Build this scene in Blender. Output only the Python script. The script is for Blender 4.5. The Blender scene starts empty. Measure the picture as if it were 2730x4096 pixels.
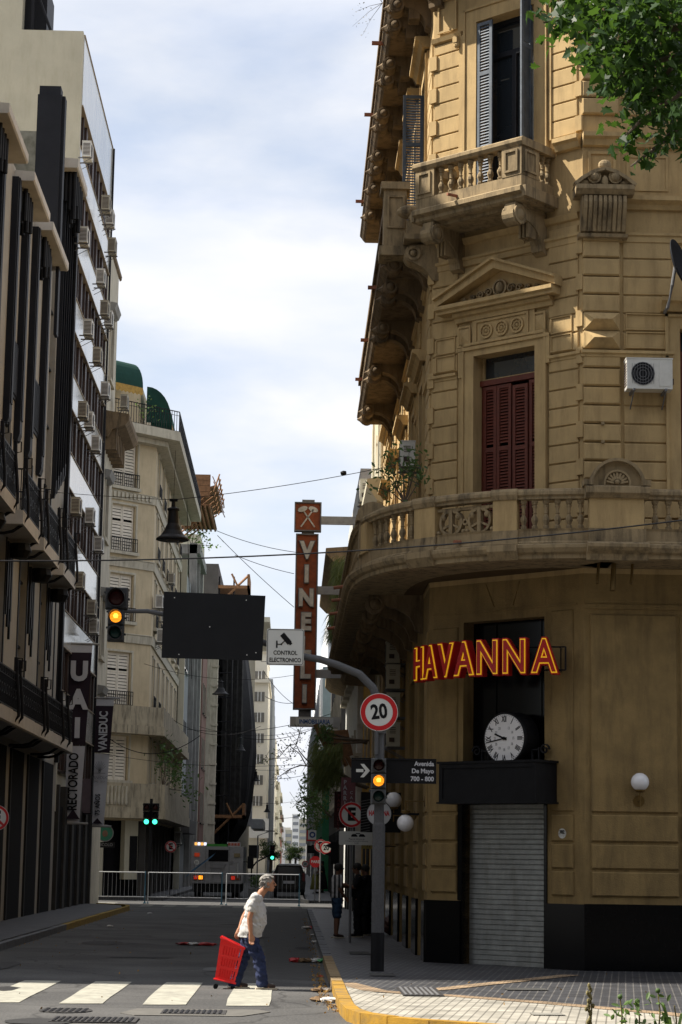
import bpy, bmesh, math, random
from mathutils import Vector, Matrix
random.seed(7)
rnd = random.random
def ru(a, b): return a + (b - a) * random.random()
S = bpy.context.scene
COL = S.collection
# ------------------------------------------------------------ camera
F_PX, CX, CY, CAM_H = 8400., 1365., 2048., 1.9
ROLL, PITCH, YAW = .015, math.atan(1395 / 8400), -math.atan(186 / 8515)
cy_, sy_ = math.cos(YAW), math.sin(YAW)
FW = Vector((-sy_ * math.cos(PITCH), cy_ * math.cos(PITCH), math.sin(PITCH)))
R0 = Vector((cy_, sy_, 0)); U0 = R0.cross(FW)
RT = R0 * math.cos(ROLL) + U0 * math.sin(ROLL)
UP = -R0 * math.sin(ROLL) + U0 * math.cos(ROLL)
CO = Vector((0, 0, CAM_H))
cd = bpy.data.cameras.new('camera'); cam = bpy.data.objects.new('camera', cd); COL.objects.link(cam)
m = Matrix.Identity(4)
for i in range(3):
    m[i][0], m[i][1], m[i][2], m[i][3] = RT[i], UP[i], -FW[i], CO[i]
cam.matrix_world = m
cd.sensor_fit = 'VERTICAL'; cd.sensor_height = 36; cd.lens = F_PX / 4096 * 36
cd.clip_start = .1; cd.clip_end = 5000
S.camera = cam
S.render.resolution_x, S.render.resolution_y = 682, 1024
K = 1.7411
def ray(x, y): return FW + RT * ((x * K - CX) / F_PX) + UP * ((CY - y * K) / F_PX)
def aX(x, y, X): d = ray(x, y); p = CO + d * (X / d.x); return p.y, p.z      # point of the photo on the wall plane x = X
def aY(x, y, Y): d = ray(x, y); p = CO + d * (Y / d.y); return p.x, p.z      # on the plane y = Y
def PY(x, y, Y): a = aY(x, y, Y); return (a[0], Y, a[1])
def gZ(x, y, z=0.): d = ray(x, y); p = CO + d * ((z - CAM_H) / d.z); return p.x, p.y
# ------------------------------------------------------------ world, sun, exposure
SUN_EL = math.radians(50); SUN_V = Vector((-1, .09, 0)).normalized() * math.cos(SUN_EL) + Vector((0, 0, math.sin(SUN_EL)))
W = bpy.data.worlds.new('World'); S.world = W; W.use_nodes = True
nt = W.node_tree; nt.nodes.clear()
def N(t, **k):
    n = nt.nodes.new(t)
    for a, b in k.items(): setattr(n, a, b)
    return n
sky = N('ShaderNodeTexSky', sky_type='NISHITA', sun_disc=False)
sky.sun_elevation = SUN_EL; sky.sun_rotation = math.atan2(SUN_V.x, SUN_V.y)
bg1 = N('ShaderNodeBackground'); bg1.inputs[1].default_value = .085
nt.links.new(sky.outputs[0], bg1.inputs[0])
bg2 = N('ShaderNodeBackground'); bg2.inputs[1].default_value = .52
tc = N('ShaderNodeTexCoord'); mp = N('ShaderNodeMapping'); mp.inputs['Scale'].default_value = (1.3, 1.3, 4.2); mp.inputs['Location'].default_value = (1.9, .4, .35)
nt.links.new(tc.outputs['Generated'], mp.inputs[0])
no = N('ShaderNodeTexNoise'); no.inputs['Scale'].default_value = 2.6; no.inputs['Detail'].default_value = 8; no.inputs['Roughness'].default_value = .52; no.inputs['Distortion'].default_value = .35
nt.links.new(mp.outputs[0], no.inputs[0])
rp = N('ShaderNodeValToRGB'); rp.color_ramp.elements[0].position = .36; rp.color_ramp.elements[1].position = .60
rp.color_ramp.elements[0].color = (.42, .42, .42, 1); rp.color_ramp.elements[1].color = (1, 1, 1, 1)
nt.links.new(no.outputs[0], rp.inputs[0])
no2 = N('ShaderNodeTexNoise'); no2.inputs['Scale'].default_value = 7; no2.inputs['Detail'].default_value = 5
nt.links.new(mp.outputs[0], no2.inputs[0])
rp2 = N('ShaderNodeValToRGB'); rp2.color_ramp.elements[0].color = (.83, .88, 1.0, 1); rp2.color_ramp.elements[1].color = (1.0, 1.0, 1.02, 1)
rp2.color_ramp.elements[0].position = .3; rp2.color_ramp.elements[1].position = .6
nt.links.new(no2.outputs[0], rp2.inputs[0]); nt.links.new(rp2.outputs[0], bg2.inputs[0])
mx = N('ShaderNodeMixShader'); out = N('ShaderNodeOutputWorld')
nt.links.new(rp.outputs[0], mx.inputs[0]); nt.links.new(bg1.outputs[0], mx.inputs[1]); nt.links.new(bg2.outputs[0], mx.inputs[2]); nt.links.new(mx.outputs[0], out.inputs[0])
sl = bpy.data.lights.new('sun', 'SUN'); sl.energy = 5.0; sl.angle = math.radians(.53); sl.color = (1, .93, .82)
so = bpy.data.objects.new('sun', sl); COL.objects.link(so); so.rotation_euler = (-SUN_V).to_track_quat('-Z', 'Y').to_euler(); so.location = (0, 0, 60)
S.view_settings.view_transform = 'Standard'; S.view_settings.look = 'None'; S.view_settings.exposure = 1.0; S.view_settings.gamma = 1
# ------------------------------------------------------------ materials
MC = {}
def mat(name, col, rough=.85, var=.18, scale=3., bump=.15, metal=0., streak=0., dirt=None, dirt_amt=0., spec=.4, em=None, em_s=0., transl=None, fine=60.):
    if name in MC: return MC[name]
    M = bpy.data.materials.new(name); M.use_nodes = True; n = M.node_tree; n.nodes.clear(); L = n.links
    o = n.nodes.new('ShaderNodeOutputMaterial'); b = n.nodes.new('ShaderNodeBsdfPrincipled')
    b.inputs['Roughness'].default_value = rough; b.inputs['Metallic'].default_value = metal; b.inputs['Specular IOR Level'].default_value = spec
    t = n.nodes.new('ShaderNodeTexCoord')
    no = n.nodes.new('ShaderNodeTexNoise'); no.inputs['Scale'].default_value = scale; no.inputs['Detail'].default_value = 6; no.inputs['Roughness'].default_value = .62
    L.new(t.outputs['Object'], no.inputs['Vector'])
    r = n.nodes.new('ShaderNodeMapRange'); r.inputs[1].default_value = .3; r.inputs[2].default_value = .7; r.inputs[3].default_value = 1 - var; r.inputs[4].default_value = 1 + var
    L.new(no.outputs[0], r.inputs[0])
    m1 = n.nodes.new('ShaderNodeVectorMath'); m1.operation = 'SCALE'; m1.inputs[0].default_value = col
    L.new(r.outputs[0], m1.inputs['Scale']); last = m1.outputs[0]
    if dirt_amt:
        mpn = n.nodes.new('ShaderNodeMapping'); mpn.inputs['Scale'].default_value = (1, 1, .16 if streak else 1)
        L.new(t.outputs['Object'], mpn.inputs[0])
        n2 = n.nodes.new('ShaderNodeTexNoise'); n2.inputs['Scale'].default_value = 5.5 if streak else 2.2; n2.inputs['Detail'].default_value = 7; n2.inputs['Roughness'].default_value = .7
        L.new(mpn.outputs[0], n2.inputs['Vector'])
        r2 = n.nodes.new('ShaderNodeMapRange'); r2.inputs[1].default_value = .47; r2.inputs[2].default_value = .72; r2.inputs[3].default_value = 0; r2.inputs[4].default_value = dirt_amt
        L.new(n2.outputs[0], r2.inputs[0])
        mi = n.nodes.new('ShaderNodeMix'); mi.data_type = 'RGBA'; L.new(r2.outputs[0], mi.inputs['Factor']); L.new(last, mi.inputs['A']); mi.inputs['B'].default_value = (*(dirt or (.05, .045, .035)), 1)
        last = mi.outputs['Result']
    L.new(last, b.inputs['Base Color'])
    if bump:
        nb = n.nodes.new('ShaderNodeTexNoise'); nb.inputs['Scale'].default_value = fine; nb.inputs['Detail'].default_value = 3
        L.new(t.outputs['Object'], nb.inputs['Vector'])
        bp = n.nodes.new('ShaderNodeBump'); bp.inputs['Strength'].default_value = bump; bp.inputs['Distance'].default_value = .01
        L.new(nb.outputs[0], bp.inputs['Height']); L.new(bp.outputs[0], b.inputs['Normal'])
    if em: b.inputs['Emission Color'].default_value = (*em, 1); b.inputs['Emission Strength'].default_value = em_s
    if transl:
        tr = n.nodes.new('ShaderNodeBsdfTranslucent'); tr.inputs[0].default_value = (*transl, 1); ms = n.nodes.new('ShaderNodeMixShader'); ms.inputs[0].default_value = .35
        L.new(b.outputs[0], ms.inputs[1]); L.new(tr.outputs[0], ms.inputs[2]); L.new(ms.outputs[0], o.inputs[0])
    else: L.new(b.outputs[0], o.inputs[0])
    MC[name] = M; return M
STAINSHADE = mat('stained_shade_stone', (.17, .12, .068), .92, .25, 3., .5, dirt_amt=.95, streak=1, dirt=(.03, .022, .014))  # streak-stained trim stone, base darkened to stand in for shade under ledges
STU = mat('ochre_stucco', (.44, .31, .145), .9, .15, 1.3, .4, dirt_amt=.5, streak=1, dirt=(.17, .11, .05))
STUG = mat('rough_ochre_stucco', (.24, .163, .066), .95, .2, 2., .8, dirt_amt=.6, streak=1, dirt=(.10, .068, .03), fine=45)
TRIM = mat('weathered_trim_stone', (.29, .215, .118), .92, .22, 3., .5, dirt_amt=.95, streak=1, dirt=(.045, .034, .022))
SOFF = mat('soffit_plaster', (.09, .055, .02), .95, .2, 1.5, .2)  # colour darkened for the shade beneath the slab
CREAM = mat('cream_plaster', (.47, .44, .34), .92, .08, 1., .2, dirt_amt=.25, streak=1, dirt=(.3, .26, .17))
GREYST = mat('pale_stone', (.47, .43, .34), .9, .12, 1.6, .25, dirt_amt=.55, streak=1, dirt=(.12, .10, .075))
GRANITE = mat('polished_black_granite', (.003, .003, .0035), .14, .3, 20, 0., spec=.14)
BLACK = mat('black_paint', (.010, .010, .011), .55, .2, 5, .1, spec=.12)
IRON = mat('wrought_iron', (.013, .013, .015), .5, .2, 10, .1, spec=.12)
DKGREY = mat('charcoal_paint', (.016, .017, .021), .6, .15, 2, .2, spec=.12)
MGREY = mat('grey_steel_paint', (.14, .14, .145), .6, .2, 8, .3)
DARKIN = mat('dark_interior', (.006, .006, .007), .9, .1, 3, 0, spec=.12)
GLASS = mat('window_glass', (.02, .025, .03), .06, .1, 1, 0, spec=.8)
SPGLASS = mat('glossy_white_spandrel', (.50, .49, .44), .14, .14, .8, .12, dirt_amt=.5, streak=1, dirt=(.20, .18, .15), spec=.9, fine=3.)
BROWNF = mat('brown_window_frame', (.045, .025, .018), .5, .15, 5, 0)
SHRED = mat('maroon_shutter', (.10, .018, .007), .55, .22, 9, .2)
SHBLU = mat('slate_blue_shutter', (.085, .105, .13), .6, .25, 7, .2)
SHCRM = mat('cream_shutter', (.66, .60, .50), .8, .12, 6, .1)
ROLLM = mat('galvanised_roller', (.27, .275, .26), .5, .2, 5, .1, metal=.55, dirt_amt=.35, streak=1, dirt=(.1, .08, .06))
ACW = mat('air_conditioner_white', (.62, .61, .56), .5, .08, 4, 0, dirt_amt=.3, dirt=(.32, .29, .22))
ACG = mat('air_conditioner_beige', (.42, .39, .31), .6, .12, 4, 0, dirt_amt=.4, dirt=(.2, .17, .11))
WHITE = mat('white_paint', (.78, .77, .73), .6, .06, 3, 0)
SIGNW = mat('sign_white', (.62, .62, .58), .5, .03, 3, 0)
SIGNR = mat('sign_red', (.50, .012, .015), .45, .05, 3, 0)
SIGNK = mat('sign_black', (.012, .012, .013), .5, .1, 3, 0, spec=.12)
BOARD = mat('board_back', (.017, .0175, .019), .55, .15, 1.2, .15, spec=.12)
NEONR = mat('letter_red', (.42, .008, .008), .5, .1, 3, 0)
NEONY = mat('letter_yellow_tube', (.85, .48, .02), .4, .05, 3, 0, em=(1, .55, .02), em_s=.18)
RUST = mat('rusted_sign_orange', (.26, .062, .018), .7, .3, 6, .3, dirt_amt=.55, dirt=(.12, .055, .035))
BRICK = mat('red_brick_far', (.36, .14, .08), .9, .2, 2, .1)
WHT2 = mat('white_tower_plaster', (.74, .68, .55), .9, .05, .5, .1)
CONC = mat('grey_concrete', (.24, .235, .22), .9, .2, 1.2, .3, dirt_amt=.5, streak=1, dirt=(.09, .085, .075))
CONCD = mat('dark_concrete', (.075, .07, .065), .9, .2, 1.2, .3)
PINK = mat('dusky_pink_plaster', (.20, .115, .095), .9, .15, 1.5, .2)
AWN = mat('green_awning', (.010, .055, .042), .8, .15, 4, .1, transl=(.012, .07, .05))
GOLD = mat('awning_gold_trim', (.36, .22, .05), .8, .3, 9, .1)
NET = mat('black_scaffold_net', (.016, .016, .017), .9, .3, 6, .4)
WOOD = mat('scaffold_wood', (.22, .11, .05), .85, .35, 6, .3)
YEL = mat('yellow_paint', (.34, .185, .015), .75, .3, 5, .5, dirt_amt=.85, dirt=(.16, .12, .06))
YELD = mat('worn_yellow_kerb', (.30, .20, .03), .85, .3, 8, .3, dirt_amt=.5, dirt=(.10, .09, .05))
KERB = mat('grey_kerb_stone', (.13, .135, .145), .85, .25, 5, .3)
KERBT = mat('tan_kerb_stone', (.22, .155, .08), .9, .25, 5, .4)
PAINTW = mat('road_marking_paint', (.34, .33, .275), .8, .2, 7, .4, dirt_amt=.75, dirt=(.17, .165, .145))
PAINTF = mat('faded_marking_paint', (.16, .16, .14), .9, .3, 4, .3, dirt_amt=.6, dirt=(.06, .06, .06))
LEAF = mat('plane_tree_leaf', (.020, .050, .010), .45, .5, 2.5, 0, transl=(.075, .15, .018), spec=.18)
LEAF2 = mat('balcony_leaf', (.06, .11, .035), .6, .35, 3, 0, transl=(.12, .20, .04))
LEAF3 = mat('grass_blade', (.13, .16, .055), .6, .35, 3, 0, transl=(.20, .25, .07))
LEAF4 = mat('street_tree_leaf', (.10, .17, .05), .6, .35, 3, 0, transl=(.14, .24, .05))
DRYP = mat('dry_weed', (.20, .17, .07), .8, .3, 9, 0)
BARK = mat('bark', (.10, .075, .05), .9, .3, 9, .4)
GLOBE = mat('opal_globe_glass', (.78, .77, .78), .18, .03, 2, 0, spec=.6)
BRASS = mat('aged_brass', (.14, .085, .025), .5, .2, 8, 0, metal=.6)
TERRA = mat('terracotta_pipe', (.26, .10, .055), .8, .2, 8, .1)
SKIN = mat('skin', (.36, .17, .095), .6, .12, 12, .1)
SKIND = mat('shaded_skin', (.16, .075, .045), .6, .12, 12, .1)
HAIRG = mat('grey_hair', (.25, .235, .215), .8, .45, 30, .6, fine=120)
HAIRK = mat('dark_hair', (.012, .01, .009), .7, .3, 30, .3)
TEE = mat('white_tee', (.42, .41, .40), .95, .05, 6, .3, fine=20)
NAVY = mat('navy_trousers', (.012, .020, .060), .9, .25, 5, .4, fine=25)
SHOEB = mat('brown_shoe', (.035, .018, .012), .6, .2, 9, .1)
SOLE = mat('cream_sole', (.50, .44, .34), .8, .1, 9, 0)
REDP = mat('red_plastic', (.75, .012, .012), .35, .06, 3, 0, spec=.5)
AMBER = mat('lit_amber_lens', (.9, .28, .02), .4, .1, 8, 0, em=(1, .30, .015), em_s=.9)
AMBC = mat('amber_core', (1, .5, .05), .4, 0, 8, 0, em=(1, .48, .04), em_s=2.2)
REDL = mat('unlit_red_lens', (.035, .005, .005), .25, .1, 8, 0)
GRNL = mat('unlit_green_lens', (.006, .03, .028), .25, .1, 8, 0)
GRNON = mat('lit_green_lens', (.05, .8, .4), .4, 0, 8, 0, em=(.05, 1, .5), em_s=1.6)
TLG = mat('signal_housing', (.03, .031, .033), .6, .2, 9, .1)
TLP = mat('signal_housing_grey', (.075, .078, .08), .6, .2, 9, .1)
POLE = mat('rough_pole_paint', (.075, .075, .078), .8, .2, 30, .9, fine=90)
POLEG = mat('smooth_pole_grey', (.085, .085, .088), .55, .12, 6, .2)
BANW = mat('banner_grey', (.50, .50, .52), .9, .06, 3, .1)
BANK = mat('banner_plum', (.022, .012, .020), .9, .1, 3, .1)
TRUCKG = mat('truck_grey_plate', (.27, .27, .275), .5, .12, 9, .2)
TEAL = mat('teal_paint', (.03, .10, .15), .6, .1, 8, .1)
GALV = mat('galvanised_rail', (.48, .49, .50), .5, .1, 8, .1, metal=.2)
REDBR = mat('maroon_sign', (.17, .035, .04), .7, .15, 4, .1)
GREENS = mat('green_hoarding', (.03, .17, .075), .8, .1, 4, .1)
YELW = mat('yellow_wall', (.50, .28, .03), .9, .12, 2, .1)
# ------------------------------------------------------------ mesh builder
class Fr:
    def __init__(s, o, t, n): s.o = Vector((o[0], o[1], 0)); s.t = Vector((t[0], t[1], 0)).normalized(); s.n = Vector((n[0], n[1], 0)).normalized()
    def p(s, u, z, n=0.): return s.o + s.t * u + s.n * n + Vector((0, 0, z))
A = Vector((2.5, 38.45)); B = Vector((5.03, 36.12)); tt = (B - A).normalized()
CH = Fr(A, tt, (tt.y, -tt.x)); AV = Fr(B, (1, 0), (0, -1)); SD = Fr((2.5, 0), (0, 1), (-1, 0)); LW = Fr((-7.9, 0), (0, 1), (1, 0))
CHW = (B - A).length
WF = Fr((0, 0), (1, 0), (0, 1))
class MB:
    def __init__(s): s.v = []; s.f = []; s.mi = []; s.c = 0
    def add(s, vs, fs, mi=None):
        o = len(s.v); s.v += [tuple(v) for v in vs]; s.f += [tuple(i + o for i in f) for f in fs]; s.mi += [s.c if mi is None else mi] * len(fs); return s
    def box(s, fr, u0, u1, z0, z1, n0, n1, mi=None):
        P = [fr.p(u, z, n) for z in (z0, z1) for n in (n0, n1) for u in (u0, u1)]
        return s.add(P, [(0, 1, 3, 2), (4, 6, 7, 5), (0, 4, 5, 1), (2, 3, 7, 6), (0, 2, 6, 4), (1, 5, 7, 3)], mi)
    def bblock(s, fr, u0, u1, z0, z1, n0, n1, b=.02, mi=None):     # block whose front face is bevelled
        P = [fr.p(u, z, n0) for z in (z0, z1) for u in (u0, u1)] + [fr.p(u, z, n1 - b) for z in (z0, z1) for u in (u0, u1)] + [fr.p(u, z, n1) for z in (z0 + b, z1 - b) for u in (u0 + b, u1 - b)]
        return s.add(P, [(0, 1, 5, 4), (1, 3, 7, 5), (3, 2, 6, 7), (2, 0, 4, 6), (4, 5, 9, 8), (5, 7, 11, 9), (7, 6, 10, 11), (6, 4, 8, 10), (8, 9, 11, 10), (0, 2, 3, 1)], mi)
    def w(s, x0, x1, y0, y1, z0, z1, mi=None): return s.box(WF, x0, x1, z0, z1, y0, y1, mi)
    def prism(s, fr, poly, n0, n1, mi=None):
        k = len(poly); P = [fr.p(u, z, n0) for u, z in poly] + [fr.p(u, z, n1) for u, z in poly]
        return s.add(P, [tuple(range(k)), tuple(reversed(range(k, 2 * k)))] + [(i, (i + 1) % k, k + (i + 1) % k, k + i) for i in range(k)], mi)
    def hp(s, poly, z0, z1, mi=None):                             # horizontal polygon extruded upward
        k = len(poly); P = [(x, y, z0) for x, y in poly] + [(x, y, z1) for x, y in poly]
        return s.add(P, [tuple(range(k)), tuple(reversed(range(k, 2 * k)))] + [(i, (i + 1) % k, k + (i + 1) % k, k + i) for i in range(k)], mi)
    def prof(s, fr, u0, u1, pts, mi=None, d0=0., d1=0.):           # profile [(n,z)] swept along u, ends mitred by d0/d1 per unit n
        k = len(pts); P = [fr.p(u0 - d0 * n, z, n) for n, z in pts] + [fr.p(u1 + d1 * n, z, n) for n, z in pts]
        return s.add(P, [tuple(range(k)), tuple(reversed(range(k, 2 * k)))] + [(i, (i + 1) % k, k + (i + 1) % k, k + i) for i in range(k)], mi)
    def sweep(s, path, pts, mi=None):                             # profile [(n,z)] along a horizontal path of (x,y,nx,ny)
        k = len(pts); P = []; Fs = []
        for x, y, nx, ny in path: P += [(x + nx * n, y + ny * n, z) for n, z in pts]
        for j in range(len(path) - 1):
            for i in range(k): Fs.append((j * k + i, j * k + (i + 1) % k, (j + 1) * k + (i + 1) % k, (j + 1) * k + i))
        Fs += [tuple(range(k)), tuple(reversed(range((len(path) - 1) * k, len(path) * k)))]
        return s.add(P, Fs, mi)
    def tube(s, pts, r, seg=8, mi=None, cap=True, r2=None):
        pts = [Vector(p) for p in pts]; P = []; Fs = []; nn = len(pts)
        for i, p in enumerate(pts):
            d = (pts[min(i + 1, nn - 1)] - pts[max(i - 1, 0)]).normalized()
            a = Vector((0, 0, 1)) if abs(d.z) < .9 else Vector((1, 0, 0)); e1 = d.cross(a).normalized(); e2 = d.cross(e1)
            rr = r if r2 is None else r + (r2 - r) * i / (nn - 1)
            P += [p + (e1 * math.cos(q * 2 * math.pi / seg) + e2 * math.sin(q * 2 * math.pi / seg)) * rr for q in range(seg)]
        for i in range(nn - 1):
            for q in range(seg): Fs.append((i * seg + q, i * seg + (q + 1) % seg, (i + 1) * seg + (q + 1) % seg, (i + 1) * seg + q))
        if cap: Fs += [tuple(reversed(range(seg))), tuple(range((nn - 1) * seg, nn * seg))]
        return s.add(P, Fs, mi)
    def lathe(s, o, prof, seg=12, ax=None, mi=None, flute=0):      # profile [(r,h)] about an axis
        o = Vector(o); ax = Vector(ax or (0, 0, 1)).normalized(); a = Vector((1, 0, 0)) if abs(ax.x) < .8 else Vector((0, 1, 0)); e1 = ax.cross(a).normalized(); e2 = ax.cross(e1); P = []; Fs = []
        for r, h in prof: P += [o + ax * h + (e1 * math.cos(q * 2 * math.pi / seg) + e2 * math.sin(q * 2 * math.pi / seg)) * r * (1 + flute * (q % 2)) for q in range(seg)]
        for i in range(len(prof) - 1):
            for q in range(seg): Fs.append((i * seg + q, i * seg + (q + 1) % seg, (i + 1) * seg + (q + 1) % seg, (i + 1) * seg + q))
        Fs += [tuple(reversed(range(seg))), tuple(range((len(prof) - 1) * seg, len(prof) * seg))]
        return s.add(P, Fs, mi)
    def ball(s, o, r, sc=(1, 1, 1), seg=14, rings=9, mi=None):
        o = Vector(o); P = []; Fs = []
        for i in range(rings + 1):
            th = math.pi * i / rings
            for q in range(seg): P.append(o + Vector((r * sc[0] * math.sin(th) * math.cos(q * 2 * math.pi / seg), r * sc[1] * math.sin(th) * math.sin(q * 2 * math.pi / seg), r * sc[2] * math.cos(th))))
        for i in range(rings):
            for q in range(seg): Fs.append((i * seg + q, i * seg + (q + 1) % seg, (i + 1) * seg + (q + 1) % seg, (i + 1) * seg + q))
        return s.add(P, Fs, mi)
    def spiral(s, fr, u, z, n0, n1, r, turns=1.6, w=.05, mi=None, flip=1):   # flat volute seen on a face
        pts = []
        for i in range(int(turns * 12) + 1):
            a = i * math.pi / 6; rr = r * (1 - .8 * i / (turns * 12)); pts.append((u + flip * rr * math.cos(a), z + rr * math.sin(a)))
        for i in range(len(pts) - 1): s.bar(fr, pts[i], pts[i + 1], w, n0, n1, mi)
        return s
    def bar(s, fr, p0, p1, w, n0, n1, mi=None):
        du, dz = p1[0] - p0[0], p1[1] - p0[1]; l = math.hypot(du, dz) or 1; a, b = -dz / l * w / 2, du / l * w / 2
        return s.prism(fr, [(p0[0] + a, p0[1] + b), (p1[0] + a, p1[1] + b), (p1[0] - a, p1[1] - b), (p0[0] - a, p0[1] - b)], n0, n1, mi)
    def ring(s, fr, u, z, r0, r1, n0, n1, seg=28, mi=None):
        P = []; Fs = []
        for n in (n0, n1):
            for r in (r0, r1): P += [fr.p(u + r * math.cos(q * 2 * math.pi / seg), z + r * math.sin(q * 2 * math.pi / seg), n) for q in range(seg)]
        for q in range(seg):
            q1 = (q + 1) % seg
            Fs += [(q, q1, seg + q1, seg + q), (2 * seg + q, 3 * seg + q, 3 * seg + q1, 2 * seg + q1), (q, 2 * seg + q, 2 * seg + q1, q1), (seg + q, seg + q1, 3 * seg + q1, 3 * seg + q)]
        return s.add(P, Fs, mi)
    def disc(s, fr, u, z, r, n0, n1, seg=28, mi=None): return s.prism(fr, [(u + r * math.cos(q * 2 * math.pi / seg), z + r * math.sin(q * 2 * math.pi / seg)) for q in range(seg)], n0, n1, mi)
    def cut(s):
        s.cuts = getattr(s, 'cuts', []); s.cuts.append((len(s.v), len(s.f))); return s
    def parts(s, name, mats, parent=None, smooth=False):
        cs = [(0, 0)] + s.cuts
        if cs[-1] != (len(s.v), len(s.f)): cs.append((len(s.v), len(s.f)))
        for (v0, f0), (v1, f1) in zip(cs, cs[1:]):
            if f1 > f0:
                q = MB(); q.v = s.v[v0:v1]; q.f = [tuple(i - v0 for i in f) for f in s.f[f0:f1]]; q.mi = s.mi[f0:f1]; q.build(name, mats, parent, smooth)
    def build(s, name, mats, parent=None, smooth=False, fix=True):
        me = bpy.data.meshes.new(name); me.from_pydata(s.v, [], s.f)
        if not isinstance(mats, (list, tuple)): mats = [mats]
        for q in mats: me.materials.append(q)
        me.polygons.foreach_set('material_index', s.mi)
        if fix and len(s.f) < 60000:
            bm = bmesh.new(); bm.from_mesh(me); bmesh.ops.recalc_face_normals(bm, faces=bm.faces); bm.to_mesh(me); bm.free()
        if smooth: me.polygons.foreach_set('use_smooth', [True] * len(me.polygons))
        me.update(); o = bpy.data.objects.new(name, me); COL.objects.link(o)
        if parent: par(o, parent)
        return o
def par(o, p):
    o.parent = p; r = p
    L = Vector(r.location)
    while r.parent: r = r.parent; L += r.location
    o.matrix_parent_inverse = Matrix.Translation(-Vector(p['base'])) if 'base' in p else Matrix.Identity(4)
def tag(o, label=None, cat=None, group=None, kind=None):
    if label: o['label'] = label
    if cat: o['category'] = cat
    if group: o['group'] = group
    if kind: o['kind'] = kind
    return o
def T(name, loc, label, cat, group=None):
    o = bpy.data.objects.new(name, None); COL.objects.link(o); o.location = loc; o['base'] = tuple(loc); o.empty_display_size = .2
    return tag(o, label, cat, group)
def dup(o, loc, rz=0., label=None, sc=None, parent=None):
    c = o.copy(); COL.objects.link(c)
    if parent is None: c.location = loc; c.rotation_euler = (0, 0, rz)
    else: c.parent = parent
    if sc: c.scale = sc
    if label: c['label'] = label
    for ch in [x for x in COL.objects if x.parent == o]: dup(ch, None, parent=c)
    return c
FONTC = {}
def text(s, fr, u, z, n, size, name, mt, parent=None, sx=1., bold=0., depth=.01, rot=0., align='CENTER', tilt=None):
    cu = bpy.data.curves.new('t', 'FONT'); cu.body = s; cu.size = size; cu.extrude = depth / 2; cu.offset = bold; cu.align_x = align; cu.align_y = 'CENTER'; cu.resolution_u = 3
    ob = bpy.data.objects.new('t', cu); me = bpy.data.meshes.new_from_object(ob); bpy.data.objects.remove(ob); bpy.data.curves.remove(cu)
    o0 = fr.p(u, z, n); c, si = math.cos(rot), math.sin(rot)
    for v in me.vertices:
        a, b = v.co.x * sx, v.co.y
        v.co = o0 + fr.t * (a * c - b * si) + Vector((0, 0, a * si + b * c)) + fr.n * v.co.z
    me.materials.clear(); me.materials.append(mt); me.name = name
    ob = bpy.data.objects.new(name, me); COL.objects.link(ob)
    if parent: par(ob, parent)
    return ob
def wall_grid(mb, fr, u0, u1, z0, z1, holes, n0, n1, mi=None):
    us = sorted({u0, u1} | {h[i] for h in holes for i in (0, 1) if u0 < h[i] < u1}); zs = sorted({z0, z1} | {h[i] for h in holes for i in (2, 3) if z0 < h[i] < z1})
    for a, b in zip(us, us[1:]):
        run = None
        for c, d in zip(zs, zs[1:]):
            hole = any(h[0] <= (a + b) / 2 <= h[1] and h[2] <= (c + d) / 2 <= h[3] for h in holes)
            if not hole: run = (run[0], d) if run else (c, d)
            if (hole or d == zs[-1]) and run: mb.box(fr, a, b, run[0], run[1], n0, n1, mi); run = None
def leaf_cloud(mb, c, rad, n, size, mi=None, droop=0., lobes=False):
    for _ in range(n):
        d = Vector((random.gauss(0, 1), random.gauss(0, 1), random.gauss(0, 1))).normalized() * (rnd() ** .45)
        leaf(mb, Vector(c) + Vector((d.x * rad[0], d.y * rad[1], d.z * rad[2])), size * ru(.6, 1.25), mi, lobes)
PL = [(0, -.5), (.12, -.32), (.42, -.34), (.34, -.12), (.56, .06), (.27, .13), (.2, .3), (0, .6), (-.2, .3), (-.27, .13), (-.56, .06), (-.34, -.12), (-.42, -.34), (-.12, -.32)]
OV = [(0, -.5), (.2, -.15), (.17, .2), (0, .5), (-.17, .2), (-.2, -.15)]
def leaf(mb, p, s, mi=None, lobes=False):
    n = Vector((random.gauss(0, 1), random.gauss(-.3, 1), random.gauss(.4, 1))).normalized(); a = n.cross(Vector((rnd() - .5, rnd() - .5, rnd() - .5))).normalized(); b = n.cross(a)
    if lobes and b.z > 0: b = -b
    P = PL if lobes else OV
    vs = [Vector(p)] + [Vector(p) + (a * x + b * y) * s + n * (abs(x) * s * .22) for x, y in P]; k = len(P)
    mb.add(vs, [(0, i + 1, (i + 1) % k + 1) for i in range(k)], mi)
def catenary(a, b, sag, n=14): a, b = Vector(a), Vector(b); return [a.lerp(b, i / n) - Vector((0, 0, sag * 4 * (i / n) * (1 - i / n))) for i in range(n + 1)]
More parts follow.
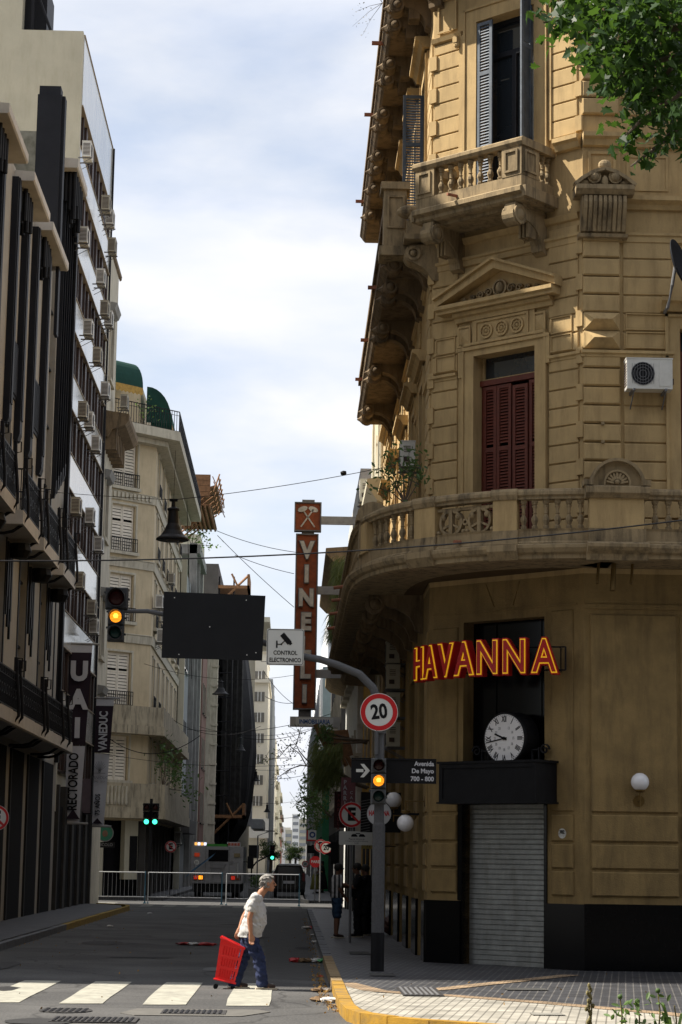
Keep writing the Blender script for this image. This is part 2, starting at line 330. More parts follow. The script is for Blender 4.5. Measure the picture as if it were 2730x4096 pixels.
# ============================================================ GROUND
def ground_mat():
    M = bpy.data.materials.new('asphalt'); M.use_nodes = True; n = M.node_tree; b = n.nodes['Principled BSDF']; L = n.links
    t = n.nodes.new('ShaderNodeTexCoord')
    a = n.nodes.new('ShaderNodeTexNoise'); a.inputs['Scale'].default_value = .5; a.inputs['Detail'].default_value = 7; L.new(t.outputs['Object'], a.inputs[0])
    c = n.nodes.new('ShaderNodeTexNoise'); c.inputs['Scale'].default_value = 28; c.inputs['Detail'].default_value = 4; L.new(t.outputs['Object'], c.inputs[0])
    ad = n.nodes.new('ShaderNodeMath'); ad.operation = 'ADD'; L.new(a.outputs[0], ad.inputs[0]); L.new(c.outputs[0], ad.inputs[1])
    r = n.nodes.new('ShaderNodeValToRGB'); r.color_ramp.elements[0].position = .38; r.color_ramp.elements[1].position = .62; r.color_ramp.elements[0].color = (.030, .0295, .030, 1); r.color_ramp.elements[1].color = (.088, .086, .083, 1)
    hf = n.nodes.new('ShaderNodeMath'); hf.operation = 'MULTIPLY'; hf.inputs[1].default_value = .5; L.new(ad.outputs[0], hf.inputs[0]); L.new(hf.outputs[0], r.inputs[0])
    vo = n.nodes.new('ShaderNodeTexVoronoi'); vo.feature = 'DISTANCE_TO_EDGE'; vo.inputs['Scale'].default_value = .42
    wv = n.nodes.new('ShaderNodeVectorMath'); wv.operation = 'MULTIPLY_ADD'; wv.inputs[1].default_value = (1.1, 1.1, 0); L.new(a.outputs['Color'], wv.inputs[0]); L.new(t.outputs['Object'], wv.inputs[2]); L.new(wv.outputs[0], vo.inputs['Vector'])
    cr = n.nodes.new('ShaderNodeMapRange'); cr.inputs[1].default_value = .0; cr.inputs[2].default_value = .018; cr.inputs[3].default_value = .45; cr.inputs[4].default_value = 1.; L.new(vo.outputs['Distance'], cr.inputs[0])
    ms = n.nodes.new('ShaderNodeVectorMath'); ms.operation = 'SCALE'; L.new(r.outputs[0], ms.inputs[0]); L.new(cr.outputs[0], ms.inputs['Scale'])
    L.new(ms.outputs[0], b.inputs['Base Color']); b.inputs['Roughness'].default_value = .9
    bp = n.nodes.new('ShaderNodeBump'); bp.inputs['Strength'].default_value = .6; bp.inputs['Distance'].default_value = .02; L.new(c.outputs[0], bp.inputs['Height']); L.new(bp.outputs[0], b.inputs['Normal'])
    return M
def tile_mat(name, c1, c2, sx=9., rough=.6, dark=.5):
    M = bpy.data.materials.new(name); M.use_nodes = True; n = M.node_tree; b = n.nodes['Principled BSDF']; L = n.links
    t = n.nodes.new('ShaderNodeTexCoord'); mpn = n.nodes.new('ShaderNodeMapping'); mpn.inputs['Rotation'].default_value = (0, 0, math.radians(9)); L.new(t.outputs['Object'], mpn.inputs[0])
    sp = n.nodes.new('ShaderNodeSeparateXYZ'); L.new(mpn.outputs[0], sp.inputs[0])
    fs = []
    for ax, f, wd in (('X', sx, .84), ('Y', 2.5, .965)):
        mu = n.nodes.new('ShaderNodeMath'); mu.operation = 'MULTIPLY'; mu.inputs[1].default_value = f; L.new(sp.outputs[ax], mu.inputs[0])
        fr = n.nodes.new('ShaderNodeMath'); fr.operation = 'FRACT'; L.new(mu.outputs[0], fr.inputs[0])
        gt = n.nodes.new('ShaderNodeMath'); gt.operation = 'GREATER_THAN'; gt.inputs[1].default_value = wd; L.new(fr.outputs[0], gt.inputs[0]); fs.append(gt)
    mxm = n.nodes.new('ShaderNodeMath'); mxm.operation = 'MAXIMUM'; L.new(fs[0].outputs[0], mxm.inputs[0]); L.new(fs[1].outputs[0], mxm.inputs[1])
    no = n.nodes.new('ShaderNodeTexNoise'); no.inputs['Scale'].default_value = 2.5; no.inputs['Detail'].default_value = 7; L.new(t.outputs['Object'], no.inputs[0])
    mr = n.nodes.new('ShaderNodeMapRange'); mr.inputs[1].default_value = .3; mr.inputs[2].default_value = .7; mr.inputs[3].default_value = .55; mr.inputs[4].default_value = 1.3; L.new(no.outputs[0], mr.inputs[0])
    mi = n.nodes.new('ShaderNodeMix'); mi.data_type = 'RGBA'; mi.inputs['A'].default_value = (*c1, 1); mi.inputs['B'].default_value = (*c2, 1); L.new(mxm.outputs[0], mi.inputs['Factor'])
    sc = n.nodes.new('ShaderNodeVectorMath'); sc.operation = 'SCALE'; L.new(mi.outputs['Result'], sc.inputs[0]); L.new(mr.outputs[0], sc.inputs['Scale'])
    L.new(sc.outputs[0], b.inputs['Base Color']); b.inputs['Roughness'].default_value = rough
    return M
ASPH = ground_mat()
tag(MB().add([(-600, -60, 0), (600, -60, 0), (600, 3000, 0), (-600, 3000, 0)], [(0, 1, 2, 3)]).build('ground', mat('far_ground', (.09, .09, .085), .9)), kind='structure')
tag(MB().add([(-60, -30, .004), (60, -30, .004), (60, 34, .004), (.8, 40, .004), (.8, 300, .004), (-6.1, 300, .004), (-6.1, 40, .004), (-60, 34, .004)], [tuple(range(8))]).build('road', ASPH), kind='structure')
tag(MB().add([(-60, 79, .006), (60, 79, .006), (60, 96, .006), (-60, 96, .006)], [(0, 1, 2, 3)]).build('cross_road', ASPH), kind='structure')
PATCH = mat('asphalt_patch', (.045, .044, .0435), .9, .2, 3, .5)
tag(MB().add([(-.35, 34.5, .008), (.55, 34.3, .008), (.6, 79, .008), (-.75, 79, .008), (-.6, 52, .008), (-.42, 42, .008)], [tuple(range(6))]).build('road_patch', PATCH), kind='structure')
TILED = tile_mat('dark_grooved_tiles', (.035, .036, .041), (.105, .10, .095), 9)
TILEC = tile_mat('cream_grooved_tiles', (.31, .29, .245), (.13, .12, .10), 9, .8)
TILET = tile_mat('tan_tiles', (.25, .175, .105), (.14, .10, .06), 16, .85)
SW = .13
kc = [(.68, 79), (.66, 40), (.66, 34), (.66, 28.6), (.67, 26.8), (.72, 25.8), (.86, 25.1), (1.15, 24.6), (1.6, 24.15), (2.1, 23.75), (3.2, 23.0), (6, 21.8), (30, 20)]
poly = [(x + .16 * (1 if y > 25.5 else .5), y + (.16 if y < 26 else 0)) for x, y in kc]
tag(MB().hp(poly + [(30, 79), ], .004, SW).build('pavement', TILED), kind='structure')
# cream corner area laid as a thin sheet over the dark paving
cream = [(.84, 31.2), (.84, 28.7), (.85, 26.8), (.95, 25.6), (1.25, 24.85), (1.9, 24.15), (2.6, 23.6), (3.6, 22.95), (6.2, 21.9), (9, 20.9), (9, 22.5), (5.0, 24.3), (4.55, 25.7), (4.1, 26.3), (3.2, 27.5), (2.2, 28.6), (1.72, 28.9), (1.22, 29.3)]
tag(MB().add([(x, y, SW + .004) for x, y in cream], [tuple(range(len(cream)))]).build('cream_pavement', TILEC), kind='structure')
def band(name, pts, w, mt, z):
    mb = MB(); P = []
    for i, (x, y) in enumerate(pts):
        a = Vector(pts[max(i - 1, 0)]); b = Vector(pts[min(i + 1, len(pts) - 1)]); d = (b - a).normalized(); q = Vector((-d.y, d.x)) * w / 2
        P += [(x + q.x, y + q.y, z), (x - q.x, y - q.y, z)]
    mb.add(P, [(2 * i, 2 * i + 1, 2 * i + 3, 2 * i + 2) for i in range(len(pts) - 1)]); return tag(mb.build(name, mt), kind='structure')
band('tan_border', [(.84, 31.5), (1.22, 29.7), (1.72, 29.15), (2.2, 28.85), (3.2, 27.8), (4.15, 26.55), (4.65, 25.9), (5.2, 24.4), (9, 22.6)], .34, TILET, SW + .008)
band('tan_ramp_border', [(1.75, 29.7), (2.2, 30.3), (2.9, 31.6), (3.6, 32.8), (4.6, 34.6)], .30, TILET, SW + .010)
DP = mat('dark_road_patch', (.024, .024, .025), .95, .25, 3, .6); OIL = mat('oil_stain', (.018, .017, .017), .6, .3, 2, .2)
for i, (x, y, w, h, m_) in enumerate([(-3.6, 41, 1.5, .5, DP), (-1.6, 52, 1.3, 1.1, DP), (-4.6, 47, .9, 2.2, PATCH), (-2.2, 62, 1.6, 1.0, DP), (-4.3, 30.5, .45, 1.2, OIL), (-1.5, 36.5, .35, 1.6, OIL), (-3.3, 24.6, .9, 1.0, DP), (.1, 46, .5, 1.3, DP), (-5.2, 36, .5, 3.0, PATCH)]):
    P = [(x + w / 2 + w / 2 * math.cos(a) * ru(.75, 1.1), y + h / 2 + h / 2 * math.sin(a) * ru(.75, 1.1), .0105 + .0006 * i) for a in [k * .5 for k in range(12)]]
    tag(MB().add(P, [tuple(range(12))]).build('road_stain' if m_ is OIL else 'road_repair', m_), kind='structure')
for i, (x, y, w, h) in enumerate([(1.3, 33.4, .4, .8), (3.1, 30.2, .6, .5), (5.2, 27.4, .8, .6), (2.9, 25.3, .4, .4), (4.6, 24.3, .6, .5), (1.2, 41, .4, 1.2)]):
    tag(MB().add([(x, y, SW + .0145), (x + w, y + .03, SW + .0145), (x + w - .02, y + h, SW + .0145), (x, y + h, SW + .0145)], [(0, 1, 2, 3)]).build('paving_repair', mat('cement_repair_%s' % ('dark' if i in (0, 1, 5) else 'pale'), (.05, .049, .046) if i in (0, 1, 5) else (.20, .19, .165), .95, .3, 5, .4)), kind='structure')
# kerbs
def kerb(name, pts, w, mts, z1, split=None):
    mb = MB()
    for i in range(len(pts) - 1):
        a, b = Vector(pts[i]), Vector(pts[i + 1]); L = (b - a).length; d = (b - a) / L; q = Vector((d.y, -d.x)) * w; k = max(1, int(L / .9)) if L < 60 else 40
        for j in range(k):
            p0 = a + d * (L * j / k + .006); p1 = a + d * (L * (j + 1) / k - .006); dz = ru(-.006, .006); cc = (split or (lambda y, x: 0))(p0.y, p0.x)
            mb.hp([(p0.x, p0.y), (p1.x, p1.y), (p1.x - q.x, p1.y - q.y), (p0.x - q.x, p0.y - q.y)], .004, z1 + dz, cc)
    return tag(mb.build(name, mts), kind='structure')
kerb('kerb', kc, .165, [KERB, KERBT, YEL], SW + .02, lambda y, x: 0 if y > 40.5 else (1 if y > 32.8 else 2))
lk = [(-5.93, 60), (-5.93, 78), (-6.1, 80), (-6.6, 81.6), (-7.4, 82.5), (-12, 82.8)]
tag(MB().hp([(-5.93 - .14, 34.5), (-5.93 - .14, 78), (-6.25, 80), (-6.75, 81.5), (-7.5, 82.3), (-12, 82.6), (-30, 82.6), (-30, 34.5)], .004, SW).build('left_pavement', TILED), kind='structure')
kerb('left_kerb', [(-5.93, 34.5), (-5.93, 56)], -.15, [KERB], SW + .02)
kerb('yellow_kerb', [(-5.93, 56), (-5.93, 78), (-6.1, 80), (-6.6, 81.6), (-7.4, 82.4)], -.15, [YELD], SW + .03)
tag(MB().hp([(.95, 95.5), (.8, 97), (.8, 300), (30, 300), (30, 95)], .004, SW).build('far_pavement', TILED), kind='structure')
kerb('far_kerb', [(.9, 95.2), (.72, 97), (.72, 150)], .16, [mat('pale_kerb', (.35, .33, .29))], SW + .02)
tag(MB().hp([(-5.7, 97), (-5.7, 300), (-30, 300), (-30, 97)], .004, SW).build('far_left_pavement', TILED), kind='structure')
# markings
tag_g = 'zebra stripes across the street mouth'
for i in range(5):
    x = -.79 - 1.09 * i; mb = MB(); j = [ru(-.02, .02) for _ in range(8)]
    P = [(x, 28.15), (x + .18, 28.18 + j[0] * 2), (x + .56, 28.25), (x + .56 + j[1], 29.5), (x + .57, 31 + j[2]), (x + .58, 33.2), (x + .3, 33.25), (x + .02, 33.2), (x + j[3], 31), (x + j[4], 29.6)]
    mb.add([(a, b, .012) for a, b in P], [tuple(range(10))]); tag(mb.build('zebra_stripe', PAINTW), kind='structure')
for i in range(8):
    x = -5.9 + i * .92; mb = MB(); mb.add([(x, 84.0, .012), (x + .46, 84.1, .012), (x + .46, 87.3, .012), (x, 87.2, .012)], [(0, 1, 2, 3)]); tag(mb.build('far_zebra_stripe', PAINTF), kind='structure')
for i in range(4):
    mb = MB(); mb.add([(-12, 86 + i * 1.3, .012), (-7.2, 86 + i * 1.3, .012), (-7.2, 86.6 + i * 1.3, .012), (-12, 86.6 + i * 1.3, .012)], [(0, 1, 2, 3)]); tag(mb.build('side_zebra_stripe', PAINTW), kind='structure')
# drains, manholes
IRONM = mat('cast_iron_cover', (.035, .033, .032), .6, .3, 12, .4)
for (x, y, rx, ry, lab) in ((-2.75, 26.9, .33, .42, 'oval iron manhole cover in the asphalt below the second zebra stripe'),):
    t = T('manhole_cover', (x, y, 0), lab, 'manhole'); mb = MB(); mb.hp([(x + rx * math.cos(a * .3), y + ry * math.sin(a * .3)) for a in range(21)], .004, .016); mb.build('lid', IRONM, t)
    mb = MB(); P = []; 
    for i in range(-3, 4): mb.w(x - .02 + i * .08, x + .02 + i * .08, y - .3, y + .3, .016, .022)
    mb.build('grate', IRON, t)
for (x0, x1, y0, y1, lab, fr_) in ((-2.75, -1.75, 25.0, 25.75, 'long slotted drain grate at the bottom edge of the road', 0), (-1.55, -.75, 26.5, 27.2, 'drain grate set in a pale concrete patch below the third zebra stripe', 1), (1.55, 2.1, 28.6, 30.4, 'ribbed steel access lid on the pavement beside the pole foot', 2)):
    z = SW + .012 if fr_ == 2 else .012
    t = T('drain_grate', (x0, y0, 0), lab, 'drain cover')
    if fr_ == 1: MB().hp([(x0 - .5, y0 + .1), (x0 - .3, y0 - .25), (x1 + .2, y0 - .2), (x1 + .55, y1 - .1), (x1 + .4, y1 + .25), (x0 - .35, y1 + .2)], .005, .014).build('patch', mat('pale_patch', (.11, .105, .095), .95, .2, 4), t)
    MB().w(x0, x1, y0, y1, z - .008, z + .008).build('frame', IRONM, t)
    mb = MB(); k = int((x1 - x0) / .07)
    for i in range(k): mb.w(x0 + .03 + i * (x1 - x0 - .05) / k, x0 + .06 + i * (x1 - x0 - .05) / k, y0 + .05, y1 - .05, z + .008, z + .016)
    mb.build('bars', MGREY if fr_ == 2 else IRON, t)
# ============================================================ RIGHT CORNER BUILDING
HB = 22.4
cb = T('corner_building', (3.8, 37.3, 0), 'ochre stucco corner building with curved balustrade balcony and grey roller shutter on its angled corner', 'building')
SU0, SU1 = 38.45, 58.2; AU1 = 16.
# --- wall openings
chh = [(.80, 2.60, 0, 6.2), (1.04, 2.43, 7.26, 11.12), (1.08, 2.42, 13.9, 17.62)]
avh = [(1.72, 2.75, 7.9, 11.3), (1.72, 2.75, 14.9, 17.9), (4.6, 5.8, 7.9, 11.3), (4.6, 5.8, 14.9, 17.9), (3.4, 5.9, 1.3, 5.4)]
sdb = [(40.0, 41.35), (42.85, 44.05), (46.1, 47.3), (50.0, 51.2), (54.2, 55.4)]
sdh = [(a, b, 7.3, 11.2) for a, b in sdb] + [(a, b, 13.95, 17.6) for a, b in sdb] + [(39.45, 41.2, 0, 5.6), (42.6, 44.5, 0, 5.6), (46, 48, 0, 5.6), (50, 52, 0, 5.6), (54, 56, 0, 5.6)]
mb = MB(); mb.c = 1
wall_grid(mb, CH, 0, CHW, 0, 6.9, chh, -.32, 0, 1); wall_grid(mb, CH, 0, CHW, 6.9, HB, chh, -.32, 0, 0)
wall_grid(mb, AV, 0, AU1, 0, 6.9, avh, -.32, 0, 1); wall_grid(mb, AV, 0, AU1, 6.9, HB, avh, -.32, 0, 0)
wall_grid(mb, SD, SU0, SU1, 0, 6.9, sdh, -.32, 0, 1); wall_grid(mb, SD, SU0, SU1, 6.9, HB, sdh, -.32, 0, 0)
mb.w(2.5, 21, 58.2, 58.5, 0, HB, 0); mb.w(20.7, 21, 36.2, 58.3, 0, HB, 0)
mb.build('wall', [STU, STUG], cb)
mb = MB(); mb.hp([(2.86, 38.8), (5.2, 36.5), (20.6, 36.5), (20.6, 58.1), (2.86, 58.1)], HB - .3, HB); mb.build('roof', TRIM, cb)
mb = MB(); mb.box(CH, -.1, CHW + .1, .01, HB - .4, -.62, -.5); mb.box(SD, 38.8, 58, .01, HB - .4, -.62, -.5); mb.box(AV, .3, AU1 - .5, .01, HB - .4, -.62, -.5); mb.build('dark_interior', DARKIN, cb)
# --- granite plinth
mb = MB(); mb.box(CH, -.04, .78, 0, 1.23, .003, .05); mb.box(CH, .78, .80, 0, 3.1, -.3, .02); mb.box(CH, .70, .78, 1.24, 3.1, -.02, .02); mb.cut(); mb.box(CH, 2.62, CHW + .02, 0, 1.23, .003, .05); mb.box(CH, 2.60, 2.66, 0, 3.1, -.3, .03); mb.cut(); mb.box(AV, -.02, 1.62, 0, 1.24, .003, .05); mb.cut(); mb.box(AV, 1.625, AU1, 0, 1.24, .003, .05)
for a, b in ((38.4, 39.45), (41.2, 42.6), (44.5, 46), (48, 50), (52, 54), (56, 58.2)): mb.cut(); mb.box(SD, a, b, 0, 1.2, .003, .05)
mb.parts('granite_plinth', GRANITE, cb)
# --- ground-floor raised blocks
mb = MB()
rows = [(1.37, 1.78), (1.83, 2.24), (2.29, 2.74)]
for z0, z1 in rows:
    mb.bblock(CH, .10, .68, z0, z1, -.01, .045); mb.cut(); mb.bblock(CH, 2.76, 3.22, z0, z1, -.01, .045); mb.cut(); mb.bblock(AV, .11, 1.60, z0, z1, -.01, .045); mb.cut(); mb.bblock(AV, 1.66, 3.3, z0, z1, -.01, .045); mb.cut()
    for a, b in ((38.56, 39.4), (41.3, 42.5), (44.6, 45.9), (48.1, 49.9), (52.1, 53.9)): mb.bblock(SD, a, b, z0, z1, -.01, .035)
mb.bblock(CH, .10, .68, 2.80, 6.12, -.01, .03, .015); mb.bblock(CH, 2.76, 3.22, 2.80, 6.28, -.01, .03, .015)
mb.bblock(AV, .11, 1.60, 2.79, 6.18, -.01, .042, .015); mb.bblock(AV, 1.66, 3.3, 2.79, 6.18, -.01, .028, .015)
for a, b in ((38.56, 39.4), (41.3, 42.5), (44.6, 45.9), (48.1, 49.9), (52.1, 53.9)): mb.bblock(SD, a, b, 2.8, 6.1, -.01, .03, .015)
mb.prism(CH, [(1.28, 6.86), (1.31, 6.86), (1.50, 6.44), (1.47, 6.44)], 0, .02); mb.prism(CH, [(2.02, 6.86), (2.06, 6.86), (1.92, 6.44), (1.88, 6.44)], 0, .02)
mb.box(AV, 0, AU1, 6.28, 6.36, 0, .03); mb.box(CH, .05, 3.3, 6.36, 6.39, 0, .02)
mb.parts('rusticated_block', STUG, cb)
# --- roller shutter
mb = MB(); z = .03
while z < 2.95:
    h = .088; mb.add([CH.p(.80, z, -.22), CH.p(2.60, z, -.22), CH.p(2.60, z + .014, -.208), CH.p(.80, z + .014, -.208), CH.p(2.60, z + h * .9, -.208), CH.p(.80, z + h * .9, -.208), CH.p(2.60, z + h, -.22), CH.p(.80, z + h, -.22)], [(0, 1, 2, 3), (3, 2, 4, 5), (5, 4, 6, 7)]); z += h
rs = mb.build('roller_shutter', ROLLM, cb)
mb = MB(); mb.box(CH, .80, 2.60, .0, .05, -.24, -.18); mb.box(CH, .80, 2.2, .05, .075, -.20, -.17); mb.build('bottom_rail', MGREY, rs)
mb = MB(); mb.box(CH, .76, 2.88, 2.95, 3.62, .02, .62); mb.box(CH, .72, 2.92, 3.62, 3.66, .0, .66); mb.box(CH, .72, 2.92, 2.92, 2.95, .0, .66)
for a, b, c, d in ((.76, 2.88, 3.54, 3.62), (.76, 2.88, 2.95, 3.01), (.76, .84, 3.01, 3.54), (2.80, 2.88, 3.01, 3.54)): mb.box(CH, a, b, c, d, .62, .64)
mb.build('sign_box', BLACK, cb)
mb = MB(); mb.box(CH, .80, 2.60, 3.66, 6.2, -.34, -.3)
for u in (1.3, 2.3): mb.box(CH, u, u + .03, 3.66, 6.2, -.3, -.28)
mb.build('fanlight', GRANITE, cb)
# --- joints helper: rusticated courses
def courses(mb, fr, u0, u1, z0, z1, st=.335, proud=.035, g=.026, z_off=8.55, b=.012):
    z = z_off - st * math.floor((z_off - z0) / st)
    while z < z1 - .05: mb.bblock(fr, u0, u1, z + g / 2, min(z + st - g / 2, z1), -.01, proud, b); z += st
    mb.cut()
# first floor
mb = MB()
courses(mb, CH, .04, .64, 7.3, 13.2); courses(mb, CH, 2.72, CHW - .08, 7.3, 13.2)
courses(mb, AV, .0, .66, 7.3, 12.9, proud=.075, b=.025); courses(mb, AV, .72, 1.58, 7.3, 12.9, proud=.03)
courses(mb, AV, 2.9, 3.8, 7.3, 12.9); courses(mb, AV, 3.9, 4.4, 7.3, 12.9)
for a, b in zip([38.5] + [b + .32 for a, b in sdb], [a - .32 for a, b in sdb] + [58.2]): courses(mb, SD, a, b, 7.3, 12.9, proud=.04, b=.012)
# second floor
courses(mb, CH, .04, .66, 14.9, 17.4, z_off=15.24, st=.325, proud=.03, g=.022); courses(mb, CH, 2.70, CHW - .08, 14.9, 19, z_off=15.24, st=.325, proud=.03, g=.022)
courses(mb, AV, .0, .66, 14.95, 19, z_off=15.24, st=.325, proud=.075, b=.025); courses(mb, AV, .72, 1.58, 14.95, 19, z_off=15.24, st=.325, proud=.03)
for a, b in zip([38.5] + [b + .32 for a, b in sdb], [a - .32 for a, b in sdb] + [58.2]): courses(mb, SD, a, b, 14.4, 17.6, z_off=15.24, st=.325, proud=.04)
# alternate quoins at the arrises
for i in range(17):
    z = 7.3 + i * .335
    if z > 12.7: break
    if i % 2 == 0: mb.box(CH, -.05, .10, z, z + .29, 0, .07); mb.box(CH, CHW - .11, CHW + .03, z, z + .29, 0, .06)
for i in range(8):
    z = 14.95 + i * .325
    if i % 2 == 0: mb.box(CH, -.05, .12, z, z + .28, 0, .07); mb.box(CH, CHW - .11, CHW + .03, z, z + .28, 0, .06)
mb.parts('rusticated_wall_course', STU, cb)
# --- diamond blocks (pyramidal) and raised panels
mb = MB()
def diamond(fr, u0, u1, z0, z1, n0, h):
    i = min(u1 - u0, z1 - z0) / 2
    P = [fr.p(u0, z0, n0), fr.p(u1, z0, n0), fr.p(u1, z1, n0), fr.p(u0, z1, n0), fr.p(u0 + i, (z0 + z1) / 2, n0 + h), fr.p(u1 - i, (z0 + z1) / 2, n0 + h)]
    mb.add(P, [(0, 1, 5, 4), (1, 2, 5), (2, 3, 4, 5), (3, 0, 4), (3, 2, 1, 0)])
def panel(mb, fr, u0, u1, z0, z1, n, w=.035, h=.025):
    for a, b, c, d in ((u0, u1, z1 - w, z1), (u0, u1, z0, z0 + w), (u0, u0 + w, z0 + w, z1 - w), (u1 - w, u1, z0 + w, z1 - w)): mb.box(fr, a, b, c, d, n, n + h)
for z in (10.92, 11.255): diamond(AV, .02, .65, z, z + .31, .06, .17)
for u0, u1 in ((.68, .98), (2.42, 2.68)): diamond(CH, u0 + .03, u1 - .03, 11.38, 11.66, .07, .05); panel(mb, CH, u0, u1, 11.32, 11.72, .06)
for z in (10.92, 11.255):
    panel(mb, CH, .14, .60, z + .01, z + .31, .03, .02, .03); panel(mb, CH, 2.78, 3.24, z + .01, z + .31, .03, .02, .03); panel(mb, AV, .76, 1.52, z + .01, z + .31, .028, .02, .03)
# string course
SC = [(0, 10.74), (.05, 10.76), (.05, 10.80), (.09, 10.82), (.09, 10.87), (0, 10.89)]
mb.prof(CH, 0, .64, SC); mb.prof(CH, 2.72, CHW, SC); mb.prof(AV, -.04, 1.6, [(n + .04, z) for n, z in SC])
for a, b in zip([38.5] + [b + .3 for a, b in sdb], [a - .3 for a, b in sdb] + [58.2]): mb.prof(SD, a, b, SC)
# door surround, first floor
def surround(mb, fr, u0, u1, z0, z1, w, n=.06, ear=0.):
    mb.box(fr, u0 - w, u0, z0, z1 + w, 0, n); mb.box(fr, u1, u1 + w, z0, z1 + w, 0, n); mb.box(fr, u0, u1, z1, z1 + w, 0, n)
    mb.box(fr, u0 - w, u0 - w + .05, z0, z1 + w, n, n + .03); mb.box(fr, u1 + w - .05, u1 + w, z0, z1 + w, n, n + .03); mb.box(fr, u0 - w, u1 + w, z1 + w - .05, z1 + w, n, n + .03)
surround(mb, CH, 1.04, 2.43, 7.26, 11.12, .26)
for s, u in ((-1, .74), (1, 2.73)): mb.box(CH, min(u, u - s * .0) - .04, u + .04, 10.75, 11.28, 0, .085)
mb.box(CH, .70, 2.77, 11.24, 11.30, 0, .10); mb.box(CH, 1.0, 2.42, 11.30, 11.82, .0, .05)
panel(mb, CH, 1.08, 2.30, 11.34, 11.78, .05, .04, .03)
for k in range(3):
    u = 1.34 + k * .35; mb.ring(CH, u, 11.56, .115, .15, .05, .085, 18); mb.ring(CH, u, 11.56, .06, .08, .05, .075, 12); mb.ball(CH.p(u, 11.56, .06), .035, seg=8, rings=5)
    for a in range(8): mb.bar(CH, (u + .04 * math.cos(a * .785), 11.56 + .04 * math.sin(a * .785)), (u + .11 * math.cos(a * .785), 11.56 + .11 * math.sin(a * .785)), .014, .05, .07)
# entablature and pediment
mb.prof(CH, .62, 2.84, [(0, 11.80), (.08, 11.80), (.10, 11.88), (.16, 11.90), (.18, 11.96), (0, 11.96)])
mb.prof(CH, .30, 2.98, [(0, 11.97), (.26, 11.97), (.26, 12.02), (.32, 12.05), (.32, 12.12), (0, 12.12)])
for s in (0, 1):
    e, c = ((.26, 12.12), (1.64, 12.66)) if s == 0 else ((3.02, 12.12), (1.64, 12.66))
    mb.prism(CH, [e, c, (c[0], c[1] + .15), (e[0], e[1] + .13)], 0, .26); mb.prism(CH, [(e[0], e[1] + .13), (c[0], c[1] + .15), (c[0], c[1] + .20), (e[0], e[1] + .18)], 0, .33)
mb.build('door_surround', STU, cb)
mb = MB()                                                          # tympanum scrolls
mb.ball(CH.p(1.64, 12.33, .05), .1, (.8, .6, 1.15), 10, 7)
mb.ring(CH, 1.64, 12.33, .13, .16, .02, .07, 16)
for s in (-1, 1):
    for k, r in ((1, .09), (2, .075), (3, .055), (4, .04)): mb.spiral(CH, 1.64 + s * (.06 + .19 * k), 12.30 - .02 * k, .02, .075, r, 1.4, .022, flip=s)
mb.build('tympanum_ornament', TRIM, cb)
# first-floor door (maroon shutters) with transom
def shutter(name, fr, u0, u1, z0, z1, n, mt, parent, split=.36, th=.035, slat=.058, mt2=None):
    mb = MB(); w = .065
    zs = z1 - (z1 - z0) * split
    for a, b, c, d in ((u0, u0 + w, z0, z1), (u1 - w, u1, z0, z1), (u0 + w, u1 - w, z1 - w, z1), (u0 + w, u1 - w, z0, z0 + w), (u0 + w, u1 - w, zs - .04, zs + .04)): mb.box(fr, a, b, c, d, n, n + th)
    z = z0 + w
    while z < z1 - w - .02:
        if abs(z - zs) > .05: mb.add([fr.p(u0 + w, z, n + th * .9), fr.p(u1 - w, z, n + th * .9), fr.p(u1 - w, z + slat * .8, n + .004), fr.p(u0 + w, z + slat * .8, n + .004)], [(0, 1, 2, 3)])
        z += slat
    return mb.build(name, mt, parent)
dd = MB(); dd.box(CH, 1.04, 2.43, 10.58, 10.68, -.24, -.14); dd.box(CH, 1.04, 1.10, 7.26, 10.58, -.24, -.2); dr = dd.build('door_frame', SHRED, cb)
for a, b, n in ((1.10, 1.40, -.20), (1.41, 1.74, -.20), (1.80, 2.14, -.16), (2.15, 2.42, -.19)): shutter('shutter_leaf', CH, a, b, 7.26, 10.56 if n != -.16 else 10.50, n, SHRED, dr)
mb = MB(); mb.box(CH, 1.04, 2.43, 10.68, 11.12, -.28, -.26); mb.build('transom_window', GLASS, cb)
mb = MB()
for a, b, c, d in ((1.04, 2.43, 10.68, 10.72), (1.04, 1.09, 10.72, 11.12)): mb.box(CH, a, b, c, d, -.26, -.22)
mb.build('transom_frame', STU, cb)
# --- second floor tall window and open shutters
mb = MB(); surround(mb, CH, 1.08, 2.42, 13.9, 17.62, .30, .07); mb.box(CH, .66, .75, 14.9, 17.45, 0, .06); mb.box(CH, 2.75, 2.80, 14.9, 17.7, 0, .06)
panel(mb, CH, .12, .58, 17.62, 18.3, .02, .04, .03); mb.prof(CH, .0, .72, [(0, 17.42), (.07, 17.44), (.10, 17.52), (0, 17.55)])
mb.prof(CH, .3, 3.2, [(0, 18.3), (.12, 18.3), (.2, 18.45), (.35, 18.5), (.35, 18.6), (0, 18.6)])
mb.box(CH, .58, .68, 17.30, 17.42, .03, .16); mb.ball(CH.p(.64, 17.26, .1), .06, (1, 1, 1.2), 8, 6)
mb.build('tall_window_surround', STU, cb)
wn = MB()
for a, b, c, d in ((1.08, 1.16, 13.9, 17.62), (2.34, 2.42, 13.9, 17.62), (1.71, 1.80, 13.9, 16.9), (1.08, 2.42, 16.9, 17.0), (1.16, 2.34, 17.54, 17.62)): wn.box(CH, a, b, c, d, -.3, -.22)
wn = wn.build('tall_window', DKGREY, cb)
mb = MB(); mb.box(CH, 1.16, 2.34, 13.9, 17.54, -.29, -.28); mb.box(CH, 1.98, 2.3, 17.02, 17.5, -.275, -.27); mb.build('pane', GLASS, wn)
shutter('blue_shutter', CH, 1.09, 1.44, 14.2, 17.58, .02, SHBLU, cb, split=.3)
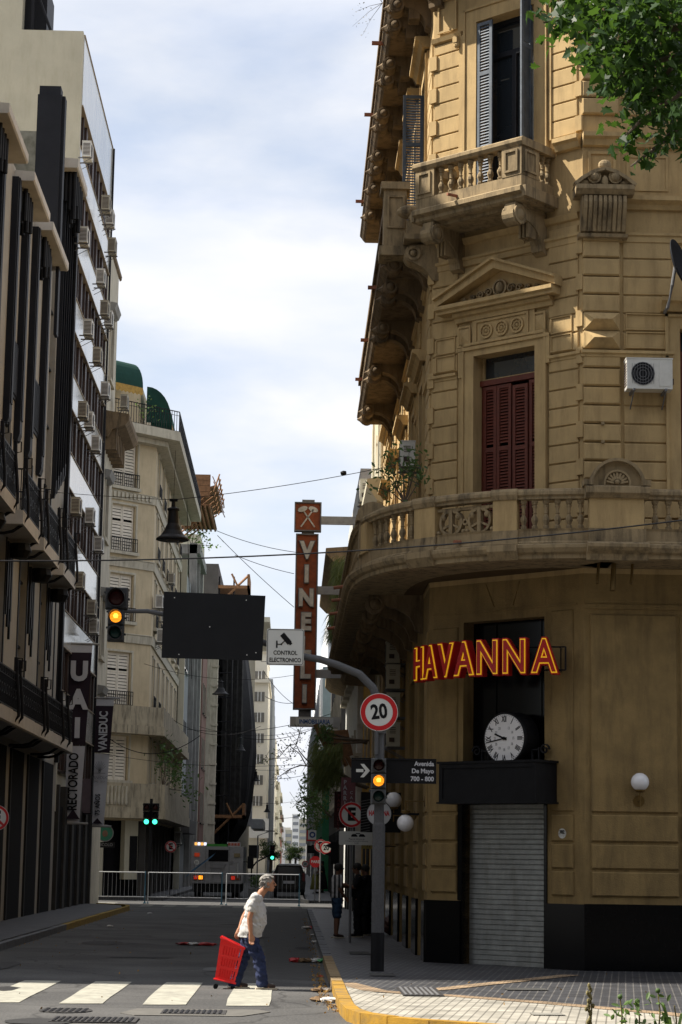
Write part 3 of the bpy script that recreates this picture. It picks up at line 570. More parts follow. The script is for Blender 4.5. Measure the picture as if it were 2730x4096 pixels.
FR2 = Fr(CH.p(2.36, 0, .02).xy, (CH.n.x, CH.n.y), (-CH.t.x, -CH.t.y)); shutter('blue_shutter', FR2, 0, .34, 14.2, 17.9, 0, SHBLU, cb, split=.3)
mb = MB(); P = []
for i in range(9): 
    z = 14.6 + i * .22; P += [CH.p(2.2 + .05 * math.sin(i) - .012 * i * (8 - i) * .2, z, .05 + .03 * math.cos(i * 1.3)), CH.p(2.33, z, .08)]
mb.add(P, [(2 * i, 2 * i + 1, 2 * i + 3, 2 * i + 2) for i in range(8)]); mb.build('curtain', mat('pale_curtain', (.30, .22, .26), .9, .5, 2), cb)
# other windows on both flanks
for (fr, hs, red) in ((SD, sdh[:5], 1), (SD, sdh[5:10], 0), (AV, avh[:1] + avh[2:3], 1), (AV, avh[1:2] + avh[3:4], 0)):
    for (a, b, c, d) in hs:
        m_ = (a + b) / 2; fm = MB(); fm.box(fr, a, b, d - .45, d - .37, -.2, -.14); fm.box(fr, a, a + .05, c, d, -.2, -.15); fm.box(fr, b - .05, b, c, d, -.2, -.15); fo = fm.build('window', SHRED if red else DKGREY, cb)
        pm = MB(); pm.box(fr, a, b, c, d, -.24, -.22); pm.build('pane', GLASS, fo)
        if red:
            for q in ((a + .05, m_ - .01), (m_ + .01, b - .05)): shutter('shutter_leaf', fr, q[0], q[1], c, d - .46, -.19, SHRED, fo, slat=.09)
        sm = MB(); surround(sm, fr, a, b, max(c, 7.3), d, .26, .06); sm.prof(fr, a - .35, b + .35, [(0, d + .3), (.15, d + .3), (.22, d + .42), (.3, d + .45), (.3, d + .52), (0, d + .52)])
        if not red: sm.prism(fr, [(a - .35, d + .52), (b + .35, d + .52), (m_, d + .95)], 0, .2)
        sm.build('window_surround', STU, cb)
FRS = Fr((2.5 - .02, 41.32), (-1, 0), (0, -1)); shutter('blue_shutter', FRS, 0, .42, 14.0, 17.5, 0, SHBLU, cb, split=.3)
# ground floor shopfront glazing on the side street
for (a, b, c, d) in sdh[10:]:
    fm = MB(); fm.box(SD, a, b, 2.9, 3.0, -.3, -.2); fm.box(SD, a, a + .06, 0, d, -.3, -.2); fm.box(SD, b - .06, b, 0, d, -.3, -.2); fo = fm.build('shopfront', BLACK, cb)
    MB().box(SD, a, b, 0, d, -.34, -.31).build('pane', GLASS, fo)
fm = MB(); a, b, c, d = avh[4]; fm.box(AV, a, b, 1.3, 1.4, -.25, -.15); fm = fm.build('shop_window', BLACK, cb); MB().box(AV, a, b, c, d, -.3, -.26).build('pane', GLASS, fm)
# --- mouldings round the body above first floor
mb = MB()
ENT = [(0, 12.86), (.05, 12.88), (.05, 12.98), (.08, 13.0), (.08, 13.05), (0, 13.06)]
COR = [(0, 13.48), (.06, 13.48), (.10, 13.56), (.20, 13.62), (.20, 13.70), (0, 13.74)]
CO2 = [(0, 14.62), (.08, 14.64), (.12, 14.74), (.18, 14.78), (.18, 14.86), (0, 14.88)]
for pr, e in ((ENT, 0), (COR, 0), (CO2, 0)):
    mb.prof(AV, -.0, .70, [(n + .06, z) if n else (0, z) for n, z in pr], d0=0, d1=0); mb.prof(AV, .70, AU1, pr); mb.prof(SD, SU0, SU1, pr)
    if pr is not COR: mb.prof(CH, 0, .66 if pr is CO2 else CHW, pr)
    if pr is CO2: mb.prof(CH, 2.9, CHW, pr)
panel(mb, AV, .10, .60, 13.84, 14.54, .06, .05, .03); panel(mb, AV, .80, 1.55, 13.84, 14.5, .0, .04, .02); panel(mb, AV, .04, .66, 13.08, 13.46, .07, .03, .02)
mb.box(AV, 0, .68, 12.9, 14.8, 0, .06); mb.prof(CH, .05, 3.38, [(0, 13.30), (.05, 13.32), (.09, 13.42), (0, 13.46)])
panel(mb, CH, 2.15, 2.62, 12.85, 13.2, .0, .02, .02)
mb.build('entablature', STU, cb)
# ---------------------------------------------------------------- balconies
def corbel(mb, fr, u, z, L, h, w, flute=0):                         # scrolled bracket under a slab, top at z, projecting L
    cv = [(0, z), (L, z), (L + .02, z - h * .18)]
    for i in range(10): a = math.pi * .1 - i * math.pi / 8; cv.append((L - h * .14 + h * .24 * math.cos(a), z - h * .27 + h * .24 * math.sin(a)))
    cv += [(L * .66, z - h * .33), (L * .50, z - h * .36), (L * .36, z - h * .46), (L * .24, z - h * .60), (L * .17, z - h * .78), (L * .15, z - h * .92), (0, z - h)]
    P = [fr.p(u - w / 2, zz, n) for n, zz in cv] + [fr.p(u + w / 2, zz, n) for n, zz in cv]; k = len(cv)
    mb.add(P, [tuple(range(k)), tuple(reversed(range(k, 2 * k)))] + [(i, (i + 1) % k, k + (i + 1) % k, k + i) for i in range(k)])
    for s in (-1, 1):
        e = fr.p(u + s * w / 2, z - h * .26, L - h * .16); mb.lathe(e, [(h * .23, 0), (h * .23, .03), (h * .17, .035), (h * .15, .02), (h * .10, .05), (.02, .07)], 16, fr.t * s)
    for i in range(flute): mb.box(fr, u - w / 2 + (i + .2) * w / flute, u - w / 2 + (i + .75) * w / flute, z - h * .7, z - h * .3, L * .3, L * .58)
BAL = [(.055, 0), (.055, .03), (.035, .045), (.05, .09), (.066, .14), (.062, .19), (.036, .24), (.028, .27), (.045, .285), (.028, .30), (.034, .38), (.05, .42), (.05, .44), (.032, .45), (.055, .47), (.055, .5)]
def baluster(x, y, z, parent, k=1., mesh=[None]):
    if mesh[0] is None:
        q = MB(); q.lathe((0, 0, 0), BAL, 14, flute=.10); q.w(-.055, .055, -.055, .055, -.05, .0); q.w(-.06, .06, -.06, .06, .5, .56); o = q.build('baluster', TRIM, None, smooth=False); mesh[0] = o.data; bpy.data.objects.remove(o)
    o = bpy.data.objects.new('baluster', mesh[0]); COL.objects.link(o); par(o, parent); o.location = (x, y, z); o.scale = (k, k, k); return o
# curved balcony, first floor
ctrl = [(1.15, 58), (1.15, 46), (1.15, 41.5), (1.17, 39.9), (1.24, 38.9), (1.42, 37.95), (1.78, 37.05), (2.35, 36.30), (3.05, 35.70), (3.85, 35.30), (4.75, 35.08), (5.4, 35.03), (6.6, 35.03), (20, 35.03)]
def smooth_path(c, st=.12):
    P = []
    for i in range(len(c) - 1):
        p0, p1, p2, p3 = [Vector(c[max(0, min(len(c) - 1, i + k))]) for k in (-1, 0, 1, 2)]; k = max(1, int((p2 - p1).length / st)) if (p2 - p1).length < 2 else 6
        for j in range(k):
            t = j / k; P.append(((p1 * 2 + (p2 - p0) * t + (p0 * 2 - p1 * 5 + p2 * 4 - p3) * t * t + (p1 * 3 - p0 - p2 * 3 + p3) * t ** 3) * .5) if (p2 - p1).length < 2 else p1.lerp(p2, t))
    P.append(Vector(c[-1])); O = []
    for i, p in enumerate(P):
        d = (P[min(i + 1, len(P) - 1)] - P[max(i - 1, 0)]).normalized(); O.append((p.x, p.y, d.y, -d.x))
    # outward = away from the building (towards -x / -y)
    return [(x, y, nx if (nx * -1 + ny * -1) > 0 else -nx, ny if (nx * -1 + ny * -1) > 0 else -ny) for x, y, nx, ny in O]
PATH = smooth_path(ctrl)
fb = MB()
SLAB = [(-1.6, 6.98), (.03, 6.98), (.10, 7.0), (.10, 7.07), (.16, 7.10), (.20, 7.17), (.20, 7.22), (.12, 7.25), (-1.6, 7.25)]
SLABn = [(max(n, -.95), z) for n, z in SLAB]
fb.sweep(PATH, SLABn); fb = fb.build('curved_balcony', TRIM, cb)
mb = MB(); mb.sweep(PATH, [(-.13, 7.25), (.06, 7.25), (.06, 7.28), (.03, 7.31), (.03, 7.48), (.05, 7.52), (-.12, 7.52)]); mb.build('plinth', TRIM, fb)
mb = MB(); mb.sweep(PATH, [(-.15, 8.03), (.05, 8.03), (.05, 8.07), (.09, 8.10), (.09, 8.15), (.07, 8.19), (.03, 8.21), (-.12, 8.21), (-.15, 8.17)]); mb.build('rail', TRIM, fb)
# fill the triangle between slab and wall, with the soffit
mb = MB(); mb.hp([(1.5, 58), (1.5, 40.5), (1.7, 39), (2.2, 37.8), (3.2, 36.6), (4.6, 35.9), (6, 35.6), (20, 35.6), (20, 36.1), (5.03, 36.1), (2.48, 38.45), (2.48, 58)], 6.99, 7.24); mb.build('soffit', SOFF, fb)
arc = [0.]
for i in range(1, len(PATH)): arc.append(arc[-1] + math.hypot(PATH[i][0] - PATH[i - 1][0], PATH[i][1] - PATH[i - 1][1]))
def at_arc(s):
    for i in range(1, len(arc)):
        if arc[i] >= s: t = (s - arc[i - 1]) / (arc[i] - arc[i - 1]); a, b = PATH[i - 1], PATH[i]; return [a[k] + (b[k] - a[k]) * t for k in range(4)]
    return list(PATH[-1])
def arc_of(xD):                                                   # arc position whose projection falls at photo column xD
    best = None
    for i in range(int(16 / .02), int(26 / .02)):
        s = i * .02; x, y, _, _ = at_arc(s); v = Vector((x, y, 7.8)) - CO; z = v.dot(FW); px = (CX + F_PX * v.dot(RT) / z) / K
        if best is None or abs(px - xD) < best[0]: best = (abs(px - xD), s)
    return best[1]
piers = [(838, 852, .1), (958, 1004, .05), (1136, 1190, .05)]
def pier(mb, s0, s1, dn):
    n = 4; pa = [at_arc(s0 + (s1 - s0) * i / n) for i in range(n + 1)]; mb.sweep(pa, [(-.14, 7.5), (.04 + dn * .4, 7.5), (.04 + dn * .4, 8.05), (-.14, 8.05)]); mb.cut()
    return pa
mb = MB(); sp = []
for a, b, dn in piers: s0, s1 = arc_of(a), arc_of(b); pier(mb, s0, s1, dn); sp.append((s0, s1))
sE = arc_of(1352); sF = arc_of(1472)
mb.parts('pier', STU, fb)
# cornice blocks wrapping over the piers
mb = MB()
for (s0, s1) in sp[1:]:
    pa = [at_arc(s0 - .02 + (s1 - s0 + .04) * i / 4) for i in range(5)]; mb.sweep(pa, [(0, 8.03), (.08, 8.03), (.12, 8.11), (.12, 8.16), (.09, 8.215), (0, 8.215)]); mb.sweep(pa, [(0, 7.26), (.09, 7.26), (.06, 7.5), (0, 7.5)])
    pa = [at_arc(s0 - .04 + (s1 - s0 + .08) * i / 4) for i in range(5)]; mb.sweep(pa, [(0, 6.975), (.13, 6.975), (.24, 7.12), (.24, 7.23), (0, 7.255)]); mb.cut()
mb.parts('pier_moulding', TRIM, fb)
def bal_run(s0, s1, n):
    for i in range(n): x, y, nx, ny = at_arc(s0 + (s1 - s0) * (i + .5) / n); baluster(x - nx * .04, y - ny * .04, 7.55, fb, .86)
bal_run(sp[0][1] + .05, sp[1][0] - .02, 6); bal_run(sp[2][1], sE - .02, 6); bal_run(sF + .03, sF + 2.3, 10)
bal_run(sp[0][0] - 6, sp[0][0] - .15, 26)
# pierced ring panel between piers
s0, s1 = sp[1][1], sp[2][0]
mb = MB(); p0 = at_arc(s0); p1 = at_arc(s1); FP = Fr((p0[0], p0[1]), (p1[0] - p0[0], p1[1] - p0[1]), (p0[2] + p1[2], p0[3] + p1[3])); Lp = math.hypot(p1[0] - p0[0], p1[1] - p0[1])
mb.box(FP, 0, Lp, 7.93, 7.98, -.1, 0); 
for c in (.25, .75):
    u = Lp * c; r = .19; mb.ring(FP, u, 7.72, r, r + .045, -.10, .02, 24); mb.box(FP, u - .035, u + .035, 7.53, 7.95, -.08, .03)
    for s in (-1, 1): mb.ball(FP.p(u + s * .15, 7.82, .0), .055, seg=9, rings=6); mb.ball(FP.p(u + s * .25, 7.56, 0), .04, seg=8, rings=5); mb.bar(FP, (u, 7.7), (u + s * .18, 7.62), .035, -.06, .01); mb.bar(FP, (u + s * .05, 7.9), (u + s * .2, 7.96), .05, -.06, .01)
mb.ring(FP, Lp / 2, 7.72, .03, .06, -.08, .01, 12); mb.build('pierced_panel', TRIM, fb)
# pedestal with shell pediment
MB().box(AV, -.06, .86, 7.26, 8.06, .98, 1.22).build('pedestal', STU, fb)
mb = MB(); mb.prof(AV, -.12, .92, [(.97, 6.962), (1.24, 6.962), (1.27, 7.06), (1.36, 7.12), (1.40, 7.17), (1.40, 7.22), (1.33, 7.262), (.97, 7.262)]); mb.build('pedestal_foot', TRIM, fb)
mb = MB(); mb.box(AV, -.09, .89, 7.25, 7.5, 1.22, 1.245); mb.prof(AV, -.14, .94, [(.96, 8.02), (1.26, 8.02), (1.34, 8.10), (1.34, 8.20), (1.28, 8.23), (.96, 8.23)])
pts = [(.40 + .45 * math.cos(a), 8.23 + .44 * math.sin(a)) for a in [math.pi * i / 16 for i in range(17)]]
mb.prism(AV, pts, 1.0, 1.24); 
for i in range(16): mb.bar(AV, pts[i], pts[i + 1], .05, 1.18, 1.34)
mb.ring(AV, .40, 8.27, .20, .235, 1.24, 1.29, 24)
for i in range(9): a = math.pi * (i + .5) / 9; mb.bar(AV, (.40 + .05 * math.cos(a), 8.27 + .05 * math.sin(a)), (.40 + .19 * math.cos(a), 8.27 + .19 * math.sin(a)), .035, 1.24, 1.275)
mb.ball(AV.p(.40, 8.29, 1.26), .045, seg=9, rings=6); mb.box(AV, -.17, -.0, 8.232, 8.33, 1.0, 1.31); mb.box(AV, .80, .97, 8.232, 8.33, 1.0, 1.31)
mb.build('shell_pediment', TRIM, fb)
# left end block with rounded top
x, y, nx, ny = at_arc(sp[0][0]); mb = MB(); mb.w(x - .1, x + .42, y - .05, y + .75, 7.5, 8.2); mb.w(x - .16, x + .46, y - .1, y + .8, 8.14, 8.24)
P = []; k = 9
for yy in (y - .08, y + .78): P += [(x + .15 + .30 * math.cos(math.pi * i / (k - 1)), yy, 8.24 + .26 * math.sin(math.pi * i / (k - 1))) for i in range(k)]
mb.add(P, [tuple(range(k)), tuple(reversed(range(k, 2 * k)))] + [(i, (i + 1) % k, k + (i + 1) % k, k + i) for i in range(k)]); mb.build('end_block', TRIM, fb)
mb = MB()
for yy in (40.4, 42.2, 44, 46, 48.2, 50.4, 53): corbel(mb, SD, yy, 7.0, 1.05, .75, .22); mb.cut()
mb.parts('corbel', STAINSHADE, fb)
mb = MB()
for u in (.16, .42, .74): mb.tube([AV.p(u, 6.98, .7), AV.p(u - .04, 6.62 - (.12 if u == .42 else 0), .78)], .025 if u != .42 else .045); mb.cut()
mb.parts('conduit_stub', BRASS, fb)
mb = MB(); x, y, nx, ny = at_arc(arc_of(1060)); mb.tube([(x, y, 7.36), (x + nx * .2, y + ny * .2, 7.34)], .035); mb.cut()
for yy in (41.5, 43.6, 46, 49): mb.tube([(1.2, yy, 7.32), (.78, yy, 7.26)], .035); mb.cut()
mb.parts('drain_pipe', TERRA, fb)
# second-floor balcony on the angled corner
b2 = MB(); u0, u1, pj = .36, 2.84, 1.0
b2.prof(CH, u0, u1, [(0, 13.56), (pj - .1, 13.56), (pj - .04, 13.60), (pj - .04, 13.66), (pj + .06, 13.70), (pj + .06, 13.78), (pj, 13.82), (0, 13.82)])
b2.box(CH, u0 - .08, u0, 13.6, 13.8, 0, pj); b2.box(CH, u1, u1 + .08, 13.6, 13.8, 0, pj); b2.box(CH, u0 + .15, u1 - .15, 13.50, 13.56, .1, pj - .25); b2 = b2.build('corner_balcony', TRIM, cb)
mb = MB(); mb.box(CH, u0 + .03, u1 - .03, 13.82, 14.02, pj - .2, pj - .02); mb.box(CH, u0 + .03, u0 + .19, 13.82, 14.02, 0, pj - .2); mb.box(CH, u1 - .19, u1 - .03, 13.82, 14.02, 0, pj - .2)
mb.prof(CH, u0 - .02, u1 + .02, [(pj - .23, 14.56), (pj + .0, 14.56), (pj + .04, 14.62), (pj + .04, 14.68), (pj, 14.71), (pj - .23, 14.71)])
mb.box(CH, u0 - .02, u0 + .22, 14.56, 14.71, 0, pj - .23); mb.box(CH, u1 - .22, u1 + .02, 14.56, 14.71, 0, pj - .23)
mb.build('rail', TRIM, b2)
mb = MB()
for a, b in ((u0 + .02, u0 + .46), (u1 - .46, u1 - .02)): mb.box(CH, a, b, 14.02, 14.56, pj - .2, pj - .01); panel(mb, CH, a + .07, b - .07, 14.09, 14.50, pj - .01, .04, .03)
FR3 = Fr(CH.p(u1 - .02, 0, 0).xy, CH.n.xy, CH.t.xy); panel(mb, FR3, .55, .90, 14.09, 14.5, 0, .04, .03); mb.box(FR3, .45, .98, 14.02, 14.56, -.18, 0)
mb.build('pier', TRIM, b2)
for i in range(7): p = CH.p(u0 + .56 + i * (u1 - u0 - 1.12) / 6, 14.07, pj - .11); baluster(p.x, p.y, 14.06, b2, .86)
for i in range(3): p = CH.p(u1 - .11, 14.07, .08 + i * .16); baluster(p.x, p.y, 14.06, b2, .86)
mb = MB(); corbel(mb, CH, .66, 13.54, .95, .78, .24, 3); mb.cut(); corbel(mb, CH, 2.54, 13.54, .95, .78, .24, 3); mb.parts('corbel', TRIM, b2)
mb = MB(); p = CH.p(1.35, 13.9, pj - .02); mb.tube([p, p + CH.n * .2 + CH.t * -.06], .03); mb.build('drain_pipe', TERRA, b2)
# big corbels and shell crests on the avenue wall
for u in (.35, 2.6):
    mb = MB(); w = .80
    cv = [(0, 13.62), (.34, 13.62), (.36, 13.5), (.33, 13.4), (.22, 13.2), (.14, 13.02), (0, 12.98)]
    for i in range(9):
        a = u - w / 2 + .03 + i * w / 9.2; mb.prism(Fr(AV.p(a, 0, 0).xy, AV.n.xy, AV.t.xy), [(n + .06, z) for n, z in cv], 0, .06)
    mb.prism(Fr(AV.p(u - w / 2, 0, 0).xy, AV.n.xy, AV.t.xy), [(n * .9 + .05, z) for n, z in cv], 0, w)
    mb.prof(AV, u - .52, u + .52, [(0, 13.64), (.40, 13.64), (.48, 13.72), (.48, 13.80), (0, 13.80)]); mb.prof(AV, u - .44, u + .44, [(0, 12.90), (.18, 12.92), (.2, 12.98), (0, 13.0)])
    mb.build('fluted_corbel', TRIM, cb)
    mb = MB(); pts = [(u - .54, 13.80), (u - .40, 13.92), (u - .2, 14.04), (u, 14.10), (u + .2, 14.04), (u + .40, 13.92), (u + .54, 13.80)]
    mb.prism(AV, pts, .05, .34)
    for a, b in zip(pts, pts[1:]): mb.bar(AV, a, b, .06, .3, .48)
    mb.ball(AV.p(u, 14.17, .4), .12, (1, .5, .9), 10, 7)
    for s in (-1, 1): mb.ball(AV.p(u + s * .19, 13.96, .42), .09, (1, .8, 1), 12, 8); mb.ring(AV, u + s * .19, 13.96, .09, .125, .34, .42, 16); mb.ball(AV.p(u + s * .36, 13.86, .38), .06, (1.5, .5, .8), 8, 6)
    mb.ball(AV.p(u, 13.86, .42), .08, (.7, .6, 1.5), 9, 7); mb.build('shell_crest', TRIM, cb)
# side-street balconies, second and third floors
def side_balcony(z, edge, ys, y0, y1, fl, hh, LL):
    b = MB(); b.prof(SD, y0, y1, [(0, z), (edge - .1, z), (edge - .04, z + .06), (edge, z + .12), (edge + .05, z + .18), (edge + .05, z + .24), (0, z + .28)])
    b = b.build('side_balcony', STAINSHADE, cb)
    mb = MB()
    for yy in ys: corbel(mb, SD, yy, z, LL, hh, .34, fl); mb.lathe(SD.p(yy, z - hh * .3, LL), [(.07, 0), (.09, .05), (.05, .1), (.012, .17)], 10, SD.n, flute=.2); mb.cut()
    mb.parts('corbel', STAINSHADE, b)
    mb = MB(); mb.box(SD, y0, y1, z + .28, z + .46, edge - .16, edge); mb.box(SD, y0, y1, z + 1.05, z + 1.2, edge - .2, edge + .03)
    k = 0; yy = y0 + .1
    while yy < y1:
        mb.box(SD, yy, yy + (.42 if k % 9 == 0 else .1), z + .46, z + 1.05, edge - .15, edge - .03); yy += .55 if k % 9 == 0 else .24; k += 1
    mb.build('rail', STAINSHADE, b); return b
b2s = side_balcony(13.42, .86, [39.3, 40.9, 41.7, 44.2, 45.0, 48.2, 49.0, 52.6, 53.5], 38.75, 55.0, 0, .62, .78)
b3s = side_balcony(18.75, .82, [39.4, 40.4, 42.5, 43.4, 45.5, 46.3, 48.4, 49.4, 50.9, 53.1], 38.75, 56, 6, .62, .78)
mb = MB(); mb.prof(CH, -.1, 3.5, [(0, 18.75), (.72, 18.75), (.80, 18.9), (.80, 19.0), (0, 19.03)]); mb.box(CH, -.1, 3.5, 19.03, 19.3, .6, .75); corbel(mb, CH, .1, 18.75, .7, .62, .3, 4); corbel(mb, CH, 3.2, 18.75, .7, .62, .3, 4); mb.build('upper_balcony', STAINSHADE, cb)
# near-end block of the side balcony with a huge volute
mb = MB(); mb.w(1.58, 2.02, 38.70, 39.2, 13.42, 14.7); mb.w(1.52, 2.08, 38.64, 39.26, 14.62, 14.76); mb.w(1.5, 2.1, 38.62, 39.28, 13.3, 13.48)
panel(mb, Fr((1.62, 38.70), (1, 0), (0, -1)), .02, .36, 13.85, 14.5, 0, .04, .03)
mb.build('end_pedestal', TRIM, b2s)
mb = MB(); FV = Fr((2.0, 38.42), (1, 0), (0, -1))
cv = [(.5, 13.42)] + [(.13 + .17 * math.cos(a), 13.24 + .17 * math.sin(a)) for a in [math.pi / 2 + i * math.pi / 8 for i in range(9)]] + [(.30, 12.98), (.42, 12.86), (.5, 12.72), (.62, 12.72), (.62, 13.42)]
mb.prism(FV, cv, -.3, .12); mb.ring(FV, .13, 13.24, .09, .14, .12, .15, 18); mb.ball(FV.p(.13, 13.24, .14), .06, (1, .7, 1), 10, 7)
mb.ball(FV.p(.05, 14.05, .1), .19, (1.3, .9, .7), 12, 8); mb.box(FV, -.05, .55, 13.48, 13.58, -.2, .28); mb.box(FV, .0, .5, 13.58, 13.86, -.1, .2); mb.ball(FV.p(.1, 13.9, .2), .08, seg=8, rings=6)
mb.build('volute_bracket', TRIM, b2s)
mb = MB()
for (z, yy) in ((19.05, 46.5), (19.05, 53), (18.98, 42), (13.8, 42.5), (13.8, 47), (13.8, 51)): mb.w(1.42, 1.66, yy, yy + .07, z - .1, z - .03); mb.cut()
mb.parts('rain_spout', TERRA, b2s)
# small parts on the walls
mb = MB()
for z in (9.55, 9.22): mb.box(AV, .31, .36, z - .025, z + .025, .07, .13); mb.cut()
mb.parts('wall_bolt', TRIM, cb)
mb = MB(); mb.disc(CH, 3.0, 2.42, .085, .03, .045, 20); np_ = mb.build('number_plate', SIGNW, cb); text('702', CH, 3.0, 2.44, .05, .085, 'number_text', SIGNK, np_, sx=.8, bold=.002)
# things fixed to the corner building -------------------------------------
t = T('letter_sign', CH.p(1.6, 5.1, .4), 'red letter sign with yellow tube outlines spelling the cafe name over the corner entrance', 'sign')
RA, NC = 3.05, -2.26
def arc_fr(deg): a = math.radians(deg); nn_ = CH.n * math.cos(a) + CH.t * math.sin(a); o_ = CH.p(1.66, 0, NC) + nn_ * RA; return Fr(o_.xy, (CH.t * math.cos(a) - CH.n * math.sin(a)).xy, nn_.xy)
mb = MB()
for z in (5.60, 5.20): mb.tube([arc_fr(d_).p(0, z, -.06) for d_ in range(-28, 34, 4)], .014, 5)
fe = arc_fr(32)
for a_, b_ in (((0, 5.60), (0, 5.20)),): mb.bar(fe, a_, b_, .03, -.07, -.04)
for d_ in (-20, 30):
    for z in (5.60, 5.20): f_ = arc_fr(d_); mb.tube([f_.p(0, z, -.06), f_.p(0, z, -.45)], .014, 5)
    mb.tube([f_.p(0, 5.6, -.3), f_.p(0, 5.2, -.3)], .012, 5); mb.tube([f_.p(0, 5.6, -.42), f_.p(0, 5.2, -.42)], .012, 5)
mb.build('frame', IRON, t)
hv = [('H', -26.3), ('A', -18.6), ('V', -10.5), ('A', -2.3), ('N', 6.6), ('N', 15.9), ('A', 25.6)]
for c, d_ in hv:
    f_ = arc_fr(d_)
    l = text(c, f_, 0, 5.40, .05, .80, 'letter', NEONR, t, sx=.74, bold=.050, depth=.16)
    text(c, f_, 0, 5.40, .14, .80, 'tube_outline', NEONY, l, sx=.74, bold=.026, depth=.02)
    text(c, f_, 0, 5.40, .16, .80, 'letter_core', NEONR, l, sx=.74, bold=.004, depth=.02)
# clock
t = T('wall_clock', CH.p(1.95, 3.66, .3), 'round white faced clock with roman numerals in a black drum case above the entrance', 'clock')
mb = MB(); mb.lathe(CH.p(1.95, 4.06, -.15), [(.42, 0), (.47, .05), (.47, .42), (.455, .45), (.43, .45)], 36, CH.n); mb.build('case', BLACK, t)
mb = MB(); mb.disc(CH, 1.95, 4.06, .425, .30, .306, 40); fc = mb.build('clock_face', mat('clock_white', (.74, .72, .70), .5, .02, 3, 0), t)
for i, s in enumerate(['XII', 'I', 'II', 'III', 'IIII', 'V', 'VI', 'VII', 'VIII', 'IX', 'X', 'XI']):
    a = math.radians(90 - 30 * i); text(s, CH, 1.95 + .335 * math.cos(a), 4.06 + .335 * math.sin(a), .309, .145, 'numeral', SIGNK, fc, sx=.6, rot=a - math.pi / 2, bold=.004, depth=.003)
    text(str(24 if i == 0 else i + 12) if i else '', CH, 1.95 + .2 * math.cos(a), 4.06 + .2 * math.sin(a), .309, .07, 'hour_number', MGREY, fc, sx=.7, depth=.002) if i else None
mb = MB()
for i in range(60): a = math.radians(i * 6); mb.bar(CH, (1.95 + .40 * math.cos(a), 4.06 + .40 * math.sin(a)), (1.95 + .42 * math.cos(a), 4.06 + .42 * math.sin(a)), .006 if i % 5 else .012, .306, .310)
mb.build('minute_ring', SIGNK, fc)
for ln, w, deg, nm in ((.22, .03, 158, 'hour_hand'), (.40, .018, 190, 'minute_hand')):
    a = math.radians(deg); mb = MB(); mb.bar(CH, (1.95 - .06 * math.cos(a), 4.06 - .06 * math.sin(a)), (1.95 + ln * math.cos(a), 4.06 + ln * math.sin(a)), w, .312, .318); mb.disc(CH, 1.95, 4.06, .03, .312, .322, 12); mb.build(nm, SIGNK, fc)
mb = MB()
for s in (-1, 1):
    u = 1.95 + s * .62; mb.spiral(CH, u + s * .12, 3.86, .1, .14, .10, 1.4, .022, flip=s); mb.bar(CH, (u, 3.66), (u, 3.9), .022, .1, .14); mb.bar(CH, (u - s * .14, 3.66), (u - s * .14, 3.86), .022, .1, .14); mb.bar(CH, (u - s * .14, 3.86), (u, 3.86), .022, .1, .14)
mb.build('scroll_bracket', IRON, t)
# globe wall lamps
def globe(x, y, z, r, wallpt, lab, up=1):
    t = T('globe_lamp', (x, y, z), lab, 'wall lamp', 'white globe wall lamps on the corner building')
    MB().ball((x, y, z), r, seg=24, rings=14).build('globe', GLOBE, t, smooth=True)
    mb = MB(); w = Vector(wallpt); mb.lathe((x, y, z - up * (r + .02)), [(r * .35, 0), (r * .55, .02), (r * .55, .05), (r * .35, .06)], 14)
    e = Vector((x, y, z - up * (r + .26))); mb.tube([(x, y, z - up * r), e], .012); a = Vector((x, y, w.z)); mb.tube([a, w], .011); mb.build('bracket', BRASS, t)
    d = (w - a).normalized(); mb = MB(); mb.lathe(w - d * .02, [(.10, 0), (.10, .02)], 16, d); mb.build('wall_plate', BRASS, t)
globe(5.95, 35.93, 3.30, .155, (5.95, 36.09, 2.98), 'white globe lamp on the avenue wall right of the entrance')
globe(2.12, 38.95, 2.60, .155, (2.48, 38.95, 3.0), 'white globe lamp hanging at the left arris of the corner building', -1)
globe(2.05, 42.0, 3.1, .16, (2.48, 42.0, 2.8), 'white globe lamp partly hidden behind the amber traffic light', 1)
# air conditioners ----------------------------------------------------------
def make_ac(name, mt, fan=1):
    t = T(name, (0, 0, 0), 'air conditioner', 'air conditioner')
    mb = MB(); mb.w(-.40, .40, -.30, 0, 0, .54); mb.w(-.41, .41, -.31, .01, .535, .555); mb.build('casing', mt, t)
    mb = MB(); FA = Fr((0, -.30), (1, 0), (0, -1)); mb.disc(FA, -.12, .27, .205, .0, .006, 24); g = mb.build('fan_opening', SIGNK, t)
    mb = MB()
    for r in (.06, .11, .16, .20): mb.ring(FA, -.12, .27, r, r + .008, .006, .012, 20)
    for i in range(9): mb.box(FA, -.12 - .19 + i * .047, -.12 - .185 + i * .047, .09, .45, .006, .012)
    mb.build('grille', MGREY, g)
    mb = MB(); mb.box(FA, .17, .36, .05, .5, 0, .008); mb.build('side_panel', mt, t)
    mb = MB(); FB = Fr((-.40, -.30), (0, 1), (-1, 0))
    for i in range(9): mb.box(FB, .03, .27, .06 + i * .048, .085 + i * .048, .0, .006)
    FC = Fr((.40, -.30), (0, 1), (1, 0)); 
    for i in range(4): mb.box(FC, .06, .2, .30 + i * .04, .315 + i * .04, 0, .008)
    mb.box(FC, .05, .17, .1, .2, 0, .03); mb.build('vent', BROWNF, t)
    mb = MB()
    for x in (-.28, .28): mb.w(x - .02, x + .02, -.34, .14, -.04, 0); mb.tube([(x, -.32, -.03), (x, .13, -.28)], .012, 5)
    mb.build('bracket', MGREY, t); return t
AC1 = make_ac('air_conditioner', ACW); AC2 = make_ac('air_conditioner', ACG)
used = [False, False]
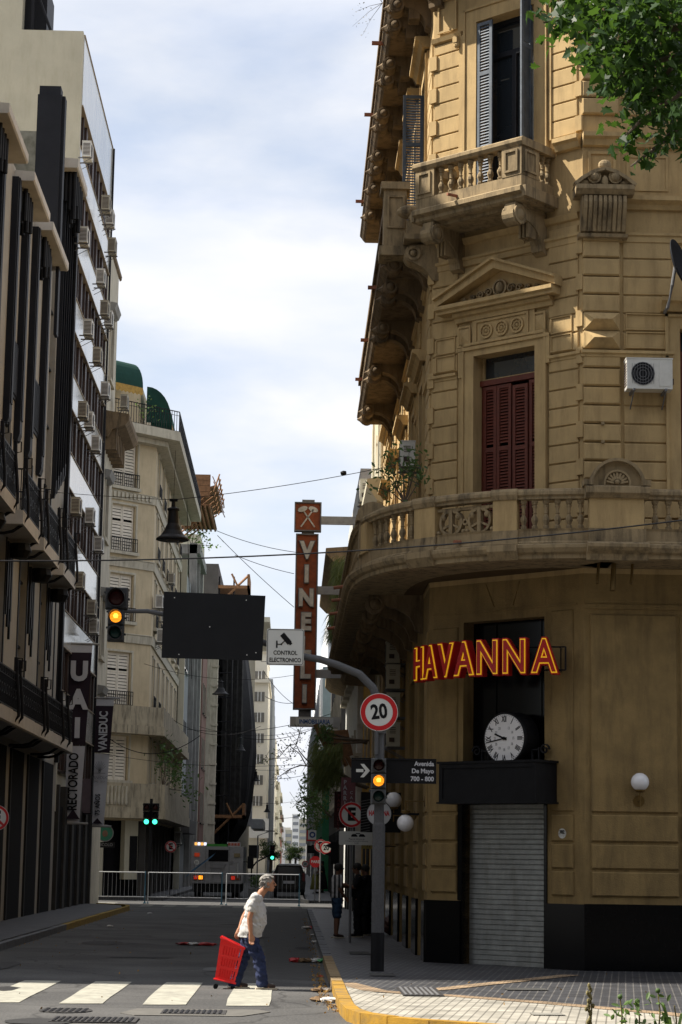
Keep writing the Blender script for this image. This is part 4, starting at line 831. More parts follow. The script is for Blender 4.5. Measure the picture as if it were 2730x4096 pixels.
def ac(xD, yD, plane, side, lab, grp, k=0, sc=1.):
    # side: 'L' = on a wall facing +x, 'R' = on a wall facing -x, 'A' = facing the avenue
    if side == 'A': x, z = aY(xD, yD, plane); loc = (x, plane + .15, z - .27 * sc); rz = 0
    elif side == 'L': y, z = aX(xD, yD, plane); loc = (plane - .12, y, z - .27 * sc); rz = math.pi / 2
    else: y, z = aX(xD, yD, plane); loc = (plane + .12, y, z - .27 * sc); rz = -math.pi / 2
    src = (AC1, AC2)[k]
    if not used[k]: used[k] = True; o = src; o.location = loc; o.rotation_euler = (0, 0, rz); o.scale = (sc,) * 3
    else: o = dup(src, loc, rz, sc=(sc, sc, sc))
    o['label'] = lab
    if grp: o['group'] = grp
    return o
e = ac(1490, 863, 35.82, 'A', 'large white air conditioner with round fan grille on the avenue wall of the ochre building', None)
G1 = 'air conditioners on the glazed tower'
TW = [(200, 350, 0, 'white air conditioner just under the top spandrel of the glazed tower'), (243, 472, 1, 'upper of two air conditioners at the far end of the top window band'), (252, 505, 0, 'big air conditioner hung below its neighbour at the far end of the top band'),
      (192, 546, 0, 'open backed air conditioner beside the last black column, second window band'), (257, 568, 1, 'slatted air conditioner at the tower end, second window band'), (231, 640, 0, 'boxy air conditioner midway along the third window band'),
      (240, 712, 1, 'taller unit of the pair at the tower end, third band'), (249, 735, 0, 'shorter unit of the pair at the tower end, third band'), (202, 757, 0, 'single air conditioner near the middle of the fourth band'), (223, 820, 1, 'air conditioner near the far end of the fourth band'),
      (241, 898, 0, 'slatted air conditioner above the dark cornice ledge'), (190, 945, 1, 'upper of two stacked units on the fifth band'), (204, 968, 0, 'lower of two stacked units on the fifth band'), (220, 1022, 0, 'air conditioner at the far end of the fifth band'),
      (174, 1165, 1, 'open backed air conditioner above the iron balconies, sixth band'), (206, 1188, 0, 'air conditioner right of the open backed one, sixth band'), (226, 1252, 0, 'slatted air conditioner at the tower end below the sixth band'),
      (182, 1335, 1, 'air conditioner beside the last iron balcony, lowest band'), (210, 1398, 1, 'large dark faced unit near the left traffic light'), (215, 1440, 0, 'pale unit just under the large dark faced one')]
for x, y, k, l in TW: ac(x, y, -7.45, 'L', l, G1, k)
ac(285, 925, -7.4, 'L', 'air conditioner on the pale wall left of the green awnings', G1, 1)
ac(365, 1384, -6.5, 'L', 'upper air conditioner beside the green awning cloth on the balcony building', 'air conditioners on the balcony building', 0, 1.15); ac(378, 1416, -6.5, 'L', 'middle air conditioner on the balcony building flank', 'air conditioners on the balcony building', 0); ac(393, 1330, -6.5, 'L', 'highest air conditioner on the balcony building flank', 'air conditioners on the balcony building', 1)
ac(368, 1462, -6.5, 'L', 'lowest air conditioner beside the grey sign board', 'air conditioners on the balcony building', 0, 1.2)
ac(407, 1925, -6.5, 'L', 'air conditioner above the no parking sign on the grey block', None, 0, 1.3)
ac(938, 1050, 2.2, 'R', 'air conditioner among branches at the left edge of the corner building', None, 0, .92)
ac(846, 1133, 2.3, 'R', 'air conditioner behind the rounded end block of the curved balcony', None, 0, 1.3)
for i, (y, l) in enumerate(((1500, 'topmost'), (1558, 'second'), (1622, 'third'), (1690, 'lowest'))): ac(905, y, 2.25, 'R', l + ' air conditioner of the stack in the shade behind the speed sign', 'stack of air conditioners under the curved balcony', 1, .95)
ac(822, 1750, 2.3, 'R', 'air conditioner left of the black street name sign', None, 1)
# satellite dish
t = T('satellite_dish', (6.3, 34.6, 11), 'dark satellite dish on a bent mast at the right edge of the picture', 'satellite dish')
mb = MB(); FD = Vector((.80, -.45, .25)).normalized(); o = Vector(PY(1552, 612, 35.3)); prof_ = [(.02, .0), (.2, .02), (.38, .07), (.46, .11), (.46, .125), (.37, .085), (.2, .035), (.02, .015)]
mb.lathe(o, prof_, 28, FD); mb.build('dish', DKGREY, t, smooth=True)
MB().tube([tuple(o), PY(1545, 655, 35.3), PY(1535, 705, 35.5), (PY(1532, 712, 35.9)[0], 36.1, PY(1532, 712, 35.9)[2])], .03).build('mast', MGREY, t)
# sapling on the balcony
def shrub(name, lab, base, tips, r, nl, ls, rad, mt=LEAF2, cat='plant', grp=None, bm_=BARK):
    t = T(name, base, lab, cat, grp); mb = MB(); lf = MB()
    for tp in tips:
        b = Vector(base); e = Vector(tp); mid = b.lerp(e, .5) + Vector((ru(-.08, .08), ru(-.08, .08), .06)); pts = [b, b.lerp(mid, .5), mid, mid.lerp(e, .6), e]
        mb.tube(pts, r, 5, r2=r * .25)
        for q in range(nl): s = ru(.35, 1.05); p = (mid.lerp(e, (s - .35) / .65)); leaf(lf, p + Vector((random.gauss(0, rad), random.gauss(0, rad), random.gauss(0, rad))), ls * ru(.6, 1.3))
    mb.build('stem', bm_, t); lf.build('foliage', mt, t, fix=False); return t
shrub('sapling', 'leafy green sapling growing out of the curved balcony rail', (1.95, 36.9, 8.2), [(1.75, 36.9, 9.25), (1.45, 36.9, 8.85), (2.1, 36.9, 8.9), (2.25, 36.8, 8.75), (1.95, 36.9, 8.6), (1.3, 37.1, 8.55), (2.0, 36.8, 9.15), (1.6, 36.9, 9.1), (2.2, 36.9, 9.1), (1.7, 36.9, 8.7)], .014, 34, .10, .09)
shrub('cornice_weed', 'dry weed sprouting from the upper balcony edge against the sky', (1.55, 39.9, 18.9), [(1.0, 39.9, 18.7), (.95, 39.8, 18.35), (1.15, 39.9, 18.2), (1.25, 39.8, 19.3), (1.05, 39.8, 19.45)], .006, 12, .04, .06, DRYP)
# ============================================================ TRAFFIC SIGNAL POLE
YP = 35.07; PX = 1.47
FT = Fr((0, YP), (1, 0), (0, -1))
t = T('traffic_signal_pole', (PX, YP, SW), 'grey traffic signal pole with a long curved arm reaching over the street', 'traffic light')
mb = MB(); mb.lathe((PX, YP, .13), [(.105, 0), (.105, 2.35), (.085, 2.4), (.08, 2.85)], 18); mb.build('pole', POLE, t)
mb = MB(); mb.lathe((PX, YP, .13), [(.112, 0), (.112, .62), (.107, .62)], 18); mb.build('pole_foot', BLACK, t)
mb = MB(); mb.lathe((PX, YP, 2.97), [(.078, -.3), (.078, 1.1), (.1, 1.15), (.1, 1.2), (.07, 1.22)], 16); mb.lathe((PX, YP, 2.47), [(.09, 0), (.093, .05), (.09, .06)], 16)
arm = [(PX, 4.1), (PX - .02, 4.45), (PX - .12, 4.75), (PX - .35, 4.98), (1.0 - .25, 5.13), (.45, 5.22), (.19, 5.26), (-.45, 5.47), (-1.2, 5.70), (-1.8, 5.84), (-2.18, 5.93), (-2.45, 5.98), (-2.85, 5.97)]
mb.tube([(x, YP, z) for x, z in arm], .078, 14, r2=.034); mb.build('arm', POLEG, t)
mb = MB(); mb.lathe((PX, YP, 2.5), [(.082, 0), (.084, .012), (.082, .025)], 16); mb.build('painted_band', SIGNW, t)
def signal(mb_name, x, z0, ws, par_, facing, hs, mt, yo=.16, lit=1, offs=(0, 0, 0)):
    # z0 = bottom; ws = widths bottom->top
    hd = MB(); z = z0; Z = []
    for w, h in zip(ws, hs): hd.bblock(facing, x - w / 2, x + w / 2, z, z + h - .012, -.1, yo, .02); Z.append((z + h / 2, w)); z += h
    for zz, w in Z: hd.box(facing, x + w / 2, x + w / 2 + .03, zz - .03, zz + .0, -.02, .05); hd.box(facing, x - w / 2 - .03, x - w / 2, zz + .08, zz + .11, -.02, .05)
    ho = hd.build(mb_name, mt, par_)
    for i, (zz, w) in enumerate(Z):
        r = w * .36; m_ = (GRNL, AMBER, REDL)[i]
        if lit == 0 and i == 0: m_ = GRNON
        if lit == 0 and i == 1: m_ = SIGNK
        vz = MB(); k = 16; P = []
        for n, e in ((yo, 0), (yo + .16, 1)):
            P += [facing.p(x + (r + .02) * math.cos(a), zz + (r + .02) * math.sin(a), (yo + .19 if math.sin(a) > -.2 else yo + .05) if e else n) for a in [math.pi * 2 * j / k for j in range(k)]]
        P += [facing.p(x + (r + .008) * math.cos(a), zz + (r + .008) * math.sin(a), (yo + .19 if math.sin(a) > -.2 else yo + .05)) for a in [math.pi * 2 * j / k for j in range(k)]] + [facing.p(x + (r + .008) * math.cos(a), zz + (r + .008) * math.sin(a), yo) for a in [math.pi * 2 * j / k for j in range(k)]]
        vz.add(P, [(a * k + j, a * k + (j + 1) % k, (a + 1) * k + (j + 1) % k, (a + 1) * k + j) for a in range(3) for j in range(k)]); vz.build('visor', mt, ho)
        q = MB(); q.lathe(facing.p(x, zz, yo), [(r, 0), (r, .004), (r * .8, .02), (r * .4, .03), (.002, .034)], 20, facing.n); lo = q.build('lens', m_, ho)
        if m_ is AMBER:
            q = MB(); q.lathe(facing.p(x, zz + r * .12, yo + .026), [(r * .42, 0), (r * .42, .008), (.002, .012)], 16, facing.n); q.build('lamp_core', AMBC, lo)
            q = MB()
            for j in range(7): hw = math.sqrt(max(0, 1 - ((j - 3) / 3.6) ** 2)) * r * .9; q.box(facing, x - hw, x + hw, zz + (j - 3) * r * .26 - .003, zz + (j - 3) * r * .26 + .003, yo + .03, yo + .036)
            q.build('lens_rib', mat('amber_rib', (.5, .12, .01), .5, 0, 3, 0), lo)
    return ho
signal('signal_head', PX - .02, 2.83, (.245, .245, .245), t, FT, (.255, .255, .255), TLP, .17)
signal('signal_head', -2.97, 5.46, (.27, .27, .37), t, FT, (.27, .27, .37), TLG, .12)
# blank board
t = T('blank_board', (-1.35, YP, 5.7), 'large plain charcoal board seen from behind on the signal arm', 'sign board')
mb = MB(); mb.prism(FT, [(-2.18, 6.30), (-.48, 6.26), (-.515, 5.17), (-2.19, 5.19)], .10, .125); mb.build('panel', BOARD, t)
mb = MB()
for a, b in ((-2.0, 6.2), (-.8, 6.18), (-1.9, 5.25), (-.77, 5.26), (-1.4, 5.72), (-.62, 5.3)): mb.disc(FT, a, b, .009, .125, .132, 8)
mb.build('rivet', WHITE, t)
MB().box(FT, -1.42, -1.34, 5.3, 6.2, .0, .1).build('clamp', MGREY, t)
# control electronico
t = T('camera_warning_sign', (-.13, YP, 5.4), 'white square sign with black camera symbol reading CONTROL ELECTRONICO', 'sign')
def rrect(u0, u1, z0, z1, r, k=4): return [(cx + r * math.cos(a0 + i * math.pi / 2 / k), cz + r * math.sin(a0 + i * math.pi / 2 / k)) for cx, cz, a0 in ((u1 - r, z1 - r, 0), (u0 + r, z1 - r, math.pi / 2), (u0 + r, z0 + r, math.pi), (u1 - r, z0 + r, 1.5 * math.pi)) for i in range(k + 1)]
mb = MB(); mb.prism(FT, rrect(-.445, .18, 5.10, 5.71, .03), .10, .115); pn = mb.build('panel', SIGNW, t)
mb = MB(); P1 = rrect(-.43, .165, 5.115, 5.695, .03)
for i in range(len(P1)): mb.bar(FT, P1[i], P1[(i + 1) % len(P1)], .008, .115, .118)
mb.build('border_line', SIGNK, pn)
mb = MB(); mb.bar(FT, (-.19, 5.62), (-.06, 5.47), .085, .115, .12); mb.bar(FT, (-.055, 5.475), (-.035, 5.45), .05, .115, .12); mb.bar(FT, (-.13, 5.52), (-.2, 5.455), .016, .115, .12); mb.disc(FT, -.2, 5.45, .016, .115, .12, 10); mb.bar(FT, (-.2, 5.45), (-.275, 5.45), .014, .115, .12); mb.bar(FT, (-.275, 5.39), (-.275, 5.51), .024, .115, .12); mb.build('camera_symbol', SIGNK, pn)
text('CONTROL', FT, -.13, 5.305, .117, .098, 'sign_text', SIGNK, pn, sx=.85, bold=.002, depth=.003); text('ELECTRONICO', FT, -.13, 5.185, .117, .098, 'sign_text', SIGNK, pn, sx=.80, bold=.002, depth=.003)
# 20 sign
def round20(t, fr, u, z, r, n, rot=0.):
    mb = MB(); mb.disc(fr, u, z, r, n, n + .012, 36); pn = mb.build('disc', SIGNW, t)
    MB().ring(fr, u, z, r * .73, r * .965, n + .012, n + .016, 40).build('red_rim', SIGNR, pn)
    text('20', fr, u, z + .0, n + .014, r * 1.06, 'sign_text', SIGNK, pn, sx=.82, bold=r * .035, rot=rot, depth=.004); return pn
t = T('speed_limit_sign', (PX, YP, 4.34), 'round red rimmed 20 speed sign on top of the near signal pole', 'sign')
round20(t, FT, 1.445, 4.345, .315, .12, .12)
mb = MB(); mb.box(FT, PX - .1, PX + .1, 4.0, 4.1, .06, .12); mb.tube([FT.p(PX - .06, 4.1, .1), FT.p(PX - .06, 3.65, .1)], .035); mb.build('bracket', POLEG, t)
# street name sign
t = T('street_name_sign', (PX, YP, 3.4), 'black street sign with white arrow reading Avenida De Mayo 700 - 800', 'sign')
mb = MB(); mb.box(FT, 1.0, 1.36, 3.19, 3.56, .02, .05); mb.box(FT, 1.58, 2.41, 3.20, 3.575, .02, .05)
for a, b in ((1.0, 1.36), (1.58, 2.41)): mb.box(FT, a, b, 3.565, 3.59, .01, .07); mb.box(FT, a, b, 3.18, 3.205, .01, .07)
pn = mb.build('panel', SIGNK, t)
mb = MB(); mb.box(FT, 1.08, 1.2, 3.355, 3.405, .05, .054); mb.prism(FT, [(1.15, 3.49), (1.21, 3.49), (1.31, 3.38), (1.21, 3.27), (1.15, 3.27), (1.235, 3.38)], .05, .054); mb.build('arrow', SIGNW, pn)
for s, z in (('Avenida', 3.505), ('De Mayo', 3.385), ('700 - 800', 3.255)): text(s, FT, 2.37, z, .053, .105, 'sign_text', BANW, pn, sx=.95, bold=.003, depth=.004, align='RIGHT')
# ============================================================ LEFT SIDE
# hidden corner block (only its shadow reaches the picture)
def simple_block(name, x0, x1, y0, y1, h, mt, lab, cat='building', win=None):
    t = T(name, ((x0 + x1) / 2, y0, 0), lab, cat); mb = MB(); mb.w(x0, x1, y0, y1, 0, h); wl = mb.build('wall', mt, t); return t
t = simple_block('corner_block', -24, -7.9, 34.6, 46.5, 26.4, CREAM, 'tall cream block on the left corner of the avenue')
for k in range(9):
    for j in range(4):
        q = MB(); q.box(Fr((-24, 34.6), (1, 0), (0, -1)), 1.5 + j * 4, 3 + j * 4, 1.0 + k * 3.3, 3.2 + k * 3.3, 0, .04); q.build('window', GLASS, t)
# --- white plastered building with black columns
t1 = T('black_column_building', (-7.9, 58, 0), 'pale plastered building with black columns, curved iron balcony straps and stepped white canopies', 'building')
bays = [(49.9, 53.0), (54.6, 58.27), (59.34, 63.33), (64.59, 68.2)]
dk = [(50.4, 52.3), (55.25, 56.95), (60.03, 61.77), (65.07, 66.7), (69.4, 70.4)]
mb = MB(); wall_grid(mb, LW, 46.6, 64.8, 0, 20.6, [(a, b, 5.6, 19.9) for a, b in dk[:3]], -.3, 0); wall_grid(mb, LW, 64.8, 71.35, 0, 24.7, [(a, b, 5.6, 23.6) for a, b in dk[3:4]], -.3, 0)
mb.w(-22, -8.2, 46.6, 64.8, 20.3, 20.6); mb.w(-22, -8.2, 64.8, 71.35, 24.4, 24.7)
mb.build('wall', mat('white_render', (.31, .29, .25), .95, .1, 1.5, .6, dirt_amt=.4, streak=1, dirt=(.26, .23, .18), fine=30), t1)
mb = MB(); mb.box(LW, 46.7, 71.3, 0, 20.2, -.7, -.6); mb.build('dark_interior', DARKIN, t1)
for a, b in dk[:4]:
    top = 19.9 if a < 64 else 23.6; f_ = MB()
    for z in [6 + 1.9 * i for i in range(8)]: f_.box(LW, a, b, z, z + .07, -.22, -.12)
    f_.box(LW, a + .5, a + .56, 5.6, top, -.22, -.12); f_ = f_.build('window', BLACK, t1); MB().box(LW, a, b, 5.6, top, -.28, -.25).build('pane', GLASS, f_)
mb = MB()
for a, b in dk: mb.box(LW, a - .16, a, 5.6, 13.4, .0, .03); mb.cut(); mb.box(LW, b, b + .16, 5.6, 13.4, 0, .03); mb.cut()
mb.box(LW, 70.6, 71.0, 5, 24.7, 0, .14); mb.parts('black_pilaster', BLACK, t1)
def fin(y, z0, z1, w, pr):
    pr *= .3
    P = [(.0, z1), (pr, z1), (pr, z0 + .2), (pr * .7, z0 + .02), (pr * .3, z0), (0, z0 + .05)]
    q = MB(); q.prism(Fr((-7.9, y), (1, 0), (0, 1)), P, 0, w); q.box(LW, y + .1, y + w - .1, z0 + .6, z1, pr, pr + .03); q.build('hanging_fin', DKGREY, t1)
for i, (y0, y1) in enumerate([(50.3, 54.2), (55.6, 59.4), (60.2, 64.6)]):
    fin(y0 - .35, 13.3, 20.2, .5, .6); fin(y1 - 1.9, 13.3, 20.2, .5, .6)
    q = MB(); q.box(LW, y0 + .3, y1 - 1.9, 14.4, 16.0, .0, .04)
    for k in range(12): q.box(LW, y0 + .35 + k * (y1 - y0 - 2.3) / 12, y0 + .43 + k * (y1 - y0 - 2.3) / 12, 14.5, 15.9, .04, .07)
    q.build('slatted_panel', DKGREY, t1)
    q = MB(); q.prof(LW, y0, y1, [(0, 20.2), (.52, 20.2), (.56, 20.24), (.56, 20.46), (0, 20.5)]); q.build('canopy', mat('white_canopy_concrete', (.46, .43, .38), .9, .1, 2, .3, dirt_amt=.3, dirt=(.3, .27, .22)), t1)
    q = MB()
    for r in range(4):
        for c in range(2): q.tube([LW.p(y0 + .6 + r * .4 + c * .15, 20.2, .09 + c * .14), LW.p(y0 + .6 + r * .4 + c * .15, 19.5 - .22 * ((r + c) % 3), .09 + c * .14)], .07, 8)
    q.build('hanging_tube', BLACK, t1)
y0, y1 = 66.3, 69.4; q = MB(); q.prof(LW, y0, y1, [(0, 24.2), (.52, 24.2), (.56, 24.24), (.56, 24.5), (0, 24.55)]); q.build('canopy', MC['white_canopy_concrete'], t1)
for k in range(5): fin(66.9 + k * .62, 13.3 + .25 * k, 24.2, .2, .5)
q = MB()
for r in range(5):
    for c in range(3): q.tube([LW.p(y0 + .5 + r * .5, 24.2, .12 + c * .14), LW.p(y0 + .5 + r * .5, 23.2 - .3 * ((r + c) % 3), .12 + c * .14)], .08, 8)
q.build('hanging_tube', BLACK, t1)
q = MB(); q.w(-8.44, -7.68, 63.9, 64.54, 20.62, 25.8); q.w(-8.40, -7.72, 63.95, 64.5, 25.8, 26.1); q.w(-7.68, -7.58, 64.05, 64.5, 18, 25.8); q.w(-9.9, -9.2, 63.9, 64.7, 20.5, 25.1); q.build('black_pylon', DKGREY, t1)
q = MB(); q.w(-20, -7.88, 64.55, 64.79, 20.6, 24.8); q.build('mottled_end_wall', mat('mottled_wall', (.30, .29, .24), .95, .35, 1.2, .3, dirt_amt=.8, dirt=(.10, .10, .06)), t1)
def straps(par_, ys, zt, zb, X, pr):
    q = MB()
    for y in ys:
        q.tube([LW.p(y, zt + .35, pr + .02), LW.p(y, zt, pr + .03), LW.p(y, zb + .55, pr + .11), LW.p(y, zb + .2, pr + .12), LW.p(y, zb - .02, pr - .02), LW.p(y, zb - .2, pr - .28), LW.p(y, zb - .25, pr - .5), LW.p(y, zb - .25, .0)], .045, 6)
        q.box(LW, y - .05, y + .05, zt - .3, zt + .38, pr - .04, pr + .04); q.tube([LW.p(y, zt + .36, pr + .02), LW.p(y, zt + .36, pr + .16), LW.p(y, zt + .1, pr + .16), LW.p(y, zt + .08, pr + .05)], .02, 5); q.cut()
    return q.parts('curved_strap', IRON, par_)
def iron_rail(par_, fr, a, b, z0, z1, n, st=.14, rings=True, ends=0., name='railing', mt=IRON):
    q = MB(); q.box(fr, a, b, z1 - .04, z1, n - .02, n + .02); q.box(fr, a, b, z0, z0 + .03, n - .015, n + .015); q.box(fr, a, b, z1 - .22, z1 - .20, n - .01, n + .01)
    k = max(2, int((b - a) / st))
    for i in range(k + 1): u = a + (b - a) * i / k; q.box(fr, u - .011, u + .011, z0, z1, n - .011, n + .011)
    if rings:
        j = max(1, int((b - a) / .42))
        for i in range(j): u = a + (b - a) * (i + .5) / j; q.ring(fr, u, z0 + (z1 - z0) * .42, .10, .125, n - .01, n + .01, 12); q.ring(fr, u, z1 - .11, .06, .08, n - .01, n + .01, 8)
    if ends:
        for u in (a, b):
            q.box(fr, u - .02, u + .02, z1 - .04, z1, n - ends, n)
            for i in range(5): nn = n - ends * (i + .5) / 5; q.box(fr, u - .012, u + .012, z0, z1, nn - .012, nn + .012)
    return q.build(name, mt, par_)
for (y0, y1) in bays:
    q = MB(); q.prof(LW, y0, y1, [(0, 10.5), (.75, 10.5), (.75, 10.86), (0, 10.9)]); bq = q.build('balcony', MC['white_canopy_concrete'], t1)
    iron_rail(bq, LW, y0 + .1, y1 - .05, 10.9, 12.0, .72, .13, True, .72); straps(bq, (y0 + .35, y1 - .3), 11.95, 10.55, -7.15, .72)
    q = MB(); q.lathe(LW.p(y1 - .7, 10.4, .3), [(.28, 0), (.34, -.2), (.22, -.4), (.06, -.42)], 10); q.build('console', BLACK, bq)
    q = MB()
    for k in range(3): yy = y1 - 1.2 + k * .42; q.box(LW, yy, yy + .2, 8.9 - .3 * k, 10.4, .0, .07); q.box(LW, yy + .04, yy + .16, 8.4 - .3 * k, 9.0 - .3 * k, .0, .06); q.cut()
    q.parts('pendant', BLACK, bq)
q = MB(); q.prof(LW, 46.6, 67.7, [(0, 5.14), (.86, 5.14), (.9, 5.18), (.9, 5.5), (0, 5.55)]); bq = q.build('long_balcony', MC['white_canopy_concrete'], t1)
iron_rail(bq, LW, 46.6, 67.6, 5.55, 6.5, .86, .16, True, .8); straps(bq, (53.5, 54.2, 59.2, 60.0, 64.2, 66.0), 6.5, 5.2, 0, .86)
for i in range(6):
    a = 48 + i * 3.9; q = MB(); q.box(LW, a, a + 2.9, 0, 4.9, .002, .02); q = q.build('shop_shutter', DARKIN, t1); q2 = MB(); q2.box(LW, a - .2, a, 0, 4.9, .0, .06); q2.build('jamb', mat('dim_jamb', (.014, .013, .012), .7, .3, 2), q)  # shutters and jambs coloured near black for the deep street-level shade
# --- glazed tower
t2 = T('glazed_tower', (-7.9, 78, 0), 'tall cream tower with glossy white spandrels, brown framed windows and many air conditioners', 'building')
TZ = [28.35 - 2.76 * k for k in range(9)]
mb = MB(); mb.w(-22, -8.02, 71.4, 84.4, 0, 31.0); mb.w(-8.02, -7.9, 71.4, 71.7, 3.4, 31.0); mb.w(-8.02, -7.92, 84.1, 84.4, 3.4, 31.0); mb.build('wall', CREAM, t2)
mb = MB(); mb.w(-22, -10.1, 71.4, 80, 31.0, 34.5); mb.build('penthouse', CREAM, t2)
q = MB(); q.w(-10.1, -9.3, 72, 74, 31, 33); q.w(-9.8, -9.7, 71.5, 71.6, 31, 33.6); q.tube([(-10, 71.6, 33.5), (-9.1, 71.6, 31.1)], .05); q.build('roof_stair', IRON, t2)
for k, zb in enumerate(TZ):
    zt = 30.95 if k == 0 else zb + 1.22
    q = MB(); q.box(LW, 71.7, 84.1, zb, zt, -.1, .02)
    sp_ = q.build('spandrel', SPGLASS, t2); q = MB(); q.box(LW, 71.7, 84.1, zb - .05, zb, -.1, .06); q.box(LW, 71.7, 84.1, zt, zt + .03, -.1, .05); q.build('spandrel_trim', mat('tan_trim', (.30, .24, .17), .7, .1, 4), sp_)
    zl = zb - 1.5
    for j in range(5):
        a = 71.75 + j * 2.47; q = MB()
        for u0, u1, c, d in ((a, a + .16, zl, zb), (a + 2.2, a + 2.42, zl, zb), (a + 1.1, a + 1.2, zl, zb), (a, a + 2.42, zl, zl + .06)): q.box(LW, u0, u1, c, d, -.1, -.02)
        w_ = q.build('window', BROWNF, t2); MB().box(LW, a, a + 2.42, zl, zb, -.11, -.09).build('pane', GLASS, w_)
for i in range(5):
    a = 72 + i * 2.5; q = MB(); q.box(LW, a, a + 1.8, 0, 3.6, -.1, .01); q = q.build('doorway', DARKIN, t2); q2 = MB(); q2.box(LW, a - .35, a - .02, 0, 4.3, -.1, .1); q2.box(LW, a + 1.8, a + 2.1, 0, 4.3, -.1, .1); q2.build('door_pier', mat('shade_dark_stone', (.035, .032, .028), .8, .3, 2), q)  # pier stone coloured near black to deepen the shade at street level
q = MB(); q.tube([LW.p(84.0, 31, .06), LW.p(84.0, 4, .06)], .04); q.tube([LW.p(83.6, 20, .05), LW.p(83.6, 4, .05)], .02); q.build('downpipe', IRON, t2)
# --- narrow pale classical building behind the tower
t3 = T('classical_building', (-7.9, 87, 0), 'pale building with heavy dark cornice ledge between the glazed tower and the balcony building', 'building')
mb = MB(); wall_grid(mb, LW, 84.45, 88.9, 0, 27.0, [(85.6, 87.0, 14.9, 17.3), (85.6, 87.0, 10.0, 12.4), (85.6, 87, 21.6, 24.4), (85.6, 87, 6, 8.4)], -.25, 0); mb.w(-20, -8.15, 84.45, 88.9, 0, 27.0); mb.build('wall', GREYST, t3)
mb = MB(); mb.prof(LW, 84.5, 89.5, [(0, 18.9), (.15, 18.9), (.3, 19.2), (.85, 19.4), (1.0, 19.6), (1.0, 19.85), (0, 20.0)])
for k in range(6): mb.box(LW, 84.7 + k * .8, 84.95 + k * .8, 18.4, 19.3, 0, .5)
mb.build('cornice', STAINSHADE, t3)
mb = MB(); mb.prof(LW, 84.5, 89.4, [(0, 26.8), (.08, 26.85), (.1, 27.0), (0, 27.05)]); mb.build('top_cornice', STAINSHADE, t3)
for z0, z1 in ((14.9, 17.3), (10, 12.4), (21.6, 24.4), (6, 8.4)):
    q = MB(); q.box(LW, 85.6, 87, z0, z1, -.2, -.18); w_ = q.build('window', DARKIN, t3); q = MB(); q.box(LW, 85.45, 85.6, z0, z1, 0, .06); q.box(LW, 87.0, 87.15, z0, z1, 0, .06); q.box(LW, 85.35, 87.25, z0 - .15, z0, 0, .12); q.build('window_surround', GREYST, w_)
    q = MB(); q.prof(LW, 85.3, 87.3, [(0, z1), (.2, z1 + .1), (.3, z1 + .35), (0, z1 + .4)]); q.build('window_pediment', CONC, w_)
# --- balcony building with chamfer, green awnings
XF = -6.8
FF = Fr((XF, 0), (0, 1), (1, 0)); G0 = Vector((-10.0, 96.8)); FCg = Fr(G0, (1, 1), (1, -1)); LG = 3.2 * math.sqrt(2)
t4 = T('balcony_building', (-7.5, 99, 0), 'cream corner building with white louvred shutters, iron balconies and green awnings on top', 'building')
HG = 22.2
STAIN = mat('stained_balcony_plaster', (.36, .31, .22), .95, .2, 1.2, .3, dirt_amt=.9, streak=1, dirt=(.05, .042, .03))
WZ = [(19.3, 21.4), (16.2, 18.4), (12.9, 15.1), (8.95, 11.4), (5.45, 7.5)]
chw = [(1.9, 3.3, a, b) for a, b in WZ]; flw = [(101.6 + 3.9 * j, 102.9 + 3.9 * j, a, b) for j in range(6) for a, b in WZ]
mb = MB(); wall_grid(mb, FCg, 0, LG, 3.6, HG, chw, -.35, 0); wall_grid(mb, FF, 100, 124, 3.6, HG, flw, -.35, 0); mb.w(-26, -10, 96.6, 96.85, 0, HG); mb.hp([(-10, 96.9), (XF - .4, 100.1), (XF - .4, 124), (-26, 124), (-26, 96.9)], HG - .3, HG)
mb.hp([(-10.2, 97.6), (XF - .9, 100.9), (XF - .9, 124), (-26, 124), (-26, 97.6)], HG, 24.9); mb.build('wall', mat('cream_ashlar', (.50, .41, .27), .9, .1, 1.2, .2, dirt_amt=.45, streak=1, dirt=(.27, .22, .15)), t4)
mb = MB(); mb.hp([(-10.0, 97.5), (XF - .5, 101), (XF - .5, 124), (-25, 124), (-25, 97.5)], .1, HG - .4); mb.build('dark_interior', DARKIN, t4)
for fr, hs in ((FCg, chw), (FF, flw)):
    for (a, b, c, d) in hs:
        m_ = (a + b) / 2; w_ = MB(); w_.box(fr, a, b, d - .1, d, -.2, -.15); w_.box(fr, a, a + .04, c, d, -.2, -.15); w_ = w_.build('window', SHCRM, t4)
        shutter('louvred_shutter', fr, a + .02, m_ - .01, c, d, -.14, SHCRM, w_, slat=.15); shutter('louvred_shutter', fr, m_ + .01, b - .02, c, d, -.14, SHCRM, w_, slat=.15); MB().box(fr, a, b, c, d, -.3, -.28).build('pane', DARKIN, w_)
        q = MB(); q.box(fr, a - .14, a - .04, c, d + .14, 0, .05); q.box(fr, b + .04, b + .14, c, d + .14, 0, .05); q.box(fr, a - .14, b + .14, d + .04, d + .14, 0, .06); q.box(fr, a - .2, b + .2, c - .15, c, 0, .18); q.build('window_surround', GREYST, w_)
        if c > 8: iron_rail(w_, fr, a - .1, b + .1, c, c + .65, .14, .13, False)
mb = MB()
for z in (18.65, 15.45, 11.9): mb.prof(FCg, 0, LG, [(0, z), (.08, z), (.12, z + .35), (.16, z + .4), (0, z + .45)], d1=-.4); mb.prof(FF, 100, 124, [(0, z), (.08, z), (.12, z + .35), (.16, z + .4), (0, z + .45)], d0=-.4)
for i in range(16): mb.box(FCg, .3 + i * .25, .42 + i * .25, 18.75, 19.0, .05, .18)
mb.build('string_course', GREYST, t4)
